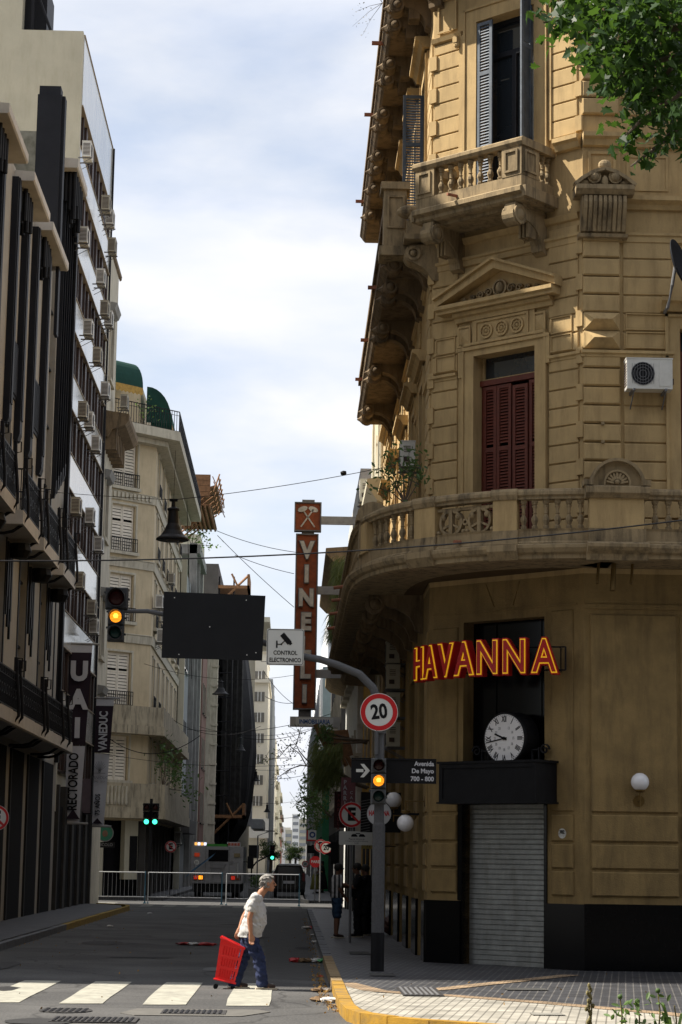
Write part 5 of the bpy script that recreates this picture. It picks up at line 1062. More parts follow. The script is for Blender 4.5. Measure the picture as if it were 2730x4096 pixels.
def bent(z0, z1, pj, name, mt, par_):
    q = MB(); q.prof(FCg, 0, LG, [(0, z0), (pj, z0), (pj, z1), (0, z1)], d1=.414); q.prof(FF, 100, 124, [(0, z0), (pj, z0), (pj, z1), (0, z1)], d0=.414); return q.build(name, mt, par_)
bt = bent(21.75, 22.2, 1.15, 'top_balcony', GREYST, t4); bent(21.5, 21.74, .55, 'top_soffit_step', GREYST, bt)
iron_rail(bt, FCg, 0, LG + .45, 22.2, 23.2, 1.1, .16, False); iron_rail(bt, FF, 99.6, 124, 22.2, 23.2, 1.1, .16, False)
b1 = bent(7.6, 8.0, .8, 'stained_balcony', STAIN, t4); bent(8.0, 8.9, .74, 'balcony_parapet', STAIN, b1)
b0 = bent(3.7, 4.2, .95, 'lower_balcony', STAIN, t4); bent(4.2, 5.3, .9, 'balcony_parapet', STAIN, b0)
q = MB()
for i in range(10): q.lathe(FCg.p(.5 + i * .22, 4.3, .92), [(.07, 0), (.09, .1), (.06, .5), (.09, .85)], 8)
q.build('fluted_relief', GREYST, b0)
q = MB(); q.hp([(-10, 96.9), (-8.6, 98.3), (-8.6, 98.6), (-10, 97.2)], .1, 3.6); q.build('cream_pier', CREAM, t4)
q = MB(); q.box(FCg, 3.3, 4.1, .9, 3.6, -.3, .0); q.build('cream_pier', CREAM, t4)
q = MB(); q.box(FCg, 3.6, 4.05, 1.3, 2.9, .0, .04); q.build('poster_frame', BLACK, t4)
for i in range(9): q = MB(); q.box(FF, 100.2 + i * 2.6, 100.7 + i * 2.6, 0, 3.6, -.3, .0); q.build('shopfront_pier', CONCD, t4)
MB().hp([(-10, 97.3), (XF - .3, 100.5), (XF - .3, 124), (-24, 124), (-24, 97.3)], .1, 3.65).build('dark_shopfront', DARKIN, t4)
def awning(fr, a, b, z1, h, pj, n0, lab):
    t = T('green_awning', fr.p(a, z1 - h, n0), lab, 'awning', 'green awnings on the roof terrace'); k = 8; P = []
    for i in range(k + 1): an = math.pi / 2 * i / k; n = n0 + pj * math.sin(an); z = z1 - h * (1 - math.cos(an)); P += [fr.p(a, z, n), fr.p(b, z, n)]
    q = MB(); q.add(P, [(2 * i, 2 * i + 1, 2 * i + 3, 2 * i + 2) for i in range(k)]); s0 = len(q.v)
    for u in (a, b): q.add([fr.p(u, z1 - h, n0)] + [fr.p(u, z1 - h * (1 - math.cos(math.pi / 2 * i / k)), n0 + pj * math.sin(math.pi / 2 * i / k)) for i in range(k + 1)], [tuple(range(k + 2))])
    q.build('canopy', AWN, t); q = MB(); m_ = 14
    q.add([fr.p(a + (b - a) * i / m_, z1 - h + (0 if j else -.32 - .08 * (i % 2)), n0 + pj) for i in range(m_ + 1) for j in (0, 1)], [(2 * i, 2 * i + 1, 2 * i + 3, 2 * i + 2) for i in range(m_)]); q.build('valance', GOLD, t)
FAw = Fr(G0, (1, 1), (1, -1))
awning(FAw, 1.6, 3.3, 25.5, 1.3, .9, -.6, 'green awning on the angled corner of the roof terrace'); awning(FF, 100.8, 104.0, 24.7, 1.8, 1.25, -.6, 'large domed green awning on the street side of the roof terrace')
awning(FF, 108.5, 112.0, 24.6, 1.6, .9, -.5, 'green awning beyond the domed one, gold valance hanging low'); awning(FF, 117.5, 120.5, 24.3, 1.1, 1.0, -.5, 'crumpled green awning farthest along the terrace')
shrub('balcony_plant', 'leafy plant spilling over the lower balcony of the cream corner building', (-6.1, 101, 5.2), [(-6.0, 101, 7.6), (-5.7, 104, 7.0), (-5.6, 107, 6.6), (-5.5, 104, 5.9), (-5.3, 110, 6.3), (-5.0, 112, 5.2), (-6.0, 99.8, 6.8)], .03, 60, .22, .28)
shrub('terrace_plant', 'small yellow green plant on the roof terrace railing', (-7.4, 98.2, 22.2), [(-7.3, 98.3, 23.3), (-6.9, 98.6, 23.2)], .02, 25, .16, .2, LEAF4)
# --- further left buildings
def flank_block(name, X0, X, y0, y1, h, mt, lab, wz=None, ww=1.3, ws=3.2, side=1, wm=GLASS, front=None, depth=10, zst=1.2, wh=1.6, dz=3.0):
    t = T(name, (X, y0, 0), lab, 'building'); xa, xb = (X - depth, X) if side > 0 else (X, X + depth); mb = MB(); mb.w(xa, xb, y0, y1, 0, h)
    wl = mb.build('wall', mt, t); fr = Fr((X, 0), (0, 1), (side, 0)); z = 4.5
    while z + wh < h - .6:
        y = y0 + 1.0
        while y + ww < y1 - .4:
            q = MB(); q.box(fr, y, y + ww, z, z + wh, .0, .03); q.box(fr, y - .1, y + ww + .1, z - .12, z, 0, .14); q.build('window', wm, t); y += ws
        z += dz
    return t
t = flank_block('grey_block', 0, -6.75, 124.1, 136, 19.5, mat('mid_grey_plaster', (.24, .245, .25), .85, .08, 1), 'grey modern block with slanting window bands next to the cream corner building', ww=4, ws=5.4, wh=1.4, dz=4.5)
q = MB(); q.w(-9, -6.4, 124.1, 124.4, 0, 19.5); q.build('end_wall', CREAM, t)
q = MB(); q.w(-6.75, -6.0, 127, 135.8, 3.4, 4.2); q.build('ledge', CONCD, t)
t = T('concrete_frame_building', (-8, 138, 0), 'unfinished concrete frame with plants on its roof above the blank board', 'building')
q = MB()
for y in (136.2, 141, 146): q.w(-6.9, -6.4, y, y + .5, 0, 22.3); q.w(-9.6, -9.1, y, y + .5, 0, 22.3)
for z in (18.4, 21.6): q.w(-12, -6.2, 136.2, 146.6, z, z + .6)
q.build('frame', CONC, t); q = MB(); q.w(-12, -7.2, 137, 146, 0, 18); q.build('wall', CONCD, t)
shrub('roof_shrub', 'bright green shrub on the concrete frame roof', (-6.8, 137, 22.2), [(-6.6, 137, 23.6), (-6.0, 137, 23.2), (-7.2, 137, 23.3), (-5.5, 138, 22.4)], .03, 45, .25, .3, LEAF4)
t = T('scaffold_platform', (-5.5, 132, 23.2), 'wooden safety platform of planks jutting over the street above the concrete frame', 'scaffold')
q = MB(); 
for i in range(11): q.add([(-7.8, 128 + i * .9, 23.6), (-7.8, 128.8 + i * .9, 23.6), (-4.9, 128.8 + i * .9, 24.6), (-4.9, 128 + i * .9, 24.6), (-7.8, 128 + i * .9, 23.75), (-7.8, 128.8 + i * .9, 23.75), (-4.9, 128.8 + i * .9, 24.75), (-4.9, 128 + i * .9, 24.75)], [(0, 1, 2, 3), (4, 5, 6, 7), (0, 3, 7, 4), (1, 2, 6, 5), (2, 3, 7, 6), (0, 1, 5, 4)])
q.build('deck', WOOD, t); q = MB()
for i in range(6): y = 128 + i * 1.8; q.tube([(-7.5, y, 22.4), (-5.2, y, 24.3)], .05, 4); q.tube([(-5.1, y, 24.3), (-4.75, y, 25.4)], .045, 4); q.tube([(-5.2, y + .3, 25.3), (-4.7, y + .9, 24.3)], .04, 4); q.tube([(-4.8, y, 25.2), (-4.8, y + 1.8, 25.1)], .04, 4)
q.build('strut', WOOD, t)
q = MB()
for i in range(4): q.w(-7.8, -5.3, 127.8, 127.95, 23.9 + i * .36, 24.24 + i * .36)
for i in range(9): q.w(-7.6 + i * .28, -7.5 + i * .28, 128, 137.8, 23.3, 23.42)
q.w(-7.7, -5.2, 128.05, 137.8, 23.43, 23.5)
q.build('side_boards', WOOD, t)
t = flank_block('pale_roof_block', 0, -6.7, 146.8, 154, 24.5, CREAM, 'pale set-back block seen over the concrete frame', dz=40)
flank_block('pink_building', 0, -6.6, 154.2, 162, 19, PINK, 'narrow dusky pink building with slim windows', ww=1, ws=2, wh=2.2, dz=4)
t = flank_block('stuccoed_white_building', 0, -6.3, 162.2, 172, 20.5, GREYST, 'white stuccoed front with ornate pilaster beside the black netting', ww=2, ws=4, wh=2.6, dz=4.2, wm=DARKIN)
q = MB(); q.w(-6.3, -5.8, 162.3, 163.6, 0, 21); q.w(-6.3, -5.3, 162.2, 164.4, 19, 20.6)
for i in range(12): q.w(-6.2, -5.7, 162.2, 162.3, 1.5 + i * 1.5, 1.65 + i * 1.5)
q.build('pilaster', GREYST, t)
t = T('netted_scaffold', (-6, 180, 0), 'tall scaffold wrapped in bulging black netting', 'scaffold')
prz = [(3.0, .3), (3.8, 1.1), (5, 1.8), (6.5, 2.2), (8, 2.4), (10, 2.55), (12, 2.65), (14, 2.6), (16, 2.4), (18, 2.2), (20, 1.9), (22, 1.6), (24.5, 1.2)]
q = MB(); NC_ = 46; fold = [random.gauss(0, .10) + .10 * (j % 2) for j in range(NC_ + 1)]
for i, (z, w) in enumerate(prz):
    for j in range(NC_ + 1):
        f = j / NC_; y = 178 + 48 * f; prof_x = min(1, f * 7 + .25) if f < .5 else min(1, (1 - f) * 3 + .1)
        q.v.append((-6.3 + w * prof_x + fold[j] * min(1, w) + ru(-.07, .07), y, z + (ru(-.5, .3) if i == 0 else ru(-.12, .12))))
for i in range(len(prz) - 1):
    for j in range(NC_): n_ = NC_ + 1; q.f.append((i * n_ + j, i * n_ + j + 1, (i + 1) * n_ + j + 1, (i + 1) * n_ + j)); q.mi.append(0)
q2 = MB(); q2.v = [(-6.25 + (.35 + .22 * j) * 1.0 + (.09 if j % 2 else -.02), 177.9 - (.25 if j % 2 else 0), z) for z, w in prz for j in range(9)]; q2.v = [(min(x, -6.3 + w * .9 + .3), y, z) for (x, y, z), w in zip(q2.v, [w for z, w in prz for j in range(9)])]
for i in range(len(prz) - 1):
    for j in range(8): q2.f.append((i * 9 + j, i * 9 + j + 1, i * 9 + j + 10, i * 9 + j + 9)); q2.mi.append(0)
q2.build('front_net', mat('dark_grey_net', (.035, .034, .032), .9, .5, 2.5, .4), t)
q.build('net', NET, t, smooth=False)
q = MB()
for z in (5.2, 24): q.w(-6.6, -3.7, 172.5, 178, z, z + .25); q.w(-3.9, -3.7, 172.5, 178, z, z + 1.2); q.tube([(-6.3, 172.6, z - 1.4), (-3.8, 172.6, z + 1.1)], .1, 4); q.tube([(-5.2, 172.5, z + 1.2), (-4.6, 172.5, z)], .08, 4)
q.build('plank_deck', WOOD, t)
q = MB()
for x in (-6.2, -5.0): q.tube([(x, 172.8, 0), (x, 172.8, 25)], .07, 5)
for z in range(3, 25, 2): q.tube([(-6.2, 172.8, z), (-5.0, 172.8, z)], .05, 5); q.tube([(-6.2, 172.8, z), (-6.2, 178, z)], .05, 5)
q.build('pole_frame', IRON, t)
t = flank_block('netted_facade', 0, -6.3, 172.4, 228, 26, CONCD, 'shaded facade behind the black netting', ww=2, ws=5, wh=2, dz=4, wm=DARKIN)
t = T('ribbed_building', (-5.5, 240, 0), 'beige building with vertical concrete ribs and a projecting roof slab', 'building')
q = MB(); q.w(-16, -5.6, 230, 292, 0, 30.5); q.build('wall', mat('beige_rib', (.30, .27, .20), .9, .1, 1), t)
q = MB(); 
for i in range(22): q.w(-5.6, -5.2, 230 + i * 2.8, 230.7 + i * 2.8, 8.5, 30.4)
for i in range(7): q.w(-7.6 + i * .3, -7.5 + i * .3, 229.8, 230, 8.5, 30.4)
q.build('rib', mat('pale_rib', (.42, .38, .29), .9, .1, 1), t); q = MB(); q.w(-10, -2.9, 255, 292, 30.5, 31.1); q.build('roof_slab', CREAM, t)
q = MB(); q.w(-8, -4.2, 229, 236, 5.5, 8.2); q.w(-4.2, -2.9, 229, 250, 5.2, 6.2); q.build('entrance_canopy', mat('canopy_aluminium', (.35, .36, .37), .4, .2, 2, .2, metal=.3), t)
t = T('white_tower', (-5.5, 300, 0), 'sunlit white tower with one column of windows facing the street', 'building')
q = MB(); q.w(-16, -3.45, 300, 330, 0, 27.0); q.w(-16, -3.7, 300.5, 330, 27.0, 31.2); q.w(-16, -3.2, 299.4, 330, 26.8, 27.3); q.w(-16, -3.6, 300, 330, 31.2, 31.8); q.w(-14, -5, 302, 330, 31.8, 33.5); q.build('wall', WHT2, t)
q = MB(); q.w(-6, -3.0, 298.8, 301, 4.9, 7.6); q.build('entrance_slab', WHITE, t)
for i in range(8):
    z = 9.4 + i * 2.95; q = MB(); q.w(-5.4, -3.95, 299.9, 299.99, z, z + 1.35) if z < 29 else None
    if z < 29: w_ = q.build('window', mat('grey_shutter', (.16, .15, .13), .7), t); q = MB(); q.w(-4.95, -4.85, 299.84, 299.9, z, z + 1.35); q.w(-4.5, -4.4, 299.84, 299.9, z, z + 1.35); q.build('mullion', WHITE, w_)
q = MB(); q.w(-5.8, -4.3, 299.9, 299.99, 2.1, 3.9); q.build('window', DARKIN, t)
t = T('blue_grey_tower', (-3, 345, 0), 'slim blue grey tower with vertical bars just behind the white tower', 'building'); q = MB(); q.w(-16, -3.1, 331, 380, 0, 30); q.build('wall', mat('blue_grey', (.20, .22, .25), .7, .1, 1), t)
q = MB()
for i in range(5): q.w(-3.1, -2.85, 331 + i * 9, 332.5 + i * 9, 0, 29 - i)
q.build('bar', mat('pale_bar', (.32, .34, .36), .7, .1, 1), t)
FB = [(-2.9, 400, 440, 24.5, WHT2, 'pale block with stepped balconies beyond the blue grey tower'), (-2.4, 470, 540, 19, CREAM, 'low cream block with plants far along the street'), (-2.3, 560, 640, 15.5, BRICK, 'red brick block with pale balconies far down the street'), (-1.6, 660, 780, 12, WHITE, 'distant white block at the far left of the street end')]
for X, a, b, h, m_, l in FB:
    t = T('distant_block', (X, a, 0), l, 'building'); q = MB(); q.w(X - 30, X, a, b, 0, h); q.build('wall', m_, t)
    for j in range(6):
        z = 4 + j * 3
        if z < h - 2: q = MB(); q.w(X, X + .5, a + 5, b - 5, z, z + .8); q.build('balcony', CREAM, t); q = MB(); q.w(X - 2.2, X - .8, a - .1, a, z, z + 1.5); q.build('window', DARKIN, t)
for x0, x1, y, h, m_, l in [(-5, 1.0, 900, 13, CREAM, 'pale apartment block closing the left of the far street end'), (.9, 4.2, 960, 21, WHITE, 'narrow white slab tower at the street end'), (4.2, 12, 1000, 19.5, CREAM, 'broad pale tower with balcony bands at the street end'), (-9, .5, 1100, 17.0, WHT2, 'distant white block rising behind the street end'), (7, 20, 820, 14, CONC, 'grey block at the right of the far street end')]:
    t = T('far_apartment_block', (x0, y, 0), l, 'building'); q = MB(); q.w(x0, x1, y, y + 30, 0, h + 1.5); q.build('wall', m_, t)
    for j in range(int(h / 3)): 
        q = MB(); q.w(x0 + .4, x1 - .4, y - .2, y, 2.5 + j * 3, 3.9 + j * 3); q.build('window_band', mat('far_window', (.25, .26, .27), .6), t)
# ============================================================ RIGHT STREET SIDE BEYOND THE CORNER BUILDING
RW = Fr((2.5, 0), (0, 1), (-1, 0))
RBL = [('warm_building', 58.55, 66.0, 17.5, mat('warm_cream_plaster', (.56, .42, .25), .9, .1, 1, .2, dirt_amt=.4, streak=1, dirt=(.3, .2, .11)), 'warm cream building next to the ochre corner building, pipes and cables on its wall', 2.5),
       ('yellow_building', 66.05, 74.0, 9.6, YELW, 'yellow walled building with a carved stone cornice behind the speed sign', 2.5),
       ('white_concrete_building', 74.05, 90.0, 15.8, mat('peeling_white', (.52, .52, .49), .9, .1, 1, .2, dirt_amt=.6, dirt=(.25, .23, .18)), 'peeling white concrete building behind the vertical rusted sign', 2.3),
       ('overgrown_building', 97.5, 125.0, 12.5, CONCD, 'dark overgrown building with bamboo screens and hanging plants', 2.3),
       ('green_hoarding_building', 125.1, 160.0, 8.5, GREENS, 'building wrapped in green hoarding on the right of the street', 1.9),
       ('grey_slatted_building', 160.1, 300.0, 16.5, mat('grey_slats', (.30, .31, .33), .8, .1, 1), 'long grey slatted building receding on the right of the street', 2.3),
       ('pale_tower', 300.1, 500.0, 38.0, mat('white_panel', (.60, .62, .64), .8, .05, .4), 'tall pale panelled tower behind the rusted sign', 5.0)]
rb = {}
for nm, a, b, h, m_, l, X in RBL:
    t = T(nm, (X, a, 0), l, 'building'); q = MB(); q.w(X, X + 14, a, b, 0, h); q.build('wall', m_, t); rb[nm] = t
    fr = Fr((X, 0), (0, 1), (-1, 0)); k = 0
    z = 4.6
    while z < h - 2 and k < 40:
        y = a + 1.2
        while y < min(b, a + 40) - 1.6: q = MB(); q.box(fr, y, y + 1.3, z, z + 1.9, 0, .03); w_ = q.build('window', DARKIN, t); q = MB(); q.box(fr, y - .2, y + 1.5, z - .2, z, 0, .25); q.box(fr, y - .15, y, z, z + 1.9, 0, .08); q.build('window_sill', GREYST, w_); y += 3.2; k += 1
        z += 3.9
    q = MB()
    for i in range(int((min(b, a + 40) - a) / 3.4)): q.box(fr, a + .6 + i * 3.4, a + 2.8 + i * 3.4, 0, 3.3, 0, .02)
    q.build('dark_doorway', DARKIN, t)
q = MB(); q.prof(RW, 58.6, 66, [(0, 11.9), (.2, 12), (.5, 12.4), (.5, 12.6), (0, 12.7)]); q.tube([(2.42, 59.2, 3), (2.42, 59.2, 17)], .05); q.tube([(2.4, 60.5, 3), (2.4, 60.5, 17)], .03); q.tube([(2.4, 61.0, 8), (2.3, 62, 10), (2.3, 62, 16)], .03); q.prism(Fr((2.5, 0), (0, 1), (-1, 0)), [(61, 12.7), (62.2, 14.6), (63.2, 15.4), (65.6, 15.4), (65.6, 12.7)], 0, .12); q.build('moulding', CREAM, rb['warm_building'])
q = MB(); q.prof(RW, 58.6, 66, [(0, 7.3), (.9, 7.35), (1.0, 7.5), (0, 7.6)]); q.prof(RW, 58.6, 66, [(.92, 7.5), (1.0, 7.5), (1.0, 8.3), (.92, 8.3)]); q.build('balcony', TRIM, rb['warm_building'])
q = MB()
for i in range(9): corbel(q, RW, 66.6 + i * .85, 9.5, .9, .9, .3)
q.prof(RW, 66.1, 74, [(0, 9.5), (.95, 9.5), (1.05, 9.7), (1.05, 9.9), (0, 10)]); q.build('carved_cornice', TRIM, rb['yellow_building'])
q = MB(); q.prof(Fr((2.3, 0), (0, 1), (-1, 0)), 74.1, 90, [(0, 12.3), (.9, 12.4), (1.2, 12.7), (1.2, 12.9), (0, 13)]); q.prof(Fr((2.3, 0), (0, 1), (-1, 0)), 74.1, 90, [(0, 8.8), (.7, 9.0), (.9, 9.2), (.9, 9.5), (0, 9.6)])
q.build('ledge', TRIM, rb['white_concrete_building'])
q = MB()
for i in range(26): q.w(2.2, 2.3, 161 + i * 5, 162.2 + i * 5, 4, 16.4)
q.build('slat', mat('grey_slat_pale', (.42, .44, .46), .7, .1, 1), rb['grey_slatted_building'])
q = MB()
for i in range(8): q.w(5, 15, 299.9, 300.05, 4 + i * 4.2, 4.2 + i * 4.2)
q.build('panel_joint', CONC, rb['pale_tower'])
# greenery hanging over the right pavement
def hang_plants(name, lab, c, rad, n, size, mt, blades=0, grp='plants overhanging the right pavement', tw=0):
    t = T(name, c, lab, 'plant', grp); q = MB(); leaf_cloud(q, c, rad, n, size)
    for i in range(blades):
        p = Vector(c) + Vector((ru(-1, 1) * rad[0], ru(-1, 1) * rad[1], ru(-.3, 1) * rad[2])); d = Vector((ru(-.5, .1), ru(-.3, .3), ru(-.9, -.2))) * ru(.4, 1.0); a = Vector((ru(-1, 1), ru(-1, 1), 0)) * .02
        q.add([p - a, p + a, p + d * .5 + a * .7 + Vector((0, 0, .08)), p + d, p + d * .5 - a * .7 + Vector((0, 0, .08))], [(0, 1, 2, 4), (4, 2, 3)])
    q.build('foliage', mt, t, fix=False); q = MB()
    for i in range(5): q.tube([(2.2, c[1] + ru(-1, 1), c[2] - rad[2] * .5), tuple(Vector(c) + Vector((ru(-.5, .5) * rad[0], 0, ru(-.3, .3))))], .03, 5)
    for i in range(tw):
        b = Vector(c) + Vector((-.2, 0, ru(-.4, .4))); q.tube([b, b + Vector((-.6, 0, ru(0, .5))), b + Vector((ru(-1.5, -.9), 0, ru(-.2, .9)))], .014, 4, r2=.004)
    q.build('stem', BARK, t); return t
hang_plants('hanging_grass', 'bushy grass tuft hanging from the balcony left of the black arrow sign', PY(755, 1775, 60.5), (.40, 1.2, .85), 800, .08, LEAF3, 1200)
hang_plants('hanging_grass', 'small leafy shrub just under the tilted wooden boards', PY(748, 1690, 61), (.30, .8, .35), 350, .09, LEAF2, 60)
hang_plants('hanging_grass', 'grass clump on the high ledge beside the rusted vertical sign', PY(792, 1350, 72), (.34, 1.2, 1.0), 900, .10, LEAF3, 1200)
hang_plants('hanging_grass', 'dry creeper hanging below the high ledge near the lower bracket', PY(774, 1450, 72), (.20, 1.0, .8), 450, .09, LEAF3, 700)
hang_plants('balcony_shrub', 'far green shrub beyond the green hoarding', (1.2, 112, 5.0), (1.0, 3, 1.7), 800, .22, LEAF4)
def twig(lab, pts, n, ls):
    t = T('overhanging_branch', pts[0], lab, 'branch', 'thin branches reaching over the street from the right'); q = MB(); q.tube(pts, .022, 5, r2=.006); lf = MB()
    pv = [Vector(p) for p in pts]
    for i in range(n):
        s = ru(.45, 1) * (len(pv) - 1); j = min(int(s), len(pv) - 2); p = pv[j].lerp(pv[j + 1], s - j); e = p + Vector((random.gauss(0, .16), random.gauss(0, .1), random.gauss(0, .16)))
        if i % 4 == 0: q.tube([p, e], .006, 3)
        leaf(lf, e, ls * ru(.6, 1.2))
    q.build('stem', BARK, t); lf.build('foliage', LEAF2, t, fix=False)
twig('leafy branch tip reaching farthest left across the sky gap', [PY(722, 1762, 60), PY(705, 1760, 60), PY(690, 1733, 60), PY(665, 1712, 60), PY(640, 1742, 60), PY(605, 1745, 60)], 110, .09)
twig('branch with oval leaves standing up in the sky gap', [PY(722, 1762, 60), PY(700, 1740, 60), PY(688, 1725, 60), PY(680, 1710, 60), PY(688, 1690, 60), PY(692, 1668, 60)], 60, .09)
twig('low branch drooping in the sky gap', [PY(724, 1762, 60), PY(690, 1758, 60), PY(665, 1768, 60), PY(648, 1780, 60), PY(632, 1790, 60)], 60, .08)
twig('bare looking twig near the right houses', [PY(722, 1830, 62), PY(705, 1835, 62), PY(690, 1840, 62), PY(672, 1855, 62)], 26, .07)
q = MB(); t = T('wooden_hoarding', (1.6, 62, 7), 'tilted wooden boards propped under the small horizontal sign', 'boards')
for i in range(4): a = PY(725 + i * 14, 1664 + i * 6, 61 + i); b = PY(765 + i * 16, 1750 + i * 5, 61 + i); q.tube([a, b], .07, 4)
q.add([PY(748, 1680, 62), PY(800, 1676, 62), PY(812, 1735, 62), PY(770, 1745, 62), PY(748, 1680, 62.1), PY(800, 1676, 62.1), PY(812, 1735, 62.1), PY(770, 1745, 62.1)], [(0, 1, 2, 3), (4, 5, 6, 7), (0, 1, 5, 4), (2, 3, 7, 6), (1, 2, 6, 5), (0, 3, 7, 4)]); q.build('board', WOOD, t)
# rusted vertical sign
YS = 66; FS = Fr((0, YS), (1, 0), (0, -1))
t = T('vertical_letter_sign', (.38, YS, 7), 'tall rusted orange vertical sign spelling VINELLI under a square panel with crossed hammers', 'sign')
q = MB(); q.box(FS, .06, .70, 6.60, 12.10, -.25, 0); bo = q.build('box', RUST, t)
q = MB(); q.box(FS, .0, .78, 12.26, 13.12, -.25, 0); bh = q.build('hammer_panel', RUST, t)
q = MB()
for u0, u1, z0, z1 in ((.06, .70, 6.60, 12.10), (.0, .78, 12.26, 13.12)):
    for a, b, c, d in ((u0 - .04, u0, z0 - .04, z1 + .04), (u1, u1 + .04, z0 - .04, z1 + .04), (u0, u1, z1, z1 + .04), (u0, u1, z0 - .04, z0)): q.box(FS, a, b, c, d, -.26, .05)
q.box(FS, .2, .6, 12.1, 12.26, -.2, -.05); q.box(FS, .2, .6, 13.12, 13.25, -.2, -.05); q.box(FS, .2, .6, 6.3, 6.6, -.2, -.05); q.build('steel_edge', MGREY, t)
q = MB()
for z, x1 in ((12.6, 2.3), (10.35, 2.3), (7.7, 2.3)): q.box(FS, .72, x1, z - .13, z + .13, -.18, -.08)
q.build('arm', mat('pale_steel', (.33, .33, .33), .7, .2, 4, .2), t)
LTW = mat('peeling_white_letter', (.55, .53, .48), .8, .15, 9, .2, dirt_amt=.5, dirt=(.16, .13, .1))
for i, c in enumerate('VINELLI'):
    z = 11.58 - i * .76; l = text(c, FS, .38, z, .06, .72, 'letter', LTW, bo, sx=.86, bold=.035, depth=.10); text(c, FS, .38, z, .03, .74, 'letter_edge', MGREY, l, sx=.88, bold=.055, depth=.10)
q = MB()
for s in (-1, 1): q.bar(FS, (.39 + s * .22, 12.36), (.39 - s * .17, 12.92), .045, .0, .02); q.prism(FS, [(.39 - s * .17 + .14 * math.cos(a) * 1.1 + .0, 12.93 + .09 * math.sin(a) + s * .0 - .04 * math.cos(a) * s * -1) for a in [i * .45 for i in range(14)]], .02 if s > 0 else .0, .04 if s > 0 else .02)
q.build('crossed_hammers', LTW, bh)
q = MB(); q.box(FS, -.06, 1.44, 6.02, 6.34, -.12, .0); q.box(FS, 1.44, 1.52, 5.8, 6.34, -.1, 0); sb = q.build('small_sign_box', mat('aged_pale_box', (.42, .41, .38), .8, .1, 5), t)
q = MB(); q.box(FS, .12, 1.3, 6.06, 6.31, .0, .01); pn = q.build('panel', SIGNW, sb); text('INMOBILIARIA', FS, .71, 6.18, .012, .19, 'sign_text', mat('sign_blue', (.03, .10, .28), .6, .1, 3, 0), pn, sx=.80, bold=.006, depth=.004)
# small street signs on the right
def pole_at(t, x, y, h, r=.03, mt=MGREY): q = MB(); q.lathe((x, y, SW), [(r, 0), (r, h)], 10); q.build('pole', mt, t)
def noparking(t, fr, u, z, r, n):
    q = MB(); q.disc(fr, u, z, r, n, n + .01, 30); pn = q.build('disc', SIGNW, t); MB().ring(fr, u, z, r * .78, r * .97, n + .01, n + .014, 32).build('red_rim', SIGNR, pn)
    text('E', fr, u, z, n + .013, r * 1.35, 'sign_text', SIGNK, pn, sx=.95, bold=r * .07, depth=.003); q = MB(); q.bar(fr, (u - r * .56, z + r * .56), (u + r * .56, z - r * .56), r * .17, n + .016, n + .02); q.build('red_slash', SIGNR, pn)
def nps(x, y, Y, r, lab, base_x=None, towpl=False):
    a = aY(x, y, Y); fr = Fr((0, Y), (1, 0), (0, -1)); t = T('no_parking_sign', (a[0], Y, 0), lab, 'sign', 'round no parking signs'); noparking(t, fr, a[0], a[1], r, .04); pole_at(t, a[0], Y, a[1] - SW)
    if towpl:
        q = MB(); q.prism(fr, rrect(a[0] - .27, a[0] + .52, a[1] - .66, a[1] - .36, .03), .04, .05); pn = q.build('tow_plate', SIGNW, t); q = MB()
        for dx in (0, .17): q.prism(fr, [(a[0] - .0 + dx, a[1] - .45), (a[0] + .03 + dx, a[1] - .42), (a[0] + .1 + dx, a[1] - .42), (a[0] + .14 + dx, a[1] - .46), (a[0] + .14 + dx, a[1] - .48), (a[0] + dx, a[1] - .48)], .05, .054)
        q.box(fr, a[0] + .1, a[0] + .2, a[1] - .42, a[1] - .4, .05, .054); q.build('tow_symbol', SIGNK, pn)
        for i, (s, sz) in enumerate((('Playa de infractores', .055), ('C. Pellegrini y Sarmiento (Playa Subterranea)', .035), ('Tel. 0800', .035))): text(s, fr, a[0] + .12, a[1] - .53 - i * .045, .052, sz, 'sign_text', SIGNK, pn, sx=.8, depth=.002)
    return t
nps(808, 1872, 47, .28, 'no parking sign with a white tow plate beneath, left of the near signal pole', towpl=True)
nps(393, 1945, 106, .29, 'no parking sign on a thin pole in front of the far left shopfronts'); nps(-7, 1879, 44, .26, 'no parking sign cut by the left edge of the picture')
nps(737, 1943, 92, .28, 'no parking sign half hidden behind the farther 20 sign')
for (x, y, Y, r, l) in ((750, 1948, 90, .28, 'middle 20 speed sign hanging over the right pavement'), (702, 1985, 150, .24, 'smallest and farthest 20 speed sign above the van')):
    a = aY(x, y, Y); fr = Fr((0, Y), (1, 0), (0, -1)); t = T('speed_limit_sign', (a[0], Y, 0), l, 'sign', 'farther round 20 signs'); round20(t, fr, a[0], a[1], r, .06); pole_at(t, a[0] + (.0 if Y > 100 else .35), Y + .1, a[1] - SW)
a = aY(725, 1980, 96); fr = Fr((0, 96), (1, 0), (0, -1)); t = T('stop_sign', (a[0], 96, 0), 'red octagonal PARE sign on the right pavement beyond the crossing', 'sign'); q = MB(); q.prism(fr, [(a[0] + .27 * math.cos(math.pi / 8 + i * math.pi / 4), a[1] + .27 * math.sin(math.pi / 8 + i * math.pi / 4)) for i in range(8)], 0, .02); pn = q.build('octagon', SIGNR, t); text('PARE', fr, a[0], a[1], .022, .17, 'sign_text', SIGNW, pn, bold=.004, depth=.003); pole_at(t, a[0], 96.1, a[1] - SW)
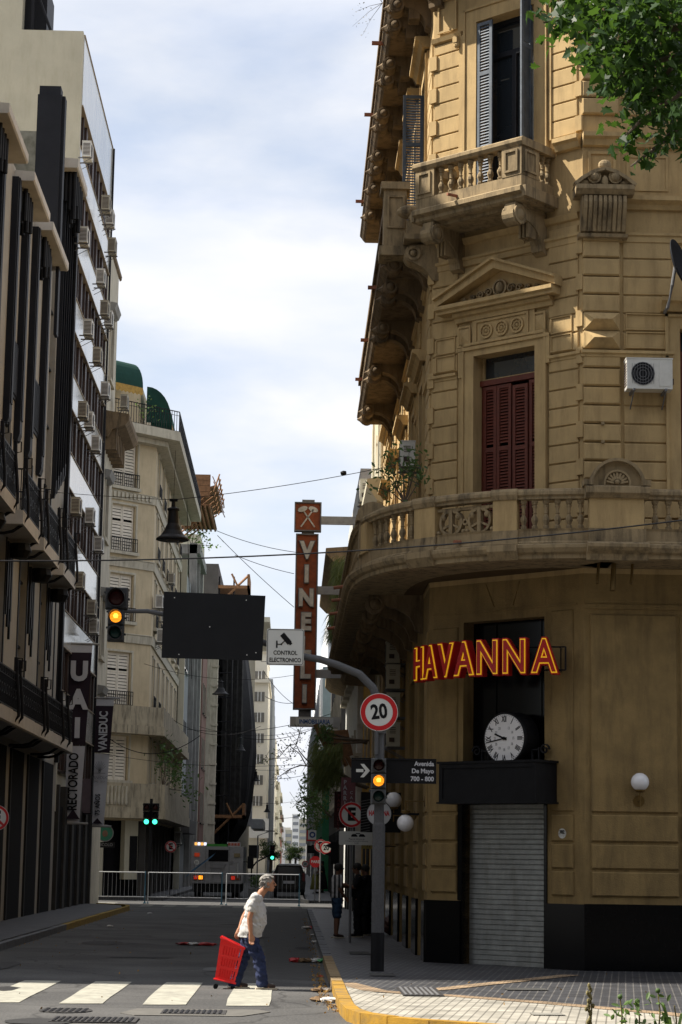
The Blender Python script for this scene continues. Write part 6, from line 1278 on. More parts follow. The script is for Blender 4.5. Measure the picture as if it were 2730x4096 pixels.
a = aY(716, 1920, 110); fr = Fr((0, 110), (1, 0), (0, -1)); t = T('bus_stop_sign', (a[0], 110, 0), 'white and red square transit sign with a blue disc', 'sign'); q = MB(); q.box(fr, a[0] - .25, a[0] + .25, a[1] - .28, a[1] + .28, 0, .03); pn = q.build('panel', SIGNW, t); q = MB(); q.box(fr, a[0] - .25, a[0] - .18, a[1] - .28, a[1] + .28, .03, .035); q.box(fr, a[0] - .18, a[0] + .25, a[1] - .28, a[1] - .2, .03, .035); q.build('red_edge', SIGNR, pn); MB().ring(fr, a[0] + .05, a[1] + .05, .08, .16, .03, .035).build('blue_disc', mat('transit_blue', (.02, .06, .2), .5), pn); q = MB(); q.w(a[0], 2.0, 110.05, 110.1, a[1] - .5, a[1] - .45); q.w(a[0] - .2, a[0] + .3, 110, 110.1, a[1] - .9, a[1] - .5); q.build('arm', IRON, t)
# round cafe sign, louvred box, vertical grill sign
fr = Fr((0, 41), (1, 0), (0, -1)); a = aY(871, 1869, 41)
t = T('round_cafe_sign', (a[0], 41, a[1]), 'round white sign with red cafe lettering half hidden by the signal pole', 'sign'); q = MB(); q.disc(fr, a[0], a[1], .235, 0, .06, 32); pn = q.build('disc', mat('white_lightbox', (.55, .55, .55), .5), t); MB().ring(fr, a[0], a[1], .235, .25, -.01, .07, 32).build('rim', IRON, pn); text('HAVANNA', fr, a[0], a[1] + .0, .062, .13, 'sign_text', SIGNR, pn, sx=.62, bold=.006, depth=.004); q = MB(); q.w(a[0] + .25, 2.5, 41.02, 41.05, a[1] - .02, a[1] + .02); q.build('bracket', IRON, t)
fr = Fr((0, 46), (1, 0), (0, -1)); x0, z1 = aY(820, 1830, 46); x1, z0 = aY(862, 1912, 46)
t = T('louvred_sign_box', (x0, 46, z0), 'black louvred box sign projecting beside the no parking sign', 'sign box'); q = MB(); q.box(fr, x0 + .1, 2.4, z0, z1 + .1, -.3, 0); pn = q.build('box', SIGNK, t); q = MB()
for i in range(12): q.bar(fr, (x0 + .1, z0 + i * .06), (x0 + .3, z0 + .04 + i * .06), .012, 0, .02)
q.build('louvre', MGREY, pn)
fr = Fr((0, 56), (1, 0), (0, -1)); x0, z1 = aY(785, 1786, 56); x1, z0 = aY(812, 1890, 56)
t = T('vertical_grill_sign', (x0, 56, z0), 'dusty red vertical sign reading PARRILLA with smaller letters beside it', 'sign'); q = MB(); q.box(fr, x0, x1 + .05, z0, z1, -.1, 0); pn = q.build('panel', mat('dusty_red', (.22, .09, .10), .8, .2, 4), t)
for i, c in enumerate('PARRILLA'): text(c, fr, x0 + .10, z1 - .13 - i * .14, .01, .15, 'letter', BANW, pn, bold=.005, depth=.006)
for i, c in enumerate('CARBON'): text(c, fr, x0 + .27, z1 - .40 - i * .13, .01, .11, 'letter', BANW, pn, bold=.002, depth=.006)
fr = Fr((0, 60), (1, 0), (0, -1)); x0, z1 = aY(769, 1818, 60); x1, z0 = aY(797, 1902, 60)
t = T('dark_grill_sign', (x0, 60, z0), 'darker maroon vertical sign behind the dusty red one', 'sign'); q = MB(); q.box(fr, x0, x1, z0, z1, -.1, 0); pn = q.build('panel', mat('dark_maroon', (.05, .014, .014), .8, .2, 4), t)
for i, c in enumerate('PARRILLA'): text(c, fr, x0 + .12, z1 - .13 - i * .13, .01, .13, 'letter', REDBR, pn, bold=.004, depth=.006)
q = MB(); fr = Fr((0, 50), (1, 0), (0, -1)); a = aY(847, 1944, 50); t = T('house_number_plate', (a[0], 50, a[1]), 'small yellow plate with the number 77 beside the signal pole', 'plate'); q.box(fr, a[0] - .16, a[0] + .16, a[1] - .06, a[1] + .06, 0, .02); pn = q.build('plate', mat('dull_yellow', (.22, .17, .04), .7), t); text('77', fr, a[0], a[1], .022, .11, 'number_text', SIGNK, pn, depth=.003); q = MB(); q.w(a[0], 2.5, 50.02, 50.05, a[1] - .01, a[1] + .01); q.build('bracket', IRON, t)
# farther traffic lights
fr = Fr((0, 96), (1, 0), (0, -1)); a = aY(347, 1888, 96); t = T('twin_green_signal', (a[0], 96, 0), 'pair of traffic lights showing green on a dark pole at the far left corner', 'traffic light'); pole_at(t, a[0], 96, a[1] + .9, .07, BLACK)
for s in (-1, 1): signal('signal_head', a[0] + s * .19, a[1] - .16, (.30, .30, .34), t, fr, (.32, .32, .36), BLACK, .14, lit=0)
fr = Fr((0, 170), (1, 0), (0, -1)); a = aY(626, 1969, 170); t = T('far_green_signal', (a[0], 170, 0), 'distant traffic light showing green on a curved arm', 'traffic light'); p0 = PY(578, 2020, 170); q = MB(); q.tube([(p0[0], 170, 0), (p0[0], 170, p0[2] + .9), PY(582, 1990, 170), PY(590, 1980, 170), (a[0], 170, a[1] + .25)], .07, 6); q.build('arm', BLACK, t); signal('signal_head', a[0], a[1] - .25, (.36, .36, .36), t, fr, (.4, .4, .4), BLACK, .14, lit=0)
fr = Fr((0, 88), (1, 0), (0, -1)); a = aY(770, 1960, 88); t = T('dark_signal', (a[0], 88, 0), 'unlit black traffic light seen from behind on the right pavement', 'traffic light'); pole_at(t, a[0] + .12, 88, a[1] + .4, .08, BLACK); q = MB(); q.box(fr, a[0] - .18, a[0] + .1, a[1] - .45, a[1] + .45, -.1, .1); q.build('signal_head', BLACK, t); q = MB(); q.prism(fr, [(a[0] - .42, a[1] + .3), (a[0] - .18, a[1] + .42), (a[0] - .18, a[1] + .2)], -.1, .1); q.prism(fr, [(a[0] - .42, a[1] - .05), (a[0] - .18, a[1] + .05), (a[0] - .18, a[1] - .15)], -.1, .1); q.build('visor', BLACK, t)
t = T('street_lamp_post', (PY(679, 2000, 140)[0], 140, 0), 'slim modern street lamp beside the white tower', 'street lamp'); p = PY(593, 1920, 140); q = MB(); q.tube([(p[0], 140, 0), (p[0], 140, p[2]), (p[0] + .9, 140, p[2] + .35)], .05, 6); q.build('pole', MGREY, t); MB().w(p[0] + .5, p[0] + 1.1, 139.9, 140.1, p[2] + .28, p[2] + .36).build('lamp_head', MGREY, t)
# hanging bell lamps and cables
def bell(x, ytop, ybot, w, Y, lab):
    xb, zb = aY(x, ybot, Y); _, zt = aY(x, ytop, Y); r = w * K * Y / F_PX / 2; h = zt - zb
    t = T('hanging_street_lamp', (xb, Y, zb), lab, 'street lamp', 'black bell shaped lamps hung over the street'); q = MB()
    q.lathe((xb, Y, zb), [(r * .9, .0), (r, h * .015), (r * .98, h * .05), (r * .72, h * .13), (r * .52, h * .25), (r * .44, h * .34), (r * .34, h * .42), (r * .30, h * .74), (r * .38, h * .76), (r * .36, h * .80), (r * .13, h * .84), (r * .10, h * .98), (r * .2, h)], 28); q.build('shade', mat('lamp_black', (.012, .0125, .014), .5, .15, 5, 0, spec=.2), t, smooth=False)
    MB().ball((xb, Y, zb + h * .01), r * .42, (1, 1, .35), 14, 8).build('lens', mat('lamp_lens', (.12, .12, .12), .3), t)
    MB().w(xb - r * .24, xb + r * .24, Y - .04, Y + .04, zt - .02, zt + .04).build('hanger', BLACK, t); return xb, zt
bells = [(397, 1150, 1242, 77, 50, 'nearest bell shaped street lamp hanging in front of the cream corner building'), (507, 1558, 1596, 39, 96, 'second bell shaped lamp hanging before the black netting'), (553, 1688, 1726, 24, 150, 'third bell shaped lamp against the netting'), (588, 1768, 1794, 20, 200, 'fourth bell lamp in front of the white tower'), (614, 1845, 1866, 16, 270, 'farthest bell lamp near the blue grey tower')]
bz = [bell(*b) for b in bells]
def cable(lab, a, b, sag, r=.012, ins=False):
    t = T('overhead_cable', a, lab, 'cable', 'overhead cables'); q = MB(); q.tube(catenary(a, b, sag, 16), r * .72, 5, cap=False); q.build('wire', IRON, t)
    if ins: p = Vector(a).lerp(Vector(b), ins); MB().lathe(p, [(.04, -.07), (.06, 0), (.04, .07)], 8, Vector(b) - Vector(a)).build('insulator', BLACK, t)
cable('thick cable crossing the whole picture below the curved balcony', PY(-60, 1288, 28), PY(1640, 1186, 28), .18, .015)
x, z = bz[0]; cable('thin cable carrying the nearest bell lamp', PY(-60, 1112, 58), (x, 50, z + .02), .05, .010); cable('thin cable from the nearest bell lamp to the ochre building', (x, 50, z + .02), (2.5, 50, z + 1.0), .08, .012, .75)
q = PY(430, 1150, 50); cable('vertical cord hanging beside the nearest bell lamp', q, PY(441, 1560, 50), 0, .010); cable('taut support wire above the nearest bell lamp', (x, 50, z), PY(404, 1035, 50), 0, .008)
for i, (x, z) in enumerate(bz[1:]): Y = bells[i + 1][4]; cable('span wire of bell lamp number %s counted from the camera' % ('two', 'three', 'four', 'five')[i], (-6.8, Y, z + .6), (2.3, Y, z + .8), .75, .014 + .004 * i)
for i, (x0, y0, x1, y1, Y, s) in enumerate([(495, 1218, 690, 1270, 64, .1), (540, 1275, 676, 1318, 64, .05), (500, 1230, 676, 1395, 64, .05), (600, 1520, 720, 1500, 80, .1), (430, 1675, 760, 1640, 75, .3), (400, 1655, 600, 1668, 90, .5), (610, 1600, 675, 1615, 80, .1), (605, 1540, 690, 1625, 80, .2), (640, 1880, 722, 1865, 120, .1), (620, 1790, 722, 1775, 120, .1), (560, 1695, 730, 1670, 70, .2)]):
    cable(('upper', 'second', 'steep', 'level', 'low', 'sagging', 'short', 'slanting', 'lowest distant', 'distant', 'middle')[i] + ' thin wire crossing the sky gap over the street', PY(x0, y0, Y), PY(x1, y1, Y), s, .008 + Y * .00008)
cable('looping dark cable slung from the left banners', PY(205, 1655, 84), PY(460, 1690, 84), 1.0, .022); cable('wire from the left banners toward the right houses', PY(205, 1725, 84), PY(700, 1755, 84), .3, .012)
# banners on the left
def banner(Y, xs, zs, txt1, lab, split, sz, txt2, rot1):
    (x0, x1), (z0, z1) = xs, zs; fr = Fr((0, Y), (1, 0), (0, -1)); t = T('wall_banner', (x0, Y, z0), lab, 'banner', 'tall banners on poles along the left wall')
    q = MB(); k = 14; 
    def sheet(za, zb, n, name, mt, w0=0.):
        q = MB(); P = []
        for i in range(k + 1):
            z = za + (zb - za) * i / k; f = (z - z0) / (z1 - z0); xr = x1 - (1 - f) * w0; w = .05 * math.sin(f * 9) * (1 - f)
            P += [fr.p(x0 + (1 - f) * .0, z, n), fr.p((x0 + xr) / 2, z, n + w), fr.p(xr, z, n + w * .5)]
        q.add(P, [(3 * i + j, 3 * i + j + 1, 3 * i + j + 4, 3 * i + j + 3) for i in range(k) for j in (0, 1)]); return q.build(name, mt, t)
    wn = .25
    sheet(z0, split, 0, 'white_cloth', BANW, wn); dkp = sheet(split + .04, z1 - .3, 0, 'dark_cloth', BANK, wn); sheet(z1 - .3, z1, 0, 'top_hem', BANW, wn)
    q = MB(); q.tube([(-7.9, Y, z1 + .02), (x1 + .25, Y, z1)], .04); q.tube([(-7.9, Y, z0), (x1 + .05, Y, z0)], .04); q.build('pole', mat('pale_pole', (.28, .27, .25), .6), t); return t, fr, dkp
t, fr, dkp = banner(74.5, (-8.0 + .1, -7.12), (3.05, 9.35), 'UAI', 'plum and grey banner with big letters and vertical word RECTORADO on the left wall', 5.75, .8, '', 0)
for c, z in (('U', 8.35), ('A', 7.35), ('I', 6.35)): text(c, fr, -7.55, z, .10, .92, 'letter', BANW, dkp, sx=.95, bold=.05, depth=.01)
text('RECTORADO', fr, -7.62, 4.5, .10, .46, 'banner_text', SIGNK, t, rot=math.pi / 2, bold=.012, sx=.72, depth=.01)
q = MB(); q.prism(fr, [(-7.85, 3.2), (-7.35, 3.2), (-7.6, 3.55)], .08, .09); q.build('triangle_mark', BANK, t)
t, fr, dkp = banner(84, (-7.88, -7.1), (3.1, 8.15), '', 'narrower plum and grey banner reading VANEDUC and 75 AÑOS beside the balcony building', 5.95, .5, '', 0)
text('VANEDUC', fr, -7.47, 6.85, .10, .46, 'banner_text', BANW, dkp, rot=math.pi / 2, bold=.014, sx=.72, depth=.01); text('75 AÑOS', fr, -7.6, 3.95, .10, .26, 'banner_text', SIGNK, t, rot=math.pi / 2, bold=.006, sx=.8, depth=.01); text('VANEDUC', fr, -7.57, 5.0, .10, .18, 'banner_text', MGREY, t, sx=.8, depth=.01); text('1942 - 2017', fr, -7.57, 4.84, .10, .10, 'banner_text', MGREY, t, sx=.9, depth=.01)
q = MB()
for i in range(9): an = math.radians(30 + i * 15); q.bar(fr, (-7.57, 5.25), (-7.57 + .27 * math.cos(an), 5.25 + .42 * math.sin(an)), .014, .09, .1)
q.ring(fr, -7.57, 5.25, .03, .05, .09, .1); q.bar(fr, (-7.8, 5.18), (-7.34, 5.18), .02, .09, .1); q.build('book_emblem', MGREY, t); q = MB(); q.prism(fr, [(-7.8, 3.2), (-7.4, 3.2), (-7.6, 3.42)], .08, .09); q.build('triangle_mark', BANK, t)
q = MB(); t = T('blank_shop_sign', (-7.5, 79, 4), 'dusty rose shop sign box hung between the two banners', 'sign box'); q.w(-8.0, -7.60, 81.0, 81.3, 3.55, 4.85); q.build('box', mat('dusty_rose', (.12, .09, .10), .8), t); q = MB(); q.w(-7.60, -7.56, 80.95, 81.35, 3.5, 4.9); q.w(-8.0, -7.60, 80.95, 81.35, 3.5, 3.55); q.build('edge', IRON, t)
fr = Fr((0, 92), (1, 0), (0, -1)); a = aY(242, 1914, 92); t = T('round_pizzeria_sign', (a[0], 92, a[1]), 'round green sign above a small NICOLO plate at the far left shop', 'sign'); MB().disc(fr, a[0], a[1], .36, -.1, 0, 28).build('disc', mat('dim_green', (.02, .13, .08), .5), t); MB().ring(fr, a[0], a[1], .33, .37, 0, .02).build('rim', MGREY, t); q = MB(); q.box(fr, a[0] - .38, a[0] + .42, a[1] - .62, a[1] - .38, -.1, 0); pn = q.build('plate', BLACK, t); text('NICOLO', fr, a[0] + .02, a[1] - .5, .01, .17, 'sign_text', MGREY, pn, bold=.003, depth=.004); q = MB(); q.ball(fr.p(a[0], a[1] - .02, .0), .12, (1, .2, 1.2)); q.build('portrait_patch', mat('tan_patch', (.14, .08, .05), .7), t)
# ============================================================ FIRE TRUCK, VAN, BARRIERS
YT = 104; fr = Fr((0, YT), (1, 0), (0, -1)); x0, x1 = -4.78, -2.25
t = T('fire_truck', (-3.5, YT, 0), 'grey fire truck seen from behind with flashing roof light bar and number 80', 'fire truck')
q = MB(); q.w(x0, x1, YT, YT + 7.5, .75, 2.5); bd = q.build('body', TRUCKG, t); q = MB(); q.w(x0 + .1, x1 - .1, YT - .25, YT + 7, .3, .75); q.build('chassis', BLACK, t)
q = MB(); q.box(fr, -3.95, -2.98, 1.78, 2.34, 0, .02); q.build('rear_opening', DARKIN, bd); q = MB()
for u in (-4.1, -2.95): q.box(fr, u, u + .05, .8, 2.5, 0, .03)
q.box(fr, -3.85, -3.15, 1.45, 1.74, 0, .06); q.box(fr, -3.8, -3.2, 1.2, 1.4, 0, .1); q.disc(fr, -2.8, 1.75, .09, 0, .04, 14); q.disc(fr, -3.15, 1.65, .06, 0, .08, 12); q.box(fr, -3.75, -3.65, 1.0, 1.15, 0, .1); q.box(fr, -3.35, -3.25, 1.0, 1.15, 0, .1); q.box(fr, x0, x1, .72, .80, 0, .35); q.build('pump_panel', mat('dull_steel', (.20, .20, .205), .5, .2, 9, .2), bd)
q = MB(); q.tube([fr.p(-4.55, 1.0, .1), fr.p(-4.55, 1.7, .1)], .03); q.tube([fr.p(-2.5, 1.0, .1), fr.p(-2.5, 1.7, .1)], .03); q.build('grab_rail', GALV, bd)
for s, u in ((-1, x0 + .1), (1, x1 - .62)):
    q = MB(); q.box(fr, u, u + .52, .88, 1.12, 0, .05); l_ = q.build('lamp_cluster', SIGNK, bd); MB().box(fr, u + .05, u + .24, .91, 1.09, .05, .06).build('tail_light', mat('tail_red', (.25, .02, .02), .4, em=(1, .05, .02), em_s=.15), l_); MB().box(fr, u + .28, u + .48, .91, 1.09, .05, .06).build('indicator', AMBER if s < 0 else mat('dim_amber', (.2, .06, .02), .4), l_)
    q = MB(); q.box(fr, x0 + .15 if s < 0 else x1 - .45, x0 + .4 if s < 0 else x1 - .15, 2.0, 2.18, 0, .05); q.build('marker_lamp', mat('marker_red', (.3, .03, .01), .4, em=(1, .1, .03), em_s=.08) if s < 0 else mat('amber_dim', (.2, .16, .08), .5), bd)
q = MB(); q.disc(fr, -4.52, 1.72, .12, 0, .01, 18); pn = q.build('number_disc', SIGNW, bd); text('80', fr, -4.52, 1.72, .012, .15, 'number_text', SIGNK, pn, depth=.003)
q = MB(); q.box(fr, -4.1, -3.0, 2.5, 2.62, -.5, .0); q.build('green_roof_cover', mat('bright_green', (.04, .25, .03), .6), bd)
for k, u in enumerate((x0 + .1, x1 - .8)):
    q = MB(); q.box(fr, u, u + .65, 2.5, 2.72, -.3, 0); lb = q.build('light_bar', GALV, bd)
    for j in range(4): q = MB(); q.box(fr, u + .05 + j * .15, u + .17 + j * .15, 2.55, 2.68, 0, .02); q.build('flasher', (mat('flash_amber', (1, .5, .1), .4, em=(1, .45, .1), em_s=.6), mat('flash_white', (.8, .8, 1), .4, em=(.75, .8, 1), em_s=.8))[j % 2] if k == 0 else mat('dull_flash', (.4, .1, .06), .4), lb)
for u in (x0 + .15, x1 - .55): MB().lathe((u, YT + 1.3, .48), [(.48, 0), (.48, .4)], 18, (1, 0, 0)).build('wheel', BLACK, t)
q = MB(); q.w(x1, x1 + .25, YT + .5, YT + .55, 1.75, 1.8); q.w(x1 + .2, x1 + .5, YT + .45, YT + .6, 1.45, 2.05); q.build('mirror', BLACK, t)
q = MB(); P = []
for i in range(8): P += [fr.p(x0 - .3 + i * .19, .95 + i * .15, .42 + .05 * math.sin(i * 1.4)), fr.p(x0 - .2 + i * .2, 1.15 + i * .15 - (.1 if i == 0 else 0), .4)]
q.add(P, [(2 * i, 2 * i + 1, 2 * i + 3, 2 * i + 2) for i in range(7)]); q.build('tilted_flag', mat('flag_blue', (.05, .12, .20), .8, .3, 4), t)
Y = 108; fr = Fr((0, Y), (1, 0), (0, -1)); t = T('black_van', (0, Y, 0), 'black van seen from behind right of the fire truck', 'van')
hp_ = [(-.88, .35), (-.92, .9), (-.84, 1.5), (-.68, 1.98), (-.5, 2.06), (.5, 2.06), (.68, 1.98), (.84, 1.5), (.92, .9), (.88, .35)]
hp_ = [(u * .92, z * .83) for u, z in hp_]
VB = mat('van_black', (.006, .006, .007), .18, .1, 3, 0, spec=.6)
q = MB(); q.prism(fr, hp_, -4.6, 0); bd = q.build('body', VB, t); q = MB(); q.prism(fr, [(-.58, 1.12), (-.52, 1.56), (.52, 1.56), (.58, 1.12)], 0, .012); q.build('rear_window', GLASS, bd)
q = MB(); q.prism(fr, [(-.46, 1.69), (.46, 1.69), (.56, 1.63), (-.56, 1.63)], .0, .03); q.build('roof_edge', GALV, bd); q = MB(); q.box(fr, -.28, .28, .72, .86, 0, .02); q.build('licence_plate', BANW, bd)
for u in (-.82, .68): q = MB(); q.box(fr, u, u + .12, .85, 1.25, 0, .02); q.build('tail_light', mat('tail_dark', (.12, .012, .01), .4), bd)
q = MB(); q.box(fr, -.82, .82, .3, .45, -.1, .1); q.build('bumper', BLACK, t)
for u in (-.8, .6): MB().lathe((u, Y + .8, .3), [(.3, 0), (.3, .2)], 16, (1, 0, 0)).build('wheel', BLACK, t)
def barrier(x0, x1, Y, lab, zs=0., blue='R'):
    fr = Fr((0, Y), (1, 0), (0, -1)); t = T('crowd_barrier', ((x0 + x1) / 2, Y, 0), lab, 'barrier', 'crowd control barriers across the street'); q = MB()
    q.tube([fr.p(x0, 1.30 + zs, 0), fr.p(x1, 1.30, 0)], .022, 6); q.tube([fr.p(x0, .28 + zs, 0), fr.p(x1, .28, 0)], .022, 6)
    q.tube([fr.p(x0, .05, 0), fr.p(x0, 1.32, 0)], .022, 6); q.build('frame', GALV, t); q = MB(); k = int((x1 - x0) / .17)
    for i in range(1, k): u = x0 + (x1 - x0) * i / k; q.box(fr, u - .006, u + .006, .28, 1.30, -.006, .006)
    q.build('bars', mat('thin_bar', (.33, .34, .36), .6), t); q = MB(); q.tube([fr.p(x1, .0, 0), fr.p(x1, 1.34, 0)], .03, 6); q.w(x1 - .05, x1 + .05, Y - .25, Y + .25, .0, .05); q.w(x0 - .03, x0 + .03, Y - .2, Y + .2, .0, .05); q.build('post', TEAL, t)
barrier(-8.3, -6.05, 90, 'leftmost crowd barrier, its left end at the black shopfront'); barrier(-5.92, -2.82, 90, 'middle crowd barrier in front of the fire truck'); barrier(-2.6, .44, 89, 'rightmost crowd barrier in front of the black van')
# ============================================================ PEOPLE
def skin(nodes, edges, sub=2, root=0):
    me = bpy.data.meshes.new('s'); me.from_pydata([n[0] for n in nodes], edges, []); o = bpy.data.objects.new('s', me); COL.objects.link(o)
    md = o.modifiers.new('k', 'SKIN'); md.use_smooth_shade = True
    for i, n in enumerate(nodes):
        r = n[1] if isinstance(n[1], tuple) else (n[1], n[1]); me.skin_vertices[0].data[i].radius = r; me.skin_vertices[0].data[i].use_root = (i == root)
    s2 = o.modifiers.new('u', 'SUBSURF'); s2.levels = sub; s2.render_levels = sub
    dg = bpy.context.evaluated_depsgraph_get(); dg.update(); m2 = bpy.data.meshes.new_from_object(o.evaluated_get(dg)); bpy.data.objects.remove(o); return m2
def chain(defs):
    nodes = []; edges = []; ix = {}
    for name, parent, p, r in defs:
        ix[name] = len(nodes); nodes.append((p, r))
        if parent is not None: edges.append((ix[parent], ix[name]))
    return nodes, edges
def fuse(limbs, voxel, sm=5, extra=None):
    q = MB()
    for p0, p1, a, b in limbs:
        p0, p1 = Vector(p0), Vector(p1); ra = a if isinstance(a, tuple) else (a, a); rb = b if isinstance(b, tuple) else (b, b); d = (p1 - p0); L = d.length; d = d / L if L else V(0, 0, 1)
        e2 = V(0, 1, 0) - d * d.y; e2 = e2.normalized() if e2.length > .1 else V(1, 0, 0); e1 = e2.cross(d); seg = 14; P = []; K_ = []
        for t_, rr, off in [(0, .0, -1), (0, .5, -.87), (0, .87, -.5)] + [(k / 5, 1, 0) for k in range(6)] + [(1, .87, .5), (1, .5, .87), (1, .0, 1)]:
            rx = (ra[0] + (rb[0] - ra[0]) * t_); ry = (ra[1] + (rb[1] - ra[1]) * t_); c = p0 + d * (L * t_ + off * min(rx, ry) * .8)
            P += [c + e1 * math.cos(2 * math.pi * i / seg) * max(rx * rr, .0008) + e2 * math.sin(2 * math.pi * i / seg) * max(ry * rr, .0008) for i in range(seg)]; K_.append(1)
        F_ = [(i * seg + j, i * seg + (j + 1) % seg, (i + 1) * seg + (j + 1) % seg, (i + 1) * seg + j) for i in range(len(K_) - 1) for j in range(seg)] + [tuple(range(seg)), tuple(range((len(K_) - 1) * seg, len(K_) * seg))]
        q.add(P, F_)
    me = bpy.data.meshes.new('f'); me.from_pydata(q.v, [], q.f); o = bpy.data.objects.new('f', me); COL.objects.link(o)
    md = o.modifiers.new('r', 'REMESH'); md.mode = 'VOXEL'; md.voxel_size = voxel; m3 = o.modifiers.new('s', 'SMOOTH'); m3.factor = .5; m3.iterations = sm
    dg = bpy.context.evaluated_depsgraph_get(); dg.update(); m2 = bpy.data.meshes.new_from_object(o.evaluated_get(dg)); bpy.data.objects.remove(o); return m2
def mesh_obj(me, name, mt, parent, loc, rz, sc):
    M = Matrix.Translation(loc) @ Matrix.Rotation(rz, 4, 'Z') @ Matrix.Scale(sc, 4); me.transform(M); me.materials.clear(); me.materials.append(mt); me.polygons.foreach_set('use_smooth', [True] * len(me.polygons)); me.name = name
    for p in me.polygons: p.material_index = 0
    o = bpy.data.objects.new(name, me); COL.objects.link(o); par(o, parent); return o
def V(*a): return Vector(a)
def person(lab, loc, rz, sc, J, mats, shorts=False, skirt=False, grp=None, rad=1.0, hair='short'):
    # local frame: +x forward, y left, z up. J: joints dict
    t = T('person', loc, lab, 'person', grp); sk, top, leg, shoe, hairm = mats
    neck, head = J['neck'], J['head']; vx = J.get('vox', .022); hip, chest = J['hip'], J['chest']; fat = J.get('fat', 1.) * rad; lg = J.get('leg', 1.) * rad
    d = [(hip, chest, (.10 * rad, .14 * rad), (.11 * rad, .15 * rad)), (chest, neck, (.09, .10), (.05, .052)), (chest.lerp(neck, .7), head + V(-.02, 0, -.03), (.056, .056), (.052, .054)),
         (head + V(-.015, 0, .03), head + V(-.010, 0, .055), (.092, .074), (.085, .068)), (head + V(.0, 0, .02), head + V(.03, 0, -.07), (.078, .064), (.050, .046)), (head + V(.03, 0, -.085), head + V(.058, 0, -.09), .030, .026),
         (head + V(.082, 0, .022), head + V(.104, 0, -.018), .011, .016), (head + V(.072, 0, -.055), head + V(.088, 0, -.053), (.012, .020), (.010, .018)), (head + V(.072, -.03, .03), head + V(.072, .03, .03), .014, .014)]
    for s in (1, -1): d.append((head + V(-.012, s * .074, .012), head + V(-.004, s * .078, -.030), (.022, .012), (.012, .010)))
    for s, k in ((1, 'L'), (-1, 'R')):
        sh = J['sh' + k]; el = J['el' + k]; ha = J['ha' + k]
        d += [(chest.lerp(neck, .4), sh, .07, .058), (sh, el, .052, .038), (el, el.lerp(ha, .35), .040, .041), (el.lerp(ha, .35), ha, .041, (.026, .030))]
        dr = (ha - el).normalized(); sd = V(1, 0, 0) if abs(dr.x) < .7 else V(0, 0, 1); sd = (sd - dr * sd.dot(dr)).normalized(); nn = dr.cross(sd)
        d.append((ha, ha + dr * .075, (.036, .020), (.040, .018)))
        for i, ln in enumerate((.068, .078, .072, .056)):
            b = ha + dr * .080 + sd * (.031 - i * .0205); c = b + dr * ln * .5 - nn * s * .008; e = b + dr * ln * .9 - nn * s * .032; d += [(b, c, .0105, .0095), (c, e, .0095, .0082)]
        b = ha + dr * .02 + sd * .028; d += [(b, b + dr * .035 + sd * .02, .013, .011), (b + dr * .035 + sd * .02, b + dr * .068 + sd * .016, .011, .009)]
        kn = J['kn' + k]; an = J['an' + k]; hp = hip + V(0, s * .085, -.04)
        d += [(hp, kn, .085 * rad, .055), (kn, kn.lerp(an, .35), .055, .056), (kn.lerp(an, .35), an, .056, .038), (an, an + V(.09, 0, -.05), .036, .028)]
    me = fuse(d, J.get('voxb', .016), 3); body = mesh_obj(me, 'body', sk, t, loc, rz, sc)
    M = Matrix.Translation(loc) @ Matrix.Rotation(rz, 4, 'Z') @ Matrix.Scale(sc, 4)
    q = MB()
    for s in (1, -1): q.ball(M @ (head + V(.084, s * .030, .006)), .010 * sc, seg=8, rings=5)
    q.build('eyes', mat('eye_dark', (.03, .02, .015), .3), t, smooth=True)
    # hair: cap of many short locks
    q = MB()
    if hair == 'swept':
        q.ball(M @ (head + V(-.030, 0, .040)), .098 * sc, (1.0, .84, .86), 18, 12)
        for i in range(170):
            a = ru(0, 6.28); b = ru(.1, 1.35); n_ = V(math.sin(b) * math.cos(a), math.sin(b) * math.sin(a) * .85, math.cos(b) * .9)
            if n_.x > .45 and n_.z < .55: continue
            p = head + V(-.028, 0, .036) + n_ * .094; u = (V(-1, 0, .15) if n_.x < .2 else V(-.6, 0, .9)); u = (u - n_ * u.dot(n_)).normalized(); q.tube([M @ p, M @ (p + u * .025 + n_ * .012), M @ (p + u * .055 + n_ * .004 - V(0, 0, .006))], .011 * sc, 4, r2=.004 * sc)
        for i in range(22): p = head + V(.045 + ru(-.02, .012), ru(-.055, .055), .085 + ru(-.01, .015)); q.tube([M @ p, M @ (p + V(.016, 0, .016)), M @ (p + V(.028, 0, .002))], .010 * sc, 4, r2=.003 * sc)
        for s in (1, -1):
            for i in range(70): p = head + V(ru(-.115, .015), s * ru(.05, .082), ru(-.055, .05)); q.tube([M @ p, M @ (p + V(-.03, s * .002, -.012))], .010 * sc, 4, r2=.004 * sc)
    else:
        q.ball(M @ (head + V(-.022, 0, .036)), .106 * sc, (1.0, .84, .95), 16, 10)
        if hair == 'long': q.ball(M @ (head + V(-.07, 0, -.05)), .08 * sc, (.7, 1, 1.5), 12, 8)
    q.build('hair', hairm, t, smooth=True)
    # top garment
    hem = hip + J.get('hem', V(0, 0, .02)); bel = hip.lerp(chest, .45) + J.get('belly', V(0, 0, 0))
    c = [(hem, bel, (.145 * fat, .170 * fat), (.152 * fat, .175 * fat)), (bel, chest, (.152 * fat, .175 * fat), (.125 * fat, .165 * fat)), (chest, chest.lerp(neck, .55), (.120 * fat, .160 * rad), (.075, .11)), (J['shL'], J['shR'], .070, .070)]
    for s, k in ((1, 'L'), (-1, 'R')): sh = J['sh' + k]; el = J['el' + k]; c += [(chest.lerp(neck, .35), sh, .085, .072), (sh, sh.lerp(el, J.get('sleeve', .78)), .070, .074)]
    me = fuse(c, vx, 4)
    import mathutils.noise as mn
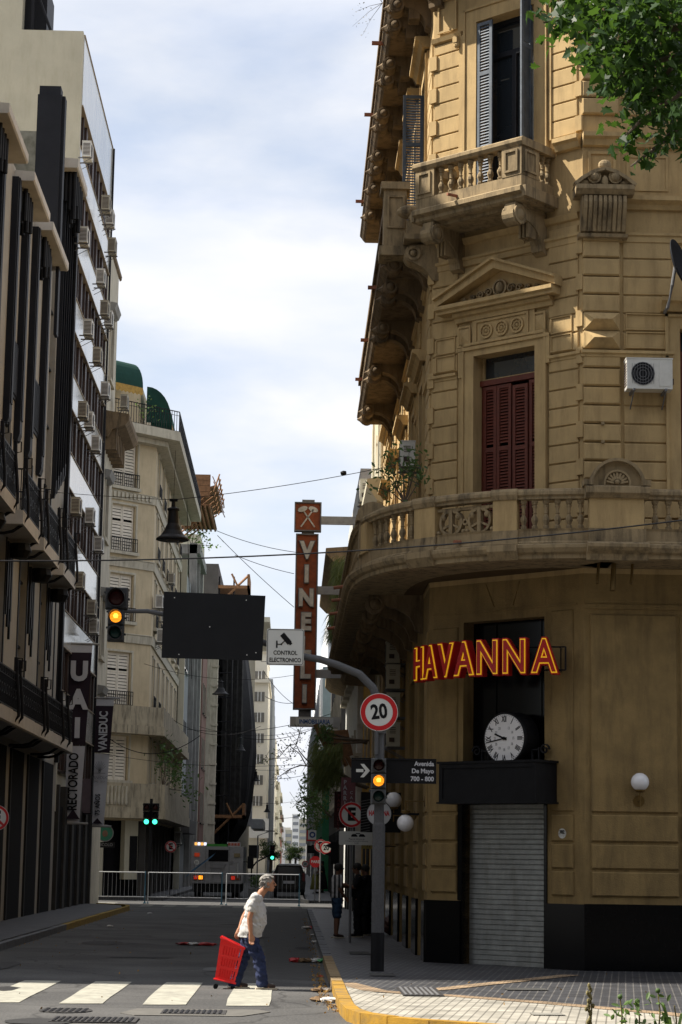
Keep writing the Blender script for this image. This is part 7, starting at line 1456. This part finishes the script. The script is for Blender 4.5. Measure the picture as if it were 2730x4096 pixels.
    def folds(me, amp):
        for v in me.vertices: w = v.co; v.co += v.normal * (amp * mn.noise(V(w.x * 9, w.y * 9, w.z * 16)) + amp * .8 * mn.noise(V((w.x + w.z) * 22, w.y * 18, (w.z - w.x) * 9)))
    folds(me, .018); zc = hem.z + .0
    for v in me.vertices:
        if v.co.z < zc: v.co.z = zc - (zc - v.co.z) * .15
    tp = mesh_obj(me, 'shirt', top, t, loc, rz, sc)
    if skirt:
        q = MB(); q.lathe(M @ (J['hip'] + V(0, 0, .1)), [(.15 * sc, 0), (.22 * sc, -.3 * sc), (.30 * sc, -.8 * sc), (.28 * sc, -.82 * sc)], 16, flute=.06); q.build('skirt', leg, t, smooth=True)
    else:
        c = [(hip + V(.015, 0, .06), hip + V(.0, 0, -.04), (.100 * lg, .135 * lg), (.118 * lg, .150 * lg))]
        for s, k in ((1, 'L'), (-1, 'R')):
            kn = J['kn' + k]; an = J['an' + k]; hp = hip + V(0, s * .085, -.06); c += [(hp, kn, .100 * lg, .080 * lg)]
            if not shorts: c += [(kn, kn.lerp(an, .5), .080 * lg, .074 * lg), (kn.lerp(an, .5), an + V(-.01, 0, -.02), .074 * lg, .078 * lg)]
        me = fuse(c, vx, 4); folds(me, .022)
        for v in me.vertices: v.co.z = max(v.co.z, .035)
        mesh_obj(me, 'trousers' if not shorts else 'shorts', leg, t, loc, rz, sc)
    for k in 'LR':
        an = J['an' + k]; tilt = J.get('tilt' + k, 0.); me = skin([(V(-.06, 0, -.02), (.042, .036)), (V(.02, 0, -.02), (.046, .040)), (V(.11, 0, -.04), (.028, .042)), (V(.19, 0, -.048), (.018, .034))], [(0, 1), (1, 2), (2, 3)], 1)
        me.transform(Matrix.Translation(an) @ Matrix.Rotation(tilt, 4, 'Y')); so_ = mesh_obj(me, 'shoe', shoe[0], t, loc, rz, sc)
        q = MB(); P = [(-.10, -.035), (-.02, -.044), (.10, -.046), (.19, -.036), (.215, 0), (.19, .036), (.10, .046), (-.02, .044), (-.10, .035), (-.115, 0)]; RM = M @ Matrix.Translation(an) @ Matrix.Rotation(tilt, 4, 'Y'); kk = len(P)
        q.add([RM @ V(x, y, z) for z in (-.088, -.062) for x, y in P], [tuple(range(kk)), tuple(range(kk, 2 * kk))] + [(i, (i + 1) % kk, kk + (i + 1) % kk, kk + i) for i in range(kk)]); q.build('sole', shoe[1], so_)
    return t, M
# the crossing man; the side view faces +x
J = dict(hip=V(-.05, 0, .86), chest=V(.035, 0, 1.215), neck=V(.125, 0, 1.425), head=V(.225, 0, 1.535), hem=V(0, 0, -.10), belly=V(.05, 0, 0), sleeve=.60, fat=1.14, leg=1.12, voxb=.008, vox=.010,
         shL=V(.03, .19, 1.33), elL=V(-.13, .23, 1.06), haL=V(-.20, .17, .86), shR=V(.03, -.20, 1.33), elR=V(-.045, -.24, 1.04), haR=V(-.02, -.235, .80),
         knR=V(.10, -.09, .45), anR=V(.17, -.09, .088), knL=V(-.13, .09, .45), anL=V(-.24, .09, .088))
mx_, my_ = gZ(578, 2274)
man, MM = person('grey haired man in white t-shirt and navy trousers walking right, pulling a red basket trolley', V(mx_, my_, .01), 0., 1.0, J, (SKIN, TEE, NAVY, (SHOEB, SOLE), HAIRG), rad=1.02, hair='swept')
# basket trolley
cx, cyy = mx_ - .40, my_ + .14
t = T('basket_trolley', (cx, cyy, 0), 'tall bright red plastic basket trolley pulled behind the crossing man', 'shopping basket')
Tm = Matrix.Translation((cx, cyy, .10)) @ Matrix.Rotation(math.radians(11), 4, 'Y')
def crate(z0, z1, w0, d0, w1, d1, nz):
    q = MB(); 
    for face in range(4):
        for i in range(nz):
            for j in range(9):
                za, zb = z0 + (z1 - z0) * i / nz, z0 + (z1 - z0) * (i + 1) / nz
                def pt(u, z, off=0.):
                    f = (z - z0) / (z1 - z0); w, d = w0 + (w1 - w0) * f, d0 + (d1 - d0) * f
                    if face == 0: p = V(u * w, -d - off, z)
                    elif face == 1: p = V(w + off, u * d, z)
                    elif face == 2: p = V(-u * w, d + off, z)
                    else: p = V(-w - off, -u * d, z)
                    return Tm @ p
                a, b = -1 + 2 * j / 9, -1 + 2 * (j + 1) / 9; solid = i in (0, 4, 8, nz - 1) or j in (0, 8)
                q.add([pt(a, za), pt(b, za), pt(b, zb), pt(a, zb)], [(0, 1, 2, 3)]) if solid else q.add([pt(a, za), pt(a + .145, za), pt(a + .145, zb), pt(a, zb)], [(0, 1, 2, 3)])
    return q
q = crate(.02, .56, .15, .13, .185, .165, 13); P = [(-.15, -.13), (.15, -.13), (.15, .13), (-.15, .13)]; q.add([Tm @ V(x, y, .02) for x, y in P], [(0, 1, 2, 3)])
q.build('basket', REDP, t, fix=False)
q = MB(); P = [(-.185, -.165, .63), (.185, -.165, .54), (.185, .165, .54), (-.185, .165, .63)]; q.tube([Tm @ V(*p) for p in P + P[:1]], .020, 8)
def shell(pts): q.add([Tm @ V(*p) for p in pts], [(0, 1, 2, 3)])
shell([(-.185, -.166, .54), (.18, -.166, .54), (-.185, -.166, .63), (-.185, -.166, .6)]); shell([(-.186, -.165, .54), (-.186, .165, .54), (-.186, .165, .63), (-.186, -.165, .63)]); shell([(-.185, .166, .54), (.18, .166, .54), (-.185, .166, .63), (-.185, .166, .6)]); q.tube([Tm @ V(-.17, -.14, .02), Tm @ V(.17, -.14, .02)], .014); q.build('rim', REDP, t)
q = MB(); q.tube([Tm @ V(.17, .0, .54), MM @ (V(-.22, .17, .80))], .012); q.build('pull_handle', BLACK, t)
for x in (-.13, .13):
    for y in (-.12, .10): MB().lathe(V(*(Tm @ V(x, y, -.02)).xy, .035), [(.034, 0), (.034, .025)], 12, (0, 1, 0)).build('wheel', BLACK, t)
# standing figures under the wall
def stand(lean=0., arms='down'):
    J = dict(hip=V(0, 0, .92), chest=V(.0, 0, 1.28), neck=V(.02, 0, 1.48), head=V(.05, 0, 1.60), shL=V(0, .20, 1.40), shR=V(0, -.20, 1.40), knL=V(.03, .10, .50), knR=V(.0, -.10, .50), anL=V(.02, .12, .088), anR=V(-.04, -.12, .088), sleeve=.8)
    J.update(elL=V(.0, .27, 1.13), haL=V(.14, .22, .95), elR=V(-.02, -.27, 1.13), haR=V(.12, -.24, .95)) if arms == 'down' else J.update(elL=V(.08, .25, 1.15), haL=V(.26, .08, 1.2), elR=V(.06, -.26, 1.15), haR=V(.26, -.06, 1.16)); return J
STRIPE = bpy.data.materials.new('striped_jersey'); STRIPE.use_nodes = True; n_ = STRIPE.node_tree; b_ = n_.nodes['Principled BSDF']; tc_ = n_.nodes.new('ShaderNodeTexCoord'); sp_ = n_.nodes.new('ShaderNodeSeparateXYZ'); n_.links.new(tc_.outputs['Object'], sp_.inputs[0]); m1_ = n_.nodes.new('ShaderNodeMath'); m1_.operation = 'MULTIPLY'; m1_.inputs[1].default_value = 10.5; n_.links.new(sp_.outputs['X'], m1_.inputs[0]); m2_ = n_.nodes.new('ShaderNodeMath'); m2_.operation = 'FRACT'; n_.links.new(m1_.outputs[0], m2_.inputs[0]); m3_ = n_.nodes.new('ShaderNodeMath'); m3_.operation = 'GREATER_THAN'; m3_.inputs[1].default_value = .5; n_.links.new(m2_.outputs[0], m3_.inputs[0]); mi_ = n_.nodes.new('ShaderNodeMix'); mi_.data_type = 'RGBA'; mi_.inputs['A'].default_value = (.012, .012, .014, 1); mi_.inputs['B'].default_value = (.42, .42, .43, 1); n_.links.new(m3_.outputs[0], mi_.inputs['Factor']); n_.links.new(mi_.outputs['Result'], b_.inputs['Base Color']); b_.inputs['Roughness'].default_value = .9
DKCL = mat('dark_clothes', (.011, .011, .013), .95, .2, 5, .2, spec=.2); BLSH = mat('blue_shorts', (.02, .05, .10), .9, .2, 5, .2); OLIVE = mat('olive_skirt', (.20, .20, .05), .9, .2, 5, .2)
x, y = gZ(773, 2155, SW); tp_, M_ = person('man in black and white striped jersey and blue shorts standing on the right pavement', V(x, y, SW), .3, .99, stand(), (SKIND, STRIPE, BLSH, (SHOEB, SOLE), HAIRK), shorts=True, rad=1.08)
q = MB(); q.box(Fr((0, 0), (1, 0), (0, 1)), 0, 0, 0, 0, 0, 0) if 0 else q.tube([M_ @ V(.13, -.08, 1.61), M_ @ V(.16, 0, 1.61), M_ @ V(.13, .08, 1.61)], .016, 6); q.build('sunglasses', mat('blue_glasses', (.02, .05, .15), .2), tp_)
x, y = gZ(822, 2153, SW); person('figure all in black facing the wall beside the near signal pole', V(x, y, SW), math.pi, 1.0, stand(arms='up'), (SKIND, DKCL, DKCL, (BLACK, SOLE), HAIRK), rad=1.12)
x, y = gZ(842, 2150, SW); person('second figure in black half hidden behind the signal pole', V(x, y + .3, SW), math.pi * .9, .98, stand(arms='up'), (SKIND, DKCL, DKCL, (BLACK, SOLE), HAIRK), rad=1.1)
Jd = stand(arms='up'); Jd['haL'] = V(.2, .15, 1.5); x, y = gZ(725, 2052, SW)
person('woman in white blouse and olive skirt far down the right pavement', V(x, y, SW), 0., 1.0, Jd, (SKIN, WHITE, OLIVE, (BLACK, BLACK), HAIRK), skirt=True, rad=.9, hair='long')
x, y = gZ(741, 2051, SW); person('person in long dark clothes facing the woman in the olive skirt', V(x, y, SW), math.pi, 1.02, Jd, (SKIND, DKCL, DKCL, (BLACK, BLACK), HAIRK), skirt=True, rad=.95, hair='long')
# rubbish bag, green flask near the dark figures
x, y = gZ(848, 2143, SW); t = T('green_flask', (x, y, SW), 'green flask on the pavement beside the figures in black', 'flask'); MB().lathe((x, y, SW), [(.06, 0), (.06, .32), (.05, .34)], 14).build('body', mat('flask_green', (.03, .22, .10), .4), t); MB().lathe((x, y, SW + .34), [(.052, 0), (.05, .06)], 14).build('lid', SIGNW, t)
x, y = gZ(902, 2148, SW); t = T('rubbish_bag', (x, y, SW), 'crumpled reddish rubbish bag by the shaded shopfront', 'bag'); q = MB(); q.ball((x, y, SW + .24), .24, (1.1, 1, 1), 16, 10)
q.v = [(a + ru(-.03, .03), b + ru(-.03, .03), max(SW, c + ru(-.03, .03))) for a, b, c in q.v]; q.build('bag', mat('dim_red_bag', (.07, .03, .025), .5), t)
# ============================================================ LITTER AND LEAVES
def litter(name, xD, yD, z, s, mts, lab, flat=.3):
    x, y = gZ(xD, yD, z); t = T(name, (x, y, z), lab, 'litter', 'litter in and near the gutter')
    for j, m_ in enumerate(mts):
        q = MB(); cx, cy = x + (j - (len(mts) - 1) / 2) * s * .8, y + ru(-.1, .1); q.ball((cx, cy, z + s * flat * .5), s * .55, (1.2, 1, flat), 9, 6); q.v = [(a + ru(-.25, .25) * s * .5, b + ru(-.3, .3) * s * .5, max(z + .006, c + ru(-.1, .25) * s * .5)) for a, b, c in q.v]; q.build('wrapper', m_, t)
RW_ = mat('litter_red', (.40, .02, .02), .6, .2, 20, 0); LWh = mat('litter_white', (.55, .53, .50), .8, .2, 20, 0); LG_ = mat('litter_green', (.03, .25, .06), .5, .2, 20, 0); LBr = mat('litter_brown', (.16, .10, .05), .9, .3, 20, 0)
for a in [('paper_scrap', 450, 2172, .006, .32, [RW_, LWh, RW_], 'flattened red and white wrapper in the middle of the road', .12), ('crushed_cartons', 712, 2212, .006, .22, [RW_, LBr, LWh, LG_], 'crushed red carton with brown and green scraps against the kerb'), ('crushed_cup', 711, 2134, .006, .2, [LWh, RW_], 'white and red scrap in the gutter beside the striped man'), ('plastic_scrap', 726, 2166, .006, .16, [LWh], 'small clear plastic scrap in the gutter'), ('plastic_scrap', 722, 2150, .006, .13, [LWh], 'white paper ball in the gutter near the grey kerb'), ('tissue', 738, 2278, .006, .15, [LBr, LWh], 'white tissue and brown scrap at the kerb beside the man'), ('tissue', 744, 2302, .006, .18, [LBr, LWh], 'crumpled tissue among leaves at the kerb corner'), ('plastic_scrap', 736, 2245, .006, .08, [RW_], 'tiny red scrap in the gutter'), ('paper_scrap', 705, 2068, .006, .3, [LBr, LBr], 'flat cardboard by the crossing kerb', .1)]: litter(*a)
for a in [(253, 2130), (345, 2100)]: litter('paper_ball', a[0], a[1], .006, .14, [LWh], 'white scrap against the yellow kerb, ' + ('nearer one' if a[0] == 253 else 'farther one'))
q = MB()
for i in range(620):
    y = ru(26.8, 70) if i > 300 else ru(27, 36); x = .60 - abs(random.gauss(0, .09)) + (.0 if y > 29 else (29 - y) * .08); leaf(q, (x, y, .015 + rnd() * .015), ru(.02, .055))
for i in range(60): leaf(q, (ru(-5.8, .4), ru(27, 60), .018), ru(.03, .06))
for i in range(60): leaf(q, (-5.75 + abs(random.gauss(0, .08)), ru(38, 78), .02), ru(.03, .06))
for i in range(16): leaf(q, (ru(1, 7), ru(26.5, 35), SW + .02), ru(.03, .05))
tag(q.build('fallen_leaves', mat('dry_leaf', (.30, .17, .04), .8, .5, 9, 0), fix=False), kind='stuff')
# ============================================================ PLANE TREE (near, right) AND WEEDS
TY = 15.0
t = T('plane_tree', (6.2, TY, 0), 'green plane tree whose leafy boughs hang in from the upper right corner', 'tree')
q = MB(); q.tube([(6.2, TY, 0), (6.15, TY, 2.5), (6.0, TY + .1, 5), (5.7, TY, 7.2), (5.4, TY, 9.5)], .24, 12, r2=.1); q.build('trunk', BARK, t)
lf = MB(); br = MB()
def bough(tips, root=(5.6, TY, 8.2)):
    pv = [Vector(root)] + [Vector(PY(x, y, TY + ru(-.5, .5))) for x, y in tips]; br.tube(pv, .035, 6, r2=.006); return pv
crown_poly = [(1590, -60), (1590, 300), (1545, 335), (1495, 305), (1468, 348), (1428, 330), (1422, 295), (1460, 262), (1500, 225), (1440, 192), (1395, 178), (1365, 138), (1340, 108), (1330, 80), (1290, 60), (1262, 40), (1290, 10), (1300, -60)]
def inside(x, y):
    c = False; n = len(crown_poly)
    for i in range(n):
        (x1, y1), (x2, y2) = crown_poly[i], crown_poly[(i + 1) % n]
        if (y1 > y) != (y2 > y) and x < (x2 - x1) * (y - y1) / (y2 - y1) + x1: c = not c
    return c
bs = [bough([(1560, -20), (1420, 20), (1330, 40), (1250, 52)]), bough([(1570, 60), (1450, 90), (1380, 120), (1335, 128)]), bough([(1580, 120), (1480, 150), (1400, 185)]), bough([(1590, 200), (1520, 240), (1470, 280), (1420, 330)]), bough([(1590, 260), (1550, 300), (1500, 345), (1450, 382)]), bough([(1600, 100), (1540, 160), (1500, 210)])]
cl = []
while len(cl) < 118:
    x, y = ru(1245, 1600), ru(-60, 380)
    if inside(x, y): cl.append((x, y))
for x, y in cl:
    Yc = TY + random.gauss(0, .7); c = Vector(PY(x, y, Yc)); dens = 24 if x > 1400 and y < 230 else 13
    for i in range(dens): leaf(lf, c + Vector((random.gauss(0, .10), random.gauss(0, .16), random.gauss(0, .10))), ru(.05, .115), lobes=True)
for pv in bs:
    for a, b in zip(pv[1:], pv[2:]):
        for i in range(14): leaf(lf, a.lerp(b, rnd()) + Vector((random.gauss(0, .05), random.gauss(0, .08), random.gauss(-.03, .05))), ru(.05, .11), lobes=True)
leaf_cloud(lf, (5.6, TY, 9.8), (2.2, 2.4, 1.6), 2600, .15, lobes=True)
for i in range(12): c = Vector((5.6, TY, 9.8)); e = c + Vector((ru(-2, 2), ru(-2, 2), ru(-1, 1.3))); br.tube([(5.7, TY, 8.0), c.lerp(e, .5), e], .04, 5, r2=.01)
br.build('limb', BARK, t); lf.build('crown', LEAF, t, fix=False)
def weed(xD, yD, h, Y, lab, kind):
    p = Vector(PY(xD, 2400, Y)); top = Vector(PY(xD, yD, Y)); t = T('tall_weed', (p.x, Y, 0), lab, 'weed', 'weeds at the bottom right corner'); q = MB(); b = Vector((p.x + .1, Y, 0)); mid = p
    q.tube([b, mid, mid.lerp(top, .6) + Vector((.01, 0, 0)), top], .006, 5, r2=.003); q.build('stem', DRYP, t); q = MB()
    if kind == 'seed':
        for i in range(26): s = i / 26; c = mid.lerp(top, .25 + .75 * s); q.ball(c + Vector((random.gauss(0, .006), 0, random.gauss(0, .006))), .008, (1, 1, 1.5), 6, 4)
        q.build('seed_head', DRYP, t)
    elif kind == 'blade':
        for i in range(5):
            e = top + Vector((ru(-.12, .10), ru(-.1, .1), ru(-.10, .04))); m2 = mid.lerp(e, .6) + Vector((0, 0, .05)); q.add([mid + Vector((-.008, 0, 0)), mid + Vector((.008, 0, 0)), m2 + Vector((.007, 0, 0)), e, m2 - Vector((.007, 0, 0))], [(0, 1, 2, 4), (4, 2, 3)])
        q.build('blade', LEAF4, t)
    else:
        for i in range(30): s = rnd(); c = mid.lerp(top, s); leaf(q, c + Vector((random.gauss(0, .035), random.gauss(0, .03), random.gauss(0, .02))), .045)
        q.ball(top, .012); q.build('foliage', LEAF4, t, fix=False)
weed(1355, 2262, 1, 10, 'tall dry seed stalk at the bottom edge right of the shutter', 'seed'); weed(1512, 2276, 1, 10, 'leafy weed with a curled tip near the bottom right corner', 'leafy'); weed(1425, 2290, 1, 10, 'thin branching weed between the seed stalk and the curled weed', 'leafy'); weed(1465, 2300, 1, 10, 'short sprig left of the curled weed', 'leafy'); weed(1550, 2310, 1, 10, 'grass blades arching at the bottom right corner', 'blade')
tag(MB().hp([(-.5, 6), (30, 6), (30, 13), (-.5, 13)], .004, .12).build('median', mat('median_soil', (.06, .05, .035), .95, .3, 2, .3)), kind='structure')
# street trees far away
for (x, Y, h, r, l) in ((-2.3, 260, 4.6, 1.3, 'dark street tree in front of the blue grey tower'), (.1, 420, 5.6, 2.0, 'bright green street tree at the middle of the far street'), (.9, 330, 4.4, 1.3, 'bright green street tree near the right side of the far street')):
    t = T('street_tree', (x, Y, 0), l, 'tree', 'far street trees'); MB().tube([(x, Y, 0), (x + .1, Y, h * .5)], .2, 6).build('trunk', BARK, t); q = MB()
    for k in range(14): leaf_cloud(q, (x + ru(-1, 1) * r * .8, Y + ru(-1, 1) * r, h * .65 + ru(-1, 1) * r * .7), (r * .45, r * .45, r * .4), 90, .26)
    q.build('crown', LEAF4 if 'bright' in l else LEAF2, t, fix=False)
t = T('planter_shrub', (-4.2, 112, 0), 'yellow green shrub in a planter beside the fire truck', 'plant'); q = MB(); leaf_cloud(q, (-1.75, 112, .75), (.35, .4, .4), 200, .16); q.build('foliage', LEAF4, t, fix=False); MB().w(-2.1, -1.4, 111.6, 112.4, 0, .4).build('planter', CONC, t)
# ============================================================ AVENUE ROW BEHIND THE CAMERA (shades the street as the real one does)
for (x0, x1, h, l) in ((-70, -30, 30, 'grey apartment block across the avenue, leftmost'), (-30, -6, 34, 'tall block across the avenue behind the camera, left'), (-6, 18, 28, 'block across the avenue directly behind the camera'), (18, 60, 33, 'long block across the avenue, rightmost')):
    t = T('avenue_block', (x0, -12, 0), l, 'building'); MB().w(x0, x1 - .1, -24, -9, 0, h).build('wall', CONC, t)
    for j in range(int(h / 3.4)): MB().w(x0 + .8, x1 - 1, -9.0, -8.9, 2 + j * 3.4, 4 + j * 3.4).build('window_band', DARKIN, t)
t = T('avenue_block', (-60, 36, 0), 'row of blocks left of the corner block on the avenue', 'building'); MB().w(-90, -24.2, 34.6, 50, 0, 27).build('wall', CONC, t)
for o in list(COL.objects):
    if 'base' in o: del o['base']
